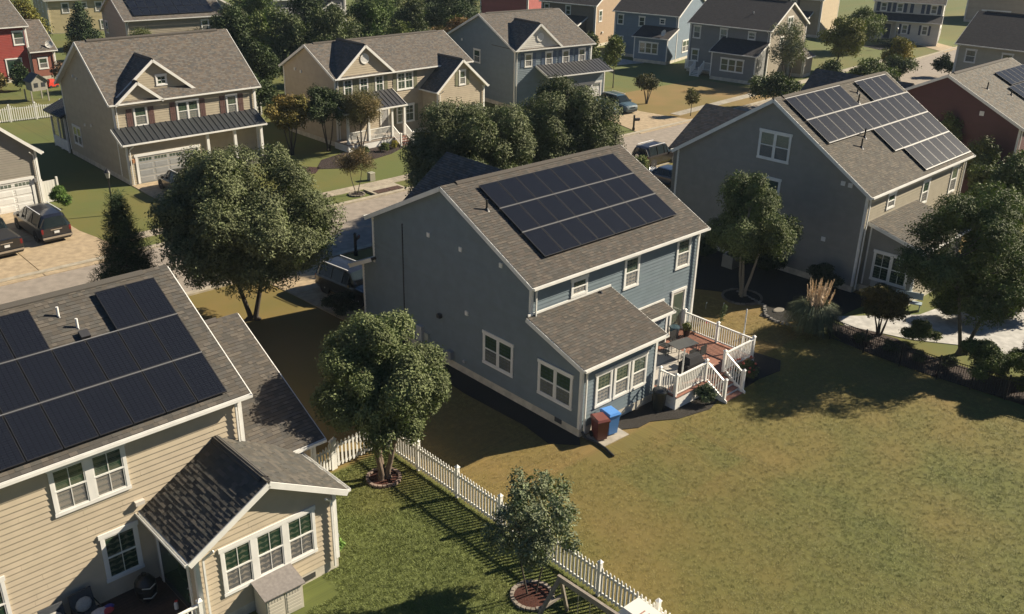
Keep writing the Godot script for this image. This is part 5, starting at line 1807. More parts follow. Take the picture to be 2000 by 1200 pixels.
func gardens() -> void:
	var oak := Color(0.068, 0.08, 0.034)
	var oak2 := Color(0.12, 0.135, 0.065)
	# near trees
	tree("street_tree", "large grey green tree in front of the cream house drive", Vector3(-4.7, 0, -16.8), 10.2, 9.6, {"col": oak, "tint": oak2, "n": 32000, "clumps": 80, "low": 0.06, "tight": 0.72, "trunks": 2, "girth": 0.26, "size": 0.92})
	tree("birch_tree", "round pale green river birch inside the picket fence corner", Vector3(-8.2, 0, 0.22), 7.1, 5.5, {"col": Color(0.075, 0.096, 0.034), "tint": Color(0.13, 0.15, 0.065), "n": 21000, "clumps": 64, "low": 0.14, "tight": 0.75, "trunks": 3, "bark": Color(0.36, 0.27, 0.2), "girth": 0.2, "size": 0.78})
	tree("young_tree", "young sparse pale tree in front of the picket fence", Vector3(-8.5, 0, 9.1), 5.3, 3.4, {"col": Color(0.1, 0.125, 0.06), "tint": Color(0.18, 0.2, 0.12), "n": 2100, "clumps": 40, "low": 0.05, "kind": "small", "trunks": 2, "girth": 0.06, "size": 1.15, "tight": 0.62})
	tree("birch_tree", "slender three stemmed birch between the blue and the tan house", Vector3(18.6, 0, -1.2), 7.6, 5.6, {"col": Color(0.05, 0.068, 0.024), "tint": Color(0.13, 0.15, 0.06), "n": 10000, "size": 0.85, "clumps": 46, "tight": 0.8, "low": 0.2, "trunks": 3, "bark": Color(0.42, 0.37, 0.3), "girth": 0.15, "shape": "oval"})
	tree("garden_tree", "large spreading tree beside the pool deck at the right", Vector3(21.2, 0, 10.7), 8.7, 8.6, {"col": Color(0.055, 0.075, 0.028), "tint": Color(0.1, 0.12, 0.045), "n": 10500, "size": 0.85, "clumps": 60, "tight": 0.68, "low": 0.12, "trunks": 2, "girth": 0.2, "bark": Color(0.2, 0.18, 0.15)})
	tree("street_tree", "left one of two broad dark trees behind the blue house", Vector3(12.8, 0, -19.0), 9.6, 9.4, {"col": oak, "tint": oak2, "n": 23000, "clumps": 64, "size": 0.95, "low": 0.05, "tight": 0.75})
	tree("street_tree", "right and taller one of two broad dark trees behind the blue house", Vector3(21.3, 0, -19.3), 10.5, 8.9, {"col": oak * 0.95, "tint": oak2, "n": 23000, "clumps": 64, "size": 0.95, "low": 0.05, "tight": 0.75})
	tree("conifer", "dark feathery conifer by the street at the cream house ridge", Vector3(-9.7, 0, -20.4), 7.1, 5.0, {"col": Color(0.026, 0.045, 0.02), "tint": Color(0.04, 0.065, 0.028), "kind": "needle", "n": 2600, "clumps": 46, "tight": 0.7, "shape": "cone", "low": 0.04, "droop": 0.5, "girth": 0.1, "size": 1.3})
	tree("ornamental_tree", "yellow tinged crape myrtle at the corner of the tan house porch", Vector3(14.7, 0, -45.4), 5.3, 5.0, {"col": Color(0.09, 0.088, 0.022), "tint": Color(0.2, 0.14, 0.035), "n": 2100, "clumps": 20, "low": 0.3, "trunks": 4, "girth": 0.11, "shape": "vase", "size": 1.2})
	tree("ornamental_tree", "dark green small tree between two crape myrtles", Vector3(17.9, 0, -44.6), 6.0, 4.2, {"col": Color(0.04, 0.055, 0.022), "n": 1700, "clumps": 18, "low": 0.25, "trunks": 3, "girth": 0.1, "size": 1.2})
	tree("ornamental_tree", "olive crape myrtle in front of the beige house porch", Vector3(20.3, 0, -42.9), 5.4, 4.9, {"col": Color(0.085, 0.085, 0.03), "tint": Color(0.15, 0.11, 0.045), "kind": "fine", "n": 1700, "clumps": 18, "low": 0.32, "trunks": 4, "girth": 0.09, "shape": "vase", "size": 1.3})
	tree("kerb_tree", "thin reddish young tree on the far verge by the storm drain", Vector3(12.5, 0, -32.2), 3.5, 3.8, {"col": Color(0.11, 0.09, 0.035), "tint": Color(0.15, 0.1, 0.05), "kind": "fine", "n": 620, "clumps": 14, "low": 0.4, "trunks": 2, "girth": 0.05, "shape": "vase", "size": 1.2})
	tree("young_tree", "upright yellow green tree on the lawn past the blue house garage", Vector3(60.5, 0, -48.7), 6.1, 3.2, {"col": Color(0.1, 0.115, 0.03), "kind": "far", "n": 620, "clumps": 14, "low": 0.28, "shape": "oval", "girth": 0.06})
	tree("ornamental_tree", "dark flat topped crape myrtle on the dry lawn", Vector3(56.7, 0, -40.3), 3.2, 4.0, {"col": Color(0.07, 0.065, 0.03), "kind": "far", "n": 560, "clumps": 14, "low": 0.4, "trunks": 5, "girth": 0.08, "shape": "vase", "size": 0.8})
	tree("kerb_tree", "small lone sapling on the verge beside the drive with two cars", Vector3(55.7, 0, -33.4), 2.9, 2.4, {"col": Color(0.1, 0.09, 0.035), "kind": "far", "n": 240, "clumps": 10, "low": 0.35, "girth": 0.04, "shape": "vase", "size": 0.75})
	# the belt of trees behind the houses across the street
	var belt := [
		["tall dark tree behind the right end of the tan house roof", 22.0, -68.0, 10.6, 4.2, 0], ["loose pale willow in the tree belt right of the tan house", 24.2, -67.0, 9.6, 3.2, 1], ["tall broad tree in the belt between tan and beige house", 26.6, -64.5, 9.6, 4.6, 2],
		["low dark tree beside the left gable of the beige house", 18.9, -58.5, 8.3, 4.0, 0], ["widest tree of the belt above the left beige roof", 31.4, -64.0, 10.4, 7.2, 2], ["dense green tree in the belt above the round gable vent", 38.7, -68.0, 10.2, 5.4, 3],
		["yellow green bushy tree just above the middle of the beige ridge", 40.1, -63.0, 7.6, 6.6, 4], ["narrow tree in the belt right of the bushy one", 48.1, -72.0, 9.2, 5.0, 2], ["rust tinged tree at the left gable of the far blue house", 48.5, -64.0, 7.4, 6.4, 5],
		["far dark tree at the top edge above the far blue house", 62.9, -82.0, 8.4, 9.0, 0], ["far tree at the top edge above the rust tinged tree", 52.5, -84.0, 8.6, 7.0, 3], ["tree low behind the left beige eave", 14.8, -62.5, 6.4, 4.4, 2], ["dark filler tree at the top edge between two grey roofs", 40.5, -84.0, 10.0, 6.0, 0],
		["green tree at the top edge left of the white trimmed roof", 36.0, -90.0, 11.0, 6.4, 3], ["pale tree at the top edge right of the white trimmed roof", 57.5, -92.0, 11.5, 7.4, 2], ["deep green tree at the top edge left of the red gable", 71.0, -93.0, 11.0, 8.0, 0], ["bushy tree behind the right gable of the solar roof", 27.5, -80.0, 9.0, 4.6, 2],
		["yellow green filler tree beside the rust tinged one", 54.0, -70.0, 6.6, 5.0, 4], ["olive tree filling the gap left of the wide belt tree", 28.8, -70.0, 9.4, 5.0, 1]]
	var cols := [Color(0.036, 0.05, 0.02), Color(0.09, 0.11, 0.04), Color(0.058, 0.07, 0.03), Color(0.06, 0.085, 0.026), Color(0.085, 0.1, 0.03), Color(0.09, 0.085, 0.03)]
	for b in belt:
		tree("belt_tree", b[0], Vector3(b[1], 0, b[2]), b[3], b[4] * 1.25, {"col": cols[b[5]], "tint": Color(0.17, 0.09, 0.035) if b[5] == 5 else cols[b[5]] * 1.5, "kind": "far", "n": int(420 * b[4]), "clumps": 34, "low": 0.03, "tight": 0.85, "girth": 0.14, "shape": "oval", "group": "trees behind the houses across the street", "size": 1.0})
	tree("magnolia", "dark pyramidal magnolia in front of the yellow house", Vector3(21.5, 0, -112.0), 6.2, 6.2, {"col": Color(0.035, 0.052, 0.022), "kind": "far", "n": 1300, "clumps": 30, "shape": "cone", "low": 0.04, "girth": 0.15})
	tree("willow", "feathery pale green willow bush behind the tan house ridge", Vector3(17.2, 0, -80.0), 6.6, 5.6, {"col": Color(0.11, 0.12, 0.05), "kind": "needle", "n": 2200, "clumps": 22, "low": 0.04, "size": 1.9, "girth": 0.1})
	tree("willow", "feathery willow bush right of its twin at the solar roof", Vector3(23.6, 0, -81.5), 6.0, 5.6, {"col": Color(0.11, 0.12, 0.05), "kind": "needle", "n": 2000, "clumps": 20, "low": 0.04, "size": 1.9, "girth": 0.1})
	tree("garden_tree", "yellow green tree beside the bright red house", Vector3(11.6, 0, -102.0), 8.4, 4.8, {"col": Color(0.14, 0.135, 0.03), "kind": "far", "n": 900, "clumps": 16, "low": 0.15})
	tree("garden_tree", "round shrubby tree in the shade behind the willow", Vector3(15.6, 0, -97.0), 4.2, 3.4, {"col": Color(0.06, 0.075, 0.025), "kind": "far", "n": 420, "clumps": 12, "low": 0.1})
	# right hand street side
	tree("street_tree", "silvery sparse tree in front of the dark grey house gable", Vector3(78.6, 0, -36.4), 8.3, 6.4, {"col": Color(0.12, 0.125, 0.07), "tint": Color(0.2, 0.2, 0.13), "kind": "far", "n": 1150, "clumps": 18, "low": 0.18, "size": 0.8, "trunks": 2})
	tree("street_tree", "light green tree left of the white house porch", Vector3(93.5, 0, -38.0), 7.2, 7.0, {"col": Color(0.1, 0.12, 0.032), "tint": Color(0.17, 0.15, 0.04), "kind": "far", "n": 1500, "clumps": 20, "low": 0.15})
	tree("street_tree", "tall olive tree at the left corner of the white house", Vector3(112.0, 0, -45.0), 6.8, 8.4, {"col": Color(0.09, 0.105, 0.035), "kind": "far", "n": 1500, "clumps": 20, "low": 0.12})
	tree("street_tree", "golden tipped shrubby tree before the white house hedge", Vector3(99.3, 0, -32.6), 4.6, 5.4, {"col": Color(0.12, 0.125, 0.03), "tint": Color(0.24, 0.17, 0.03), "kind": "far", "n": 900, "clumps": 16, "low": 0.08})
	tree("street_tree", "dark bushy tree above the ridge of the tan solar house", Vector3(76.8, 0, -29.4), 4.2, 5.4, {"col": Color(0.06, 0.075, 0.026), "kind": "far", "n": 900, "clumps": 16, "low": 0.05})
	tree("street_tree", "rounded dark tree left of the ridge of the tan solar house", Vector3(65.6, 0, -29.8), 4.3, 6.2, {"col": Color(0.055, 0.07, 0.026), "kind": "far", "n": 1100, "clumps": 18, "low": 0.05})
	tree("street_tree", "bushy tree right behind the highest panel row", Vector3(84.6, 0, -28.4), 4.0, 6.2, {"col": Color(0.085, 0.1, 0.03), "kind": "far", "n": 1000, "clumps": 16, "low": 0.05})
	tree("street_tree", "greyish bushy tree between the ridge and the far road", Vector3(92.0, 0, -29.0), 3.6, 5.0, {"col": Color(0.085, 0.095, 0.045), "kind": "far", "n": 700, "clumps": 14, "low": 0.05})
	tree("garden_tree", "narrow tree squeezed between the right blue eave and the brown house", Vector3(64.2, 0, -56.0), 5.6, 2.8, {"col": Color(0.09, 0.1, 0.04), "kind": "far", "n": 480, "clumps": 14, "low": 0.08, "shape": "oval"})
	bush("hedge_bush", "dark clipped bush at the pale yellow house corner", Vector3(101.6, 0, -27.2), 3.0, 2.8, {"col": Color(0.024, 0.035, 0.016), "kind": "far", "n": 420})
	for q in [[48.2, -3.4, 6.9, 2.9, "upper shrubby tree against the dark red wall"], [47.0, 0.2, 5.8, 3.2, "lower shrubby tree against the dark red wall"], [52.4, -8.6, 7.6, 1.9, "slim tree top beside the highest tan eave"], [44.6, 1.6, 4.2, 3.0, "tree at the rear corner of the tan house by the red wall"]]:
		tree("garden_tree", q[4], Vector3(q[0], 0, q[1]), q[2], q[3], {"col": Color(0.075, 0.095, 0.03), "tint": Color(0.14, 0.15, 0.06), "n": int(300 * q[3]), "size": 1.4, "clumps": 16, "low": 0.1, "shape": "oval"})
	for q in [[38.9, 5.6, 7.3, 4.6, "tree at the right edge below the dark red house"], [33.4, 6.4, 6.4, 3.8, "tree between the right edge and the tan house corner"], [37.5, 9.5, 5.8, 5.0, "dark low tree at the right edge behind the pool"], [29.2, 10.5, 3.4, 3.6, "green shrub tree behind the large spreading tree"]]:
		tree("garden_tree", q[4], Vector3(q[0], 0, q[1]), q[2], q[3], {"col": Color(0.055, 0.075, 0.026), "tint": Color(0.1, 0.12, 0.04), "n": int(420 * q[3]), "size": 1.25, "clumps": 18, "low": 0.08})
	bush("garden_bush", "bright green bush in the gap behind the right rake of the blue house", Vector3(25.4, 0, -15.2), 4.6, 2.6, {"col": Color(0.085, 0.11, 0.03), "tint": Color(0.17, 0.19, 0.07), "kind": "leaf", "n": 1100})
	bush("garden_bush", "lower bright bush in the gap beside the tan house wall", Vector3(24.4, 0, -12.4), 3.2, 2.2, {"col": Color(0.09, 0.12, 0.035), "kind": "leaf", "n": 700})
	bush("front_bush", "dark bush in shade at the front corner of the blue house", Vector3(-0.9, 0, -14.0), 1.5, 2.2, {"col": Color(0.028, 0.034, 0.02)})
	bush("front_bush", "round bright green bush beside the white garage door", Vector3(-5.8, 0, -42.6), 1.7, 2.0, {"col": Color(0.07, 0.12, 0.025)})
	bush("arch_bush", "leafy garden arch bush at the red house door", Vector3(5.8, 0, -87.5), 2.9, 2.4, {"col": Color(0.035, 0.055, 0.02), "kind": "far", "n": 420})
	bush("front_bush", "rusty bush below the red house window", Vector3(3.4, 0, -88.0), 2.2, 2.2, {"col": Color(0.13, 0.1, 0.035), "kind": "far", "n": 300})
	bush("front_bush", "bare twiggy bush against the brick wing", Vector3(11.0, 0, -91.5), 2.0, 1.8, {"col": Color(0.12, 0.075, 0.045), "kind": "far", "n": 130})
	# shrubs by the tan house and the iron fence
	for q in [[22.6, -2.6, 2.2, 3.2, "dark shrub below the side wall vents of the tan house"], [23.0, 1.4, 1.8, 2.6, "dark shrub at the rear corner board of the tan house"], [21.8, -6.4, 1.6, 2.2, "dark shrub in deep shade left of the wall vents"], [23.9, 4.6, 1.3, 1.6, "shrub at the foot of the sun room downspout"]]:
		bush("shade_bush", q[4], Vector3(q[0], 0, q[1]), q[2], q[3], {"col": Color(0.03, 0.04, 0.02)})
	tree("ornamental_tree", "bronze leaved crape myrtle behind the iron fence", Vector3(20.0, 0, 6.7), 2.8, 3.3, {"col": Color(0.06, 0.058, 0.02), "tint": Color(0.12, 0.085, 0.03), "kind": "small", "n": 2100, "clumps": 18, "low": 0.22, "trunks": 5, "girth": 0.09, "shape": "vase", "size": 1.2})
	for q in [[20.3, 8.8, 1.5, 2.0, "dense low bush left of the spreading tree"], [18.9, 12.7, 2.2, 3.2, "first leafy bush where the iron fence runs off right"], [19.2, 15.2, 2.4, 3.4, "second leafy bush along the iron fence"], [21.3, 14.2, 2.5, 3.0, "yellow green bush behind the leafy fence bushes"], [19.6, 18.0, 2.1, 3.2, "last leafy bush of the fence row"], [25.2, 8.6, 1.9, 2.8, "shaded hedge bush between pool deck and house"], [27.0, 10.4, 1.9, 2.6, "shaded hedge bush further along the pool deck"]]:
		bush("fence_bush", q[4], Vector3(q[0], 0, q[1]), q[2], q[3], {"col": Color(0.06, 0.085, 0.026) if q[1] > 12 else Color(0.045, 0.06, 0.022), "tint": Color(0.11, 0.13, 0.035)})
	rng.seed = 77
	for q in [[18.4, 6.6, "first"], [18.5, 8.0, "second"], [18.6, 9.6, "third"], [19.2, 10.8, "fourth"]]:
		bush("ground_plant", "%s low shrub in the bark bed behind the iron fence" % q[2], Vector3(q[0], 0, q[1]), 0.6, 1.1, {"col": Color(0.05, 0.065, 0.03), "n": 260})
	for q in [[6.7, 5.0, 1.0, 1.1, "grey green rose bush left of the deck stair", Color(0.075, 0.095, 0.05)], [10.1, 4.95, 1.1, 1.2, "flowering rose bush right of the deck stair", Color(0.08, 0.09, 0.035)], [23.0, -41.8, 0.7, 0.9, "left yellow bush in the porch bed", Color(0.2, 0.17, 0.03)], [21.7, -41.4, 0.8, 1.0, "green bush in the porch bed beside the yellow one", Color(0.11, 0.13, 0.04)], [19.6, -41.4, 0.8, 1.0, "green bush at the left end of the porch bed", Color(0.06, 0.08, 0.03)], [27.2, -42.2, 0.7, 0.8, "yellow bush right of the porch stair", Color(0.22, 0.18, 0.03)], [29.2, -42.4, 0.7, 0.8, "farther yellow bush right of the porch stair", Color(0.2, 0.16, 0.03)], [121.5, -44.0, 1.3, 7.0, "dark hedge in front of the white house", Color(0.022, 0.032, 0.016)]]:
		bush("flower_bush", q[4], Vector3(q[0], 0, q[1]), q[2], q[3], {"col": q[5], "n": int(420 * q[3])})
	roses(Vector3(10.1, 0, 4.95))
	tall_rose(Vector3(13.1, 0, 1.0))
	pampas(Vector3(17.6, 0, 4.0))
	ring_bed("tree_ring", "stone edged red bark ring round the river birch", Vector3(-8.2, 0, 0.2), 0.62, Color(0.24, 0.075, 0.045), Color(0.3, 0.22, 0.18), 22)
	ring_bed("tree_ring", "red bark ring under the young sparse tree", Vector3(-8.5, 0, 9.15), 0.66, Color(0.25, 0.08, 0.05), Color(0.28, 0.24, 0.2), 26)
	ring_bed("tree_ring", "dark mulch ring under the three stemmed birch", Vector3(18.6, 0, -1.2), 1.1, Color(0.03, 0.025, 0.022), Color(0.16, 0.14, 0.12), 24)
	ring_bed("tree_ring", "small mulch ring under the thin kerb tree", Vector3(12.5, 0, -32.2), 0.55, Color(0.1, 0.07, 0.05), Color(0.25, 0.22, 0.17), 14)
	# fences
	picket_fence("long white picket fence dividing the two back gardens", Vector3(-6.78, 0, -1.85), Vector3(-6.78, 0, 23.0))
	picket_fence("short white picket fence from the cream house to the birch corner", Vector3(-9.25, 0, -1.7), Vector3(-6.9, 0, -1.78), "", true, 0.0, 1.25, 0.19)
	picket_fence("white scalloped garden gate beside the cream house wing", Vector3(-11.4, 0, -1.5), Vector3(-9.4, 0, -1.68), "", false, 0.22, 1.2, 0.15)
	picket_fence("white scalloped picket fence behind the tan house", Vector3(-2.4, 0, -72.9), Vector3(4.6, 0, -72.3), "", false, 0.18, 1.5, 0.2)
	panel_fence("grey white board fence between the tan and beige houses", Vector3(13.4, 0, -60.5), Vector3(20.5, 0, -61.2), 1.9, Color(0.42, 0.42, 0.4))
	panel_fence("white board gate beside the shingled garage", Vector3(-6.3, 0, -44.6), Vector3(-5.2, 0, -44.7), 1.7, Color(0.6, 0.59, 0.55))
	panel_fence("pale board fence between far blue house and brown house", Vector3(66.5, 0, -60.5), Vector3(71.5, 0, -63.0), 1.8, Color(0.5, 0.5, 0.5))
	iron_fence("black iron fence along the right side of the big lawn", [Vector3(19.2, 0, 3.6), Vector3(17.5, 0, 5.2), Vector3(17.35, 0, 7.2), Vector3(17.3, 0, 9.2), Vector3(17.4, 0, 11.1), Vector3(17.9, 0, 14.2), Vector3(18.6, 0, 19.0)])
	edging()
	decks()
	loose_things()

func panel_fence(label: String, a: Vector3, b: Vector3, ht: float, col: Color) -> void:
	var l := a.distance_to(b)
	var t := thing("board_fence", label, "fence", a, atan2(-(b - a).z, (b - a).x))
	var n := maxi(1, int(l / 0.16))
	for i in n:
		var g := G.new()
		g.col = col * (0.94 + 0.08 * ((i * 7) % 5) / 5.0)
		g.box(Vector3((i + 0.5) * l / n, ht * 0.5, 0), Vector3(l / n - 0.012, ht - 0.1, 0.03))
		part("board", g, M.vinyl, t)
	for i in maxi(2, int(l / 2.4) + 1):
		var g := G.new()
		g.col = col
		g.taper(Vector3(l * i / maxi(1, maxi(2, int(l / 2.4) + 1) - 1), 0, 0), Vector3(0.14, ht + 0.12, 0.14), 0.95)
		part("post", g, M.vinyl, t)

func edging() -> void:  # stone edge of the bed by the tan house
	var t := thing("bed_edging", "curved stone edging of the shaded bed beside the tan house", "edging", Vector3(17.3, 0, 1.2))
	var pts := [Vector2(1.7, -3.0), Vector2(1.2, -0.8), Vector2(0.0, 0.1), Vector2(-0.2, 0.9), Vector2(0.1, 1.8), Vector2(1.4, 2.3)]
	var c := Curve2D.new()
	for p in pts:
		c.add_point(p)
	rng.seed = 5
	for i in int(c.get_baked_length() / 0.26):
		var p := c.sample_baked(i * 0.26)
		var g := G.new()
		g.col = Color(0.2, 0.19, 0.18) * rng.randf_range(0.7, 1.2)
		g.taper(Vector3.ZERO, Vector3(0.23, 0.12, 0.15), 0.85)
		part("stone", g, M.concrete, t, Transform3D(Basis(Vector3.UP, rng.randf() * 0.5 + i), Vector3(p.x, 0, p.y)))
	var s := thing("stepping_stone", "flat oval stone lying in the shaded bed", "stone", Vector3(18.6, 0, 1.3))
	var g2 := G.new()
	g2.col = Color(0.22, 0.2, 0.17)
	g2.lathe(Vector3.ZERO, [Vector2(0.36, 0), Vector2(0.36, 0.07), Vector2(0.3, 0.1), Vector2(0.01, 0.1)], 10)
	part("stone", g2, M.concrete, s, Transform3D(Basis.from_scale(Vector3(1.3, 1, 0.7)), Vector3.ZERO))

func roses(at: Vector3) -> void:
	var t := thing("roses", "coral pink rose blooms on the bush right of the deck stair", "flowers", at)
	rng.seed = 8
	for i in 16:
		var g := G.new()
		g.col = Color(0.5, 0.13, 0.09)
		g.ball(Vector3(rng.randf_range(-0.6, 0.6), rng.randf_range(0.5, 1.15), rng.randf_range(-0.5, 0.5)), Vector3.ONE * rng.randf_range(0.05, 0.08), 6)
		part("bloom", g, M.cloth, t)

func tall_rose(at: Vector3) -> void:
	var t := thing("rose", "tall leaning rose stem with a red bloom beyond the deck rail", "flower", at)
	var g := G.new()
	g.col = Color(0.05, 0.07, 0.03)
	g.tube([Vector3.ZERO, Vector3(0.25, 0.7, -0.1), Vector3(0.75, 1.5, -0.15), Vector3(0.7, 1.75, -0.1)], [0.02, 0.018, 0.012, 0.008], 5)
	part("stem", g, M.bark, t)
	var g2 := G.new()
	g2.col = Color(0.05, 0.07, 0.03)
	g2.tube([Vector3.ZERO, Vector3(-0.7, 0.6, 0.1), Vector3(-1.2, 1.2, 0.1)], [0.015, 0.012, 0.008], 5)
	part("stem", g2, M.bark, t)
	var rows := PackedFloat32Array()
	rng.seed = 3
	for i in 60:
		var p := Vector3(0, 0, 0).lerp(Vector3(0.75, 1.6, -0.15), rng.randf()) + unit() * 0.1
		var u := unit()
		var x := u.cross(Vector3.UP).normalized()
		row(rows, Basis(x, u, x.cross(u)).scaled(Vector3.ONE * 0.8), p, Color(0.09, 0.12, 0.05))
	leaves("foliage", t, sprig("small"), rows)
	var b := G.new()
	b.col = Color(0.55, 0.015, 0.02)
	b.ball(Vector3(-1.2, 1.25, 0.1), Vector3.ONE * 0.11, 8)
	b.ball(Vector3(-1.1, 1.2, 0.0), Vector3.ONE * 0.07, 6)
	part("bloom", b, M.cloth, t)

func pampas(at: Vector3) -> void:
	var t := thing("pampas_grass", "pampas grass with tall cream plumes by the iron fence", "grass clump", at)
	rng.seed = 61
	var g := G.new()
	for i in 1500:
		var a := rng.randf() * TAU
		var d := Vector3(cos(a), 0, sin(a))
		var l := rng.randf_range(0.8, 1.55)
		var h := rng.randf_range(0.9, 1.75)
		var s := d.cross(Vector3.UP) * 0.016
		var f := rng.randf_range(0.6, 1.3)
		g.col = Color(0.085 * f, 0.105 * f, 0.05 * f)
		var p := d * rng.randf_range(0.0, 0.4)
		var m := p + d * l * 0.42 + Vector3.UP * h
		var q := p + d * l * 0.8 + Vector3.UP * h * 0.85
		var e := p + d * l + Vector3.UP * h * rng.randf_range(0.1, 0.5)
		g.quad(p - s, p + s, m + s, m - s)
		g.quad(m - s, m + s, q + s * 0.7, q - s * 0.7)
		g.tri(q - s * 0.7, q + s * 0.7, e)
	part("blades", g, M.grass, t).set_meta("kind", "stuff")
	for i in 36:
		var a := rng.randf() * TAU
		var d := Vector3(cos(a), 0, sin(a)) * rng.randf_range(0.05, 0.75) + Vector3(0.25, 0, 0.1)
		var b := d + Vector3.UP * rng.randf_range(1.4, 2.0)
		var top := b + d * 0.35 + Vector3.UP * rng.randf_range(0.7, 1.1)
		var p := G.new()
		p.col = Color(0.7, 0.56, 0.41) * rng.randf_range(0.85, 1.15)
		p.tube([Vector3(d.x * 0.2, 0.2, d.z * 0.2), b], [0.012, 0.01], 4)
		for k in 70:
			var f := rng.randf()
			var c := b.lerp(top, f)
			var o := unit() * lerpf(0.15, 0.04, f)
			var s := o.cross(Vector3.UP).normalized() * 0.02
			p.tri(c - s, c + s, c + o + Vector3(0, 0.13, 0))
		part("plume", p, M.grass, t)

func decks() -> void:
	# deck of the blue house
	var dk := thing("deck", "red brown deck with white railings behind the blue house", "deck", Vector3(5.0, 0, 0))
	var y := 0.7
	rng.seed = 14
	var z := 0.6
	while z < 4.45:
		var g := G.new()
		g.col = Color(0.33, 0.15, 0.1) * rng.randf_range(0.85, 1.12)
		g.box(Vector3(3.16, y - 0.015, z + 0.07), Vector3(6.24, 0.03, 0.135))
		part("deck_board", g, M.wood, dk)
		z += 0.141
	for k in 4:
		var g := G.new()
		g.col = Color(0.33, 0.15, 0.1) * rng.randf_range(0.9, 1.1)
		g.box(Vector3(5.24, y - 0.015, 0.07 + k * 0.141), Vector3(2.1, 0.03, 0.135))
		part("deck_board", g, M.wood, dk)
	var sk := [[Vector3(0.06, 0, 4.48), Vector3(2.3, 0, 4.48)], [Vector3(3.85, 0, 4.48), Vector3(6.28, 0, 4.48)], [Vector3(6.28, 0, 4.48), Vector3(6.28, 0, 0.05)], [Vector3(0.06, 0, 3.3), Vector3(0.06, 0, 4.48)]]
	for s in sk:
		for k in 3:
			var g := G.new()
			g.col = WHITE * 0.95
			g.beam(s[0] + Vector3.UP * (0.12 + k * 0.2), s[1] + Vector3.UP * (0.12 + k * 0.2), 0.03, 0.185)
			part("skirt_board", g, M.vinyl, dk)
	railing(dk, Vector3(0.1, y, 3.45), Vector3(0.1, y, 4.4))
	railing(dk, Vector3(0.1, y, 4.4), Vector3(2.35, y, 4.4), false, true)
	railing(dk, Vector3(3.8, y, 4.4), Vector3(6.2, y, 4.4))
	railing(dk, Vector3(6.2, y, 4.4), Vector3(6.2, y, 2.25), false, true)
	railing(dk, Vector3(6.2, y, 2.25), Vector3(6.2, y, 0.15), false, true)
	railing(dk, Vector3(2.35, y, 4.45), Vector3(2.45, 0.05, 5.5), false, true)
	railing(dk, Vector3(3.8, y, 4.45), Vector3(3.9, 0.05, 5.5), false, true)
	for k in 4:
		var g := G.new()
		g.col = Color(0.36, 0.165, 0.11)
		g.box(Vector3(3.1, y - 0.18 - k * 0.16, 4.6 + k * 0.29), Vector3(1.4, 0.04, 0.3))
		g.col = WHITE
		g.box(Vector3(3.1, y - 0.28 - k * 0.16, 4.73 + k * 0.29), Vector3(1.4, 0.16, 0.02))
		part("stair_tread", g, M.wood, dk)
	for x in [2.38, 3.86]:
		var g := G.new()
		g.col = WHITE
		g.prism(PackedVector2Array([Vector2(0, 0), Vector2(1.25, 0), Vector2(1.25, 0.12), Vector2(0, 0.7)]), Vector3(x, 0, 4.45), Vector3(0, 0, 1), Vector3.UP, 0.05)
		part("stringer", g, M.vinyl, dk)
	# things on it
	var rug := thing("rug", "pale grey striped outdoor rug on the red deck", "rug", Vector3(5.25, y, 1.0))
	for k in 9:
		var g := G.new()
		g.col = Color(0.5, 0.46, 0.41) if k % 3 else Color(0.26, 0.25, 0.24)
		g.box(Vector3(1.9, 0.008, 0.16 + k * 0.3), Vector3(3.8, 0.012, 0.3))
		part("stripe", g, M.cloth, rug)
	var tb := thing("patio_table", "dark grey rectangular patio table on the deck", "table", Vector3(8.55, y + 0.012, 2.1), -0.15)
	var g := G.new()
	g.col = Color(0.1, 0.105, 0.105)
	g.box(Vector3(0, 0.72, 0), Vector3(1.35, 0.03, 0.85))
	part("table_top", g, M.metal, tb)
	for x in [-0.6, 0.6]:
		for zz in [-0.36, 0.36]:
			var l := G.new()
			l.col = Color(0.04, 0.04, 0.04)
			l.tube([Vector3(x, 0, zz), Vector3(x * 0.97, 0.71, zz * 0.97)], [0.02, 0.02], 6)
			part("leg", l, M.metal, tb)
	var ch := chair("black patio chair on the house side left of the table", Vector3(8.2, y + 0.012, 1.3), 0.0)
	copy(ch, "black patio chair on the house side right of the table", Vector3(8.95, y + 0.012, 1.4), 0.0)
	copy(ch, "black patio chair on the garden side left of the table", Vector3(8.0, y + 0.012, 2.85), PI)
	copy(ch, "black patio chair on the garden side right of the table", Vector3(8.75, y + 0.012, 2.95), PI)
	var gr := thing("grill", "covered black grill at the front rail of the deck", "grill", Vector3(7.25, y, 3.65), -0.1)
	var c := G.new()
	c.col = Color(0.018, 0.018, 0.02)
	c.taper(Vector3.ZERO, Vector3(1.25, 0.8, 0.62), 0.97)
	c.taper(Vector3(0, 0.8, 0), Vector3(0.95, 0.3, 0.58), 0.82, 0.6)
	part("cover", c, M.cloth, gr)
	var cg := G.new()
	cg.col = Color(0.2, 0.2, 0.2)
	cg.box(Vector3(0.48, 0.95, 0.0), Vector3(0.05, 0.02, 0.5))
	part("strap", cg, M.cloth, gr)
	flag_pole("white pole tied to the near corner post of the deck", Vector3(5.75, y, 4.2), 2.1)
	flag_pole("white pole rising behind the far rail corner of the deck", Vector3(11.35, 0, 3.7), 3.0)
	var pt := thing("plant_pot", "black pot with yellow green plant by the deck rail", "plant pot", Vector3(10.65, y, 0.75))
	var pg := G.new()
	pg.col = Color(0.02, 0.018, 0.018)
	pg.lathe(Vector3.ZERO, [Vector2(0.15, 0), Vector2(0.21, 0.4), Vector2(0.19, 0.4), Vector2(0.01, 0.36)], 12)
	part("pot", pg, M.plastic, pt)
	var rows := PackedFloat32Array()
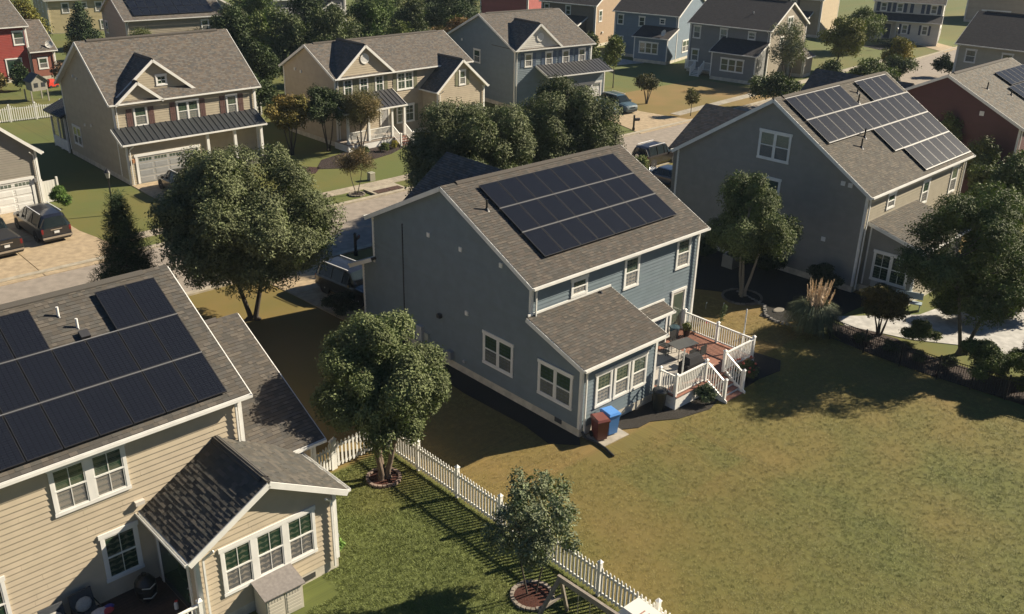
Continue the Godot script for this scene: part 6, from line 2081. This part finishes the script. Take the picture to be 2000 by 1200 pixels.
	for i in 60:
		var u := unit()
		var x := u.cross(Vector3.UP).normalized()
		row(rows, Basis(x, u, x.cross(u)), Vector3(0, 0.5, 0) + u * 0.2, Color(0.16, 0.17, 0.05))
	leaves("foliage", pt, sprig("small"), rows)
	var bn := thing("garden_bin", "dark teal lidded tub against the bump wall", "tub", Vector3(10.0, y, 0.45))
	var bg := G.new()
	bg.col = Color(0.02, 0.05, 0.065)
	bg.lathe(Vector3.ZERO, [Vector2(0.2, 0), Vector2(0.26, 0.55), Vector2(0.29, 0.58), Vector2(0.27, 0.62), Vector2(0.01, 0.66)], 12)
	part("tub", bg, M.plastic, bn)
	# porch deck of the cream house
	var pd := thing("deck", "shaded brown deck with white rail beside the cream sun room", "deck", Vector3(-28.0, 0, 0.55), 0.012)
	var zz := 0.02
	while zz < 3.5:
		var b := G.new()
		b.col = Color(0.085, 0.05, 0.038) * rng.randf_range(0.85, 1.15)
		b.box(Vector3(6.6, 0.44, zz + 0.07), Vector3(7.7, 0.03, 0.133))
		part("deck_board", b, M.wood, pd)
		zz += 0.14
	railing(pd, Vector3(10.32, 0.46, 3.35), Vector3(6.5, 0.46, 3.45))
	var km := thing("kamado_grill", "black egg shaped grill with pale handles on the shaded deck", "grill", Vector3(-18.35, 0.455, 1.3))
	var kg := G.new()
	kg.col = Color(0.012, 0.012, 0.013)
	kg.lathe(Vector3.ZERO, [Vector2(0.2, 0.0), Vector2(0.33, 0.25), Vector2(0.35, 0.5), Vector2(0.33, 0.52)], 16)
	part("bowl", kg, M.plastic, km)
	var kl := G.new()
	kl.col = Color(0.012, 0.012, 0.013)
	kl.lathe(Vector3(0, 0.53, 0), [Vector2(0.35, 0), Vector2(0.33, 0.18), Vector2(0.2, 0.36), Vector2(0.08, 0.42), Vector2(0.08, 0.5), Vector2(0.01, 0.5)], 16)
	part("lid", kl, M.plastic, km)
	for yy in [0.3, 0.68]:
		var hg := G.new()
		hg.col = Color(0.5, 0.5, 0.48)
		hg.tube([Vector3(-0.22, yy, 0.28), Vector3(0, yy - 0.03, 0.38), Vector3(0.22, yy, 0.28)], [0.02, 0.02, 0.02], 5)
		part("handle", hg, M.paint, km)
	var ac := patio_chair("grey armchair with a white cushion against the cream wall", Vector3(-20.15, 0.455, 1.15), 0.1)
	patio_chair("blue grey armchair at the bottom left on the shaded deck", Vector3(-21.1, 0.455, 1.25), 0.0)
	var tw := thing("towel", "rumpled blue red and white towel on the deck chair", "towel", Vector3(-19.9, 0.95, 1.5))
	for q in [[0.0, 0.0, 0.3, Color(0.5, 0.5, 0.55)], [0.22, 0.1, 0.2, Color(0.35, 0.04, 0.06)], [0.3, -0.05, 0.18, Color(0.06, 0.06, 0.3)]]:
		var tg := G.new()
		tg.col = q[3]
		tg.ball(Vector3(q[0], 0.0, q[1]), Vector3(q[2], 0.08, q[2] * 0.7), 8)
		part("fold", tg, M.cloth, tw)
	var bo := thing("bottle", "white spray bottle with a red cap at the sun room door", "bottle", Vector3(-17.85, 0.455, 2.35))
	var w := G.new()
	w.col = Color(0.65, 0.65, 0.63)
	w.lathe(Vector3.ZERO, [Vector2(0.07, 0), Vector2(0.07, 0.2), Vector2(0.03, 0.26)], 8)
	part("body", w, M.plastic, bo)
	var w2 := G.new()
	w2.col = Color(0.4, 0.03, 0.03)
	w2.box(Vector3(0.02, 0.29, 0), Vector3(0.09, 0.06, 0.04))
	part("cap", w2, M.plastic, bo)

func flag_pole(label: String, at: Vector3, ht: float) -> void:
	var t := thing("pole", label, "pole", at)
	var g := G.new()
	g.col = WHITE
	g.tube([Vector3.ZERO, Vector3(0, ht, 0)], [0.035, 0.035], 8)
	part("shaft", g, M.vinyl, t)
	var k := G.new()
	k.col = WHITE
	k.ball(Vector3(0, ht, 0), Vector3.ONE * 0.04, 6)
	part("cap", k, M.vinyl, t)

func chair(label: String, at: Vector3, turn: float) -> Node3D:  # its back towards -z
	var t := thing("patio_chair", label, "chair", at, turn, "black chairs round the patio table")
	var c := Color(0.02, 0.02, 0.02)
	for q in [["seat", Vector3(0, 0.42, 0), Vector3(0.48, 0.03, 0.46)], ["backrest", Vector3(0, 0.7, -0.24), Vector3(0.48, 0.5, 0.025)]]:
		var g := G.new()
		g.col = c
		g.box(q[1], q[2])
		part(q[0], g, M.cloth, t)
	for x in [-0.23, 0.23]:
		for z in [-0.22, 0.22]:
			var g := G.new()
			g.col = c
			g.tube([Vector3(x, 0, z * 1.1), Vector3(x, 0.42, z)], [0.014, 0.014], 5)
			part("leg", g, M.metal, t)
		var a := G.new()
		a.col = c
		a.tube([Vector3(x, 0.42, 0.22), Vector3(x, 0.63, 0.2), Vector3(x, 0.65, -0.24)], [0.014, 0.014, 0.014], 5)
		part("arm", a, M.metal, t)
	return t

func patio_chair(label: String, at: Vector3, turn: float) -> Node3D:
	var t := thing("armchair", label, "armchair", at, turn)
	var c := Color(0.06, 0.07, 0.08)
	var g := G.new()
	g.col = c
	g.box(Vector3(0, 0.3, 0), Vector3(0.7, 0.12, 0.7))
	part("seat", g, M.cloth, t)
	var b := G.new()
	b.col = c
	b.box(Vector3(0, 0.66, -0.33), Vector3(0.72, 0.66, 0.08), Basis(Vector3.RIGHT, -0.2))
	part("backrest", b, M.cloth, t)
	for x in [-0.36, 0.36]:
		var a := G.new()
		a.col = Color(0.02, 0.02, 0.02)
		a.tube([Vector3(x, 0, 0.3), Vector3(x, 0.55, 0.28), Vector3(x, 0.58, -0.3), Vector3(x, 0, -0.36)], [0.02, 0.02, 0.02, 0.02], 6)
		part("arm", a, M.metal, t)
	var p := G.new()
	p.col = Color(0.42, 0.41, 0.38)
	p.ball(Vector3.ZERO, Vector3(0.27, 0.24, 0.09), 10)
	part("cushion", p, M.cloth, t, Transform3D(Basis(Vector3.RIGHT, -0.35) * Basis(Vector3.BACK, 0.2), Vector3(0, 0.6, -0.2)))
	return t

func wheelie_bin(label: String, at: Vector3, turn: float, col: Color, ht := 1.02) -> void:
	var t := thing("wheelie_bin", label, "bin", at, turn)
	var g := G.new()
	g.col = col
	g.taper(Vector3(0, 0.06, 0), Vector3(0.46, ht - 0.1, 0.54), 1.22, 1.26)
	g.box(Vector3(0, ht - 0.07, 0), Vector3(0.6, 0.06, 0.72))
	part("body", g, M.plastic, t)
	var l := G.new()
	l.col = col * 1.25
	l.taper(Vector3(0, ht - 0.03, 0), Vector3(0.64, 0.09, 0.76), 0.82, 0.86)
	part("lid", l, M.plastic, t)
	var h := G.new()
	h.col = col * 0.8
	h.tube([Vector3(-0.24, ht - 0.1, -0.38), Vector3(-0.24, ht - 0.04, -0.46), Vector3(0.24, ht - 0.04, -0.46), Vector3(0.24, ht - 0.1, -0.38)], [0.02, 0.02, 0.02, 0.02], 6)
	part("handle", h, M.plastic, t)
	for x in [-0.25, 0.25]:
		var w := G.new()
		w.lathe(Vector3(0, -0.04, 0), [Vector2(0.02, 0), Vector2(0.14, 0), Vector2(0.14, 0.08), Vector2(0.02, 0.08)], 12)
		part("wheel", w, M.rubber, t, Transform3D(Basis(Vector3.BACK, PI / 2), Vector3(x, 0.14, -0.26)))

func loose_things() -> void:
	wheelie_bin("dark red brown wheelie bin at the sun room corner", Vector3(0.62, 0.03, 3.85), -0.35, Color(0.12, 0.035, 0.03))
	wheelie_bin("blue wheelie bin next to the red brown one", Vector3(1.3, 0.03, 3.82), -0.2, Color(0.06, 0.2, 0.5), 1.06)
	var tc := thing("trash_can", "black round trash can with a lid between sun room and deck", "trash can", Vector3(4.55, 0.03, 3.95))
	var g := G.new()
	g.col = Color(0.016, 0.02, 0.022)
	g.lathe(Vector3.ZERO, [Vector2(0.25, 0), Vector2(0.33, 0.9), Vector2(0.36, 0.92), Vector2(0.36, 0.98), Vector2(0.3, 1.0)], 16)
	part("can", g, M.plastic, tc)
	var l := G.new()
	l.col = Color(0.022, 0.026, 0.028)
	l.lathe(Vector3(0, 0.98, 0), [Vector2(0.35, 0), Vector2(0.33, 0.05), Vector2(0.15, 0.1), Vector2(0.01, 0.11)], 16)
	part("lid", l, M.plastic, tc)
	var dp := thing("drain_pipe", "black corrugated drain pipe lying from the house corner over the lawn", "pipe", Vector3(0.1, 0, 3.3))
	var ps := []
	var rs := []
	var c := Curve3D.new()
	for p in [Vector3(0, 0.3, 0), Vector3(-0.02, 0.09, 0.25), Vector3(0.1, 0.075, 0.8), Vector3(0.05, 0.075, 1.3), Vector3(-0.12, 0.07, 1.95)]:
		c.add_point(p, Vector3(0, 0, -0.15), Vector3(0, 0, 0.15))
	for i in 70:
		ps.append(c.sample_baked(c.get_baked_length() * i / 69.0))
		rs.append(0.065 if i % 2 else 0.052)
	var dg := G.new()
	dg.tube(ps, rs, 9)
	part("pipe", dg, M.black, dp)
	# storage shed
	var sh := thing("storage_shed", "cream plastic storage shed with a grey lid under the cream windows", "shed", Vector3(-15.15, 0, 4.1), -0.02)
	var s := G.new()
	s.col = Color(0.5, 0.47, 0.39)
	s.prism(PackedVector2Array([Vector2(-0.4, 0), Vector2(0.4, 0), Vector2(0.4, 1.0), Vector2(-0.4, 1.16)]), Vector3(-0.66, 0, 0), Vector3(0, 0, 1), Vector3.UP, 1.32)
	part("box", s, M.plastic, sh)
	var rl := G.new()
	rl.col = Color(0.25, 0.225, 0.21)
	rl.box(Vector3(0, 1.11, 0.02), Vector3(1.46, 0.05, 0.96), Basis(Vector3.RIGHT, 0.2))
	part("lid", rl, M.wood, sh)
	for k in 2:
		var d := G.new()
		d.col = Color(0.52, 0.49, 0.41)
		var x := -0.32 if k == 0 else 0.32
		d.box(Vector3(x, 0.48, 0.405), Vector3(0.6, 0.9, 0.02))
		for j in 5:
			d.box(Vector3(x, 0.16 + j * 0.13, 0.42), Vector3(0.5, 0.1, 0.015))
		for j in 5:
			d.box(Vector3(x - 0.2 + j * 0.1, 0.83, 0.42), Vector3(0.075, 0.14, 0.012))
		part("door", d, M.plastic, sh)
	var hd := G.new()
	hd.box(Vector3(0, 0.94, 0.43), Vector3(0.08, 0.05, 0.03))
	part("latch", hd, M.chrome, sh)
	# garden things beside the sun room
	var pw := thing("hose_reel", "grey hose coiled over a brown pot at the sun room corner", "garden hose", Vector3(-12.35, 0, 2.85))
	var hg := G.new()
	hg.col = Color(0.3, 0.33, 0.3)
	for k in 3:
		var pp := []
		var rr := []
		for i in 17:
			pp.append(Vector3(cos(TAU * i / 16) * 0.26, 0.75 + sin(TAU * i / 16) * 0.26, k * 0.05))
			rr.append(0.022)
		hg.tube(pp, rr, 6, false)
	part("hose", hg, M.plastic, pw)
	var pt := G.new()
	pt.col = Color(0.2, 0.09, 0.05)
	pt.lathe(Vector3(0.05, 0, 0.1), [Vector2(0.15, 0), Vector2(0.24, 0.42), Vector2(0.21, 0.42), Vector2(0.01, 0.38)], 12)
	part("pot", pt, M.paint, pw)
	bush("potted_plant", "small bright plant by the coiled hose", Vector3(-12.25, 0.4, 3.2), 0.45, 0.4, {"col": Color(0.13, 0.22, 0.05), "n": 60})
	var bd := thing("board", "dark brown board leaning at the sun room rear eave", "board", Vector3(-12.25, 0, 0.3), 0.2)
	var bg := G.new()
	bg.col = Color(0.06, 0.03, 0.025)
	bg.box(Vector3(0, 0.5, 0), Vector3(0.5, 1.0, 0.05), Basis(Vector3.RIGHT, -0.25))
	part("panel", bg, M.wood, bd)
	# swing set at the bottom edge
	var sw := thing("swing_set", "weathered wooden swing frame at the bottom edge", "swing set", Vector3(-8.95, 0, 10.75))
	var wc := Color(0.3, 0.26, 0.215)
	for q in [["beam", Vector3(0, 2.05, -0.05), Vector3(0.15, 2.05, 4.2), 0.1, 0.2], ["leg", Vector3(0, 2.1, 0.05), Vector3(-1.0, 0, -0.35), 0.1, 0.1], ["leg", Vector3(0, 2.1, 0.05), Vector3(0.85, 0, -0.35), 0.1, 0.1], ["brace", Vector3(-0.5, 1.05, -0.15), Vector3(0.45, 1.05, -0.15), 0.06, 0.1], ["leg", Vector3(0.12, 2.1, 4.0), Vector3(-0.9, 0, 4.4), 0.1, 0.1], ["leg", Vector3(0.12, 2.1, 4.0), Vector3(1.1, 0, 4.4), 0.1, 0.1]]:
		var sg := G.new()
		sg.col = wc * (0.9 if q[0] == "leg" else 1.05)
		sg.beam(q[1], q[2], q[3], q[4])
		part(q[0], sg, M.wood, sw)
	for zz in [0.8, 1.3, 2.2, 2.7]:
		var ch := G.new()
		ch.col = Color(0.3, 0.29, 0.25)
		ch.tube([Vector3(0.05, 2.0, zz), Vector3(0.05, 0.5, zz)], [0.012, 0.012], 5)
		part("chain", ch, M.metal, sw)
	for zz in [1.05, 2.45]:
		var st := G.new()
		st.col = Color(0.03, 0.06, 0.2)
		st.box(Vector3(0.05, 0.48, zz), Vector3(0.18, 0.03, 0.55))
		part("seat", st, M.plastic, sw)
	var bx := thing("white_playhouse", "white box roof with blue print beside the fence at the bottom edge", "box", Vector3(-7.55, 0, 13.2), -0.02)
	var wg := G.new()
	wg.col = Color(0.68, 0.66, 0.6)
	wg.taper(Vector3(0, 0, 0), Vector3(1.0, 1.25, 1.5), 1.0)
	wg.taper(Vector3(0, 1.25, 0), Vector3(1.0, 0.2, 1.5), 0.72, 0.86)
	part("body", wg, M.vinyl, bx)
	for k in 5:
		var lg := G.new()
		lg.col = Color(0.06, 0.08, 0.3)
		lg.box(Vector3(-0.34 + 0.16 * k, 1.0, -0.757 + 0.0), Vector3(0.1, 0.22 - 0.05 * (k % 2), 0.012), Basis(Vector3.BACK, 0.4))
		part("print", lg, M.paint, bx)
	for k in 4:
		var lg := G.new()
		lg.col = Color(0.36, 0.2, 0.16)
		lg.box(Vector3(-0.1 + 0.02 * k, 1.452, -0.1 + 0.18 * k), Vector3(0.3 - 0.03 * k, 0.004, 0.05))
		part("print", lg, M.paint, bx)
	# far garden: playhouse and toys
	var ph := thing("playhouse", "grey wooden playhouse on stilts in the far left garden", "playhouse", Vector3(5.2, 0, -81.3), 0.1)
	var pc := Color(0.36, 0.34, 0.29)
	for x in [-0.85, 0.85]:
		for z in [-0.8, 0.8]:
			var lg := G.new()
			lg.col = pc
			lg.box(Vector3(x, 0.6, z), Vector3(0.12, 1.2, 0.12))
			part("leg", lg, M.wood, ph)
	var bod := G.new()
	bod.col = pc
	bod.prism(PackedVector2Array([Vector2(-0.8, 0), Vector2(0.8, 0), Vector2(0.8, 1.0), Vector2(0, 1.7), Vector2(-0.8, 1.0)]), Vector3(0.15, 1.15, 0.75), Vector3.RIGHT, Vector3.UP, 1.5)
	part("cabin", bod, M.wood, ph)
	for q in [[-0.35, 0.42], [0.4, 0.42]]:
		var wn := G.new()
		wn.col = Color(0.03, 0.035, 0.04)
		wn.box(Vector3(0.15 + q[0], 1.75, 0.765), Vector3(0.4, 0.45, 0.02))
		part("window", wn, M.paint, ph)
	var rfg := G.new()
	rfg.col = Color(0.06, 0.075, 0.085)
	rfg.beam(Vector3(-0.35, 2.45, 0.9), Vector3(-0.35, 2.45, -0.9), 1.2, 0.06, Vector3(-0.65, 0.75, 0))
	rfg.beam(Vector3(0.65, 2.45, 0.9), Vector3(0.65, 2.45, -0.9), 1.2, 0.06, Vector3(0.65, 0.75, 0))
	part("roof", rfg, M.wood, ph)
	var toy := thing("toy_car", "red plastic toy car on the far patio", "toy car", Vector3(8.9, 0, -87.6), 0.2)
	var tg := G.new()
	tg.col = Color(0.5, 0.04, 0.02)
	tg.taper(Vector3(0, 0.15, 0), Vector3(1.2, 0.45, 0.7), 0.85)
	tg.taper(Vector3(-0.1, 0.6, 0), Vector3(0.7, 0.35, 0.6), 0.75)
	part("body", tg, M.plastic, toy)
	for x in [-0.38, 0.38]:
		for z in [-0.34, 0.34]:
			var wg2 := G.new()
			wg2.lathe(Vector3(0, -0.05, 0), [Vector2(0.02, 0), Vector2(0.15, 0), Vector2(0.15, 0.1), Vector2(0.02, 0.1)], 10)
			part("wheel", wg2, M.rubber, toy, Transform3D(Basis(Vector3.RIGHT, PI / 2), Vector3(x, 0.15, z)))
	for q in [[22.9, -45.0, "pale grey air conditioner at the beige porch corner"], [22.2, -4.6, "air conditioner in shade against the tan house wall"]]:
		var a := thing("air_conditioner", q[2], "air conditioner", Vector3(q[0], 0, q[1] if q[1] > -40 else -43.6))
		var ag := G.new()
		ag.col = Color(0.3, 0.29, 0.26)
		ag.taper(Vector3.ZERO, Vector3(0.8, 0.85, 0.8), 0.97)
		part("case", ag, M.metal, a)
		var fg := G.new()
		fg.col = Color(0.03, 0.03, 0.03)
		fg.lathe(Vector3(0, 0.85, 0), [Vector2(0.33, 0), Vector2(0.33, 0.02), Vector2(0.01, 0.03)], 12)
		part("fan_grille", fg, M.metal, a)
	var go := thing("bench", "pale blue bench with clutter in shade behind the tan sun room", "bench", Vector3(24.6, 0, 6.0), -1.2)
	for q in [["seat", Vector3(0, 0.45, 0), Vector3(1.5, 0.06, 0.45)], ["backrest", Vector3(0, 0.8, -0.24), Vector3(1.5, 0.4, 0.05)], ["leg", Vector3(-0.65, 0.22, 0), Vector3(0.06, 0.44, 0.4)], ["leg", Vector3(0.65, 0.22, 0), Vector3(0.06, 0.44, 0.4)]]:
		var bb := G.new()
		bb.col = Color(0.3, 0.38, 0.42)
		bb.box(q[1], q[2])
		part(q[0], bb, M.paint, go)

func vehicles() -> void:
	car("pickup_truck", "black pickup truck at the left edge with its tail to us", Vector3(-11.9, 0.04, -37.6), PI * 0.5 + 0.05, "pickup", 5.9, 2.03, 1.92, Color(0.012, 0.012, 0.014))
	car("big_suv", "long black estate car beside the pickup truck", Vector3(-8.55, 0.04, -38.3), PI * 0.5 + 0.03, "big", 5.5, 2.02, 1.88, Color(0.014, 0.014, 0.016))
	car("parked_suv", "black crossover on the drive of the middle blue house", Vector3(1.35, 0.04, -16.0), -PI * 0.5 + 0.12, "suv", 4.75, 1.95, 1.75, Color(0.012, 0.012, 0.014))
	car("sedan", "slate blue saloon on the far drive partly behind the tree", Vector3(48.9, 0.04, -40.3), -PI * 0.5 - 0.1, "sedan", 4.7, 1.82, 1.45, Color(0.09, 0.13, 0.19))
	car("parked_suv", "teal blue crossover on the far drive in front of the garage", Vector3(51.6, 0.04, -40.0), -PI * 0.5 - 0.12, "suv", 4.5, 1.85, 1.68, Color(0.085, 0.13, 0.155))
	car("parked_suv", "black off roader with a rear spare wheel at the near kerb", Vector3(37.9, 0.01, -23.6), 0.03, "suv", 4.7, 1.9, 1.85, Color(0.02, 0.019, 0.018))
	car("parked_car", "dark blue car on the drive beside the tan house wall", Vector3(33.6, 0.04, -19.0), PI * 0.5, "sedan", 4.7, 1.85, 1.45, Color(0.03, 0.045, 0.08))
	car("parked_suv", "black car in the shade of the large tree at the dark garage door", Vector3(2.6, 0.04, -41.2), PI * 0.5, "suv", 4.8, 1.95, 1.75, Color(0.013, 0.013, 0.015))
	car("parked_suv", "dark car at the garage of the white house", Vector3(131.5, 0.04, -48.5), -0.9, "suv", 4.7, 1.9, 1.75, Color(0.03, 0.03, 0.032))
	var sp := thing("spare_wheel", "spare wheel hung on the tailgate of the black off roader", "spare wheel", Vector3(35.46, 1.05, -23.55), 0.03)
	var g := G.new()
	g.lathe(Vector3.ZERO, [Vector2(0.02, 0.0), Vector2(0.36, 0.0), Vector2(0.38, 0.1), Vector2(0.34, 0.2), Vector2(0.02, 0.2)], 16)
	part("tyre", g, M.rubber, sp, Transform3D(Basis(Vector3.BACK, PI / 2), Vector3.ZERO))
	var r := G.new()
	r.lathe(Vector3.ZERO, [Vector2(0.22, 0.2), Vector2(0.22, 0.22), Vector2(0.01, 0.22)], 12)
	part("rim", r, M.chrome, sp, Transform3D(Basis(Vector3.BACK, PI / 2), Vector3.ZERO))

func mailbox(label: String, at: Vector3, turn: float) -> void:
	var t := thing("mailbox", label, "mailbox", at, turn)
	var g := G.new()
	g.taper(Vector3.ZERO, Vector3(0.2, 0.3, 0.2), 1.0)
	g.taper(Vector3(0, 0.3, 0), Vector3(0.14, 1.15, 0.14), 1.0)
	g.taper(Vector3(0, 1.45, 0), Vector3(0.18, 0.1, 0.18), 0.4)
	part("post", g, M.black, t)
	var a := G.new()
	a.box(Vector3(0.3, 0.98, 0), Vector3(0.6, 0.06, 0.08))
	part("arm", a, M.black, t)
	var b := G.new()
	var pts := PackedVector2Array()
	for i in 9:
		pts.append(Vector2(-cos(PI * i / 8) * 0.1, 0.13 + sin(PI * i / 8) * 0.1))
	pts.append(Vector2(0.1, 0.0))
	pts.append(Vector2(-0.1, 0.0))
	b.prism(pts, Vector3(0.6, 1.02, 0), Vector3(0, 0, -1), Vector3.UP, 0.5)
	part("box", b, solid(0.05, 0.05, 0.055, 0.4), t)
	var f := G.new()
	f.col = Color(0.4, 0.03, 0.02)
	f.box(Vector3(0.35, 1.2, 0.115), Vector3(0.03, 0.14, 0.01))
	part("flag", f, M.plastic, t)

func lamp_post(label: String, at: Vector3) -> void:
	var t := thing("street_lamp", label, "street lamp", at)
	var g := G.new()
	g.lathe(Vector3.ZERO, [Vector2(0.16, 0), Vector2(0.13, 0.35), Vector2(0.07, 0.5), Vector2(0.05, 2.55), Vector2(0.09, 2.6), Vector2(0.12, 2.7)], 10)
	part("pole", g, M.black, t)
	var l := G.new()
	l.col = Color(0.42, 0.42, 0.38)
	l.lathe(Vector3(0, 2.7, 0), [Vector2(0.11, 0), Vector2(0.2, 0.42)], 8)
	part("lantern_glass", l, M.plastic, t)
	var c := G.new()
	c.lathe(Vector3(0, 3.1, 0), [Vector2(0.24, 0), Vector2(0.14, 0.14), Vector2(0.03, 0.24), Vector2(0.01, 0.32)], 8)
	for i in 4:
		var a := TAU * i / 4
		c.beam(Vector3(cos(a) * 0.115, -0.4 + 3.1 - 3.1, sin(a) * 0.115) + Vector3(0, 3.1, 0), Vector3(cos(a) * 0.2, 3.1, sin(a) * 0.2), 0.02, 0.02)
	part("lantern_cap", c, M.black, t)

func street_things() -> void:
	mailbox("black mailbox on a post at the drive of the middle blue house", Vector3(5.1, 0, -21.4), 0.6)
	mailbox("black mailbox on the far verge by the drive with two cars", Vector3(45.7, 0, -32.8), -0.4)
	lamp_post("black street lamp on the lawn of the tan house", Vector3(-3.5, 0, -39.0))
	lamp_post("black lamp post in front of the white house windows", Vector3(119.5, 0, -43.0))
	var u := thing("utility_box", "small pale green utility box on the far lawn", "utility box", Vector3(15.6, 0, -34.7))
	var g := G.new()
	g.col = Color(0.3, 0.29, 0.22)
	g.taper(Vector3.ZERO, Vector3(0.5, 0.6, 0.45), 0.92)
	part("case", g, M.paint, u)
	var g1 := G.new()
	g1.col = Color(0.36, 0.35, 0.27)
	g1.taper(Vector3(0, 0.6, 0), Vector3(0.52, 0.07, 0.47), 0.9)
	part("lid", g1, M.paint, u)
	# storm drain inlet in the far kerb
	var d := thing("storm_drain", "storm drain inlet with two rusty covers in the far kerb", "storm drain", Vector3(14.9, 0, -31.5))
	var s := G.new()
	s.col = Color(0.42, 0.37, 0.28)
	s.box(Vector3(0, 0.07, -0.4), Vector3(2.9, 0.15, 1.6))
	part("slab", s, M.concrete, d)
	for x in [-0.62, 0.62]:
		var c := G.new()
		c.col = Color(0.13, 0.07, 0.05)
		c.box(Vector3(x, 0.155, 0.05), Vector3(1.15, 0.03, 0.75))
		part("cover", c, M.bark, d)
		var o := G.new()
		o.col = Color(0.012, 0.011, 0.01)
		o.box(Vector3(x, 0.06, 0.41), Vector3(1.1, 0.11, 0.02))
		part("opening", o, M.rubber, d)
	for q in [[1, 13.5, -4.6], [2, 15.0, -3.4], [3, 15.6, -1.6], [4, 16.3, -0.9], [5, 15.2, -0.2]]:
		var m := thing("marker_flag", "tiny white marker flag in the shaded lawn, %s from the house" % ["", "first", "second", "third", "fourth", "fifth"][q[0]], "marker flag", Vector3(q[1], 0, q[2]), 0.0, "white marker flags in the lawn")
		var w := G.new()
		w.tube([Vector3.ZERO, Vector3(0, 0.4, 0)], [0.006, 0.006], 4)
		part("wire", w, M.metal, m)
		var f := G.new()
		f.col = WHITE
		f.box(Vector3(0.05, 0.36, 0), Vector3(0.1, 0.08, 0.004))
		part("flag", f, M.vinyl, m)
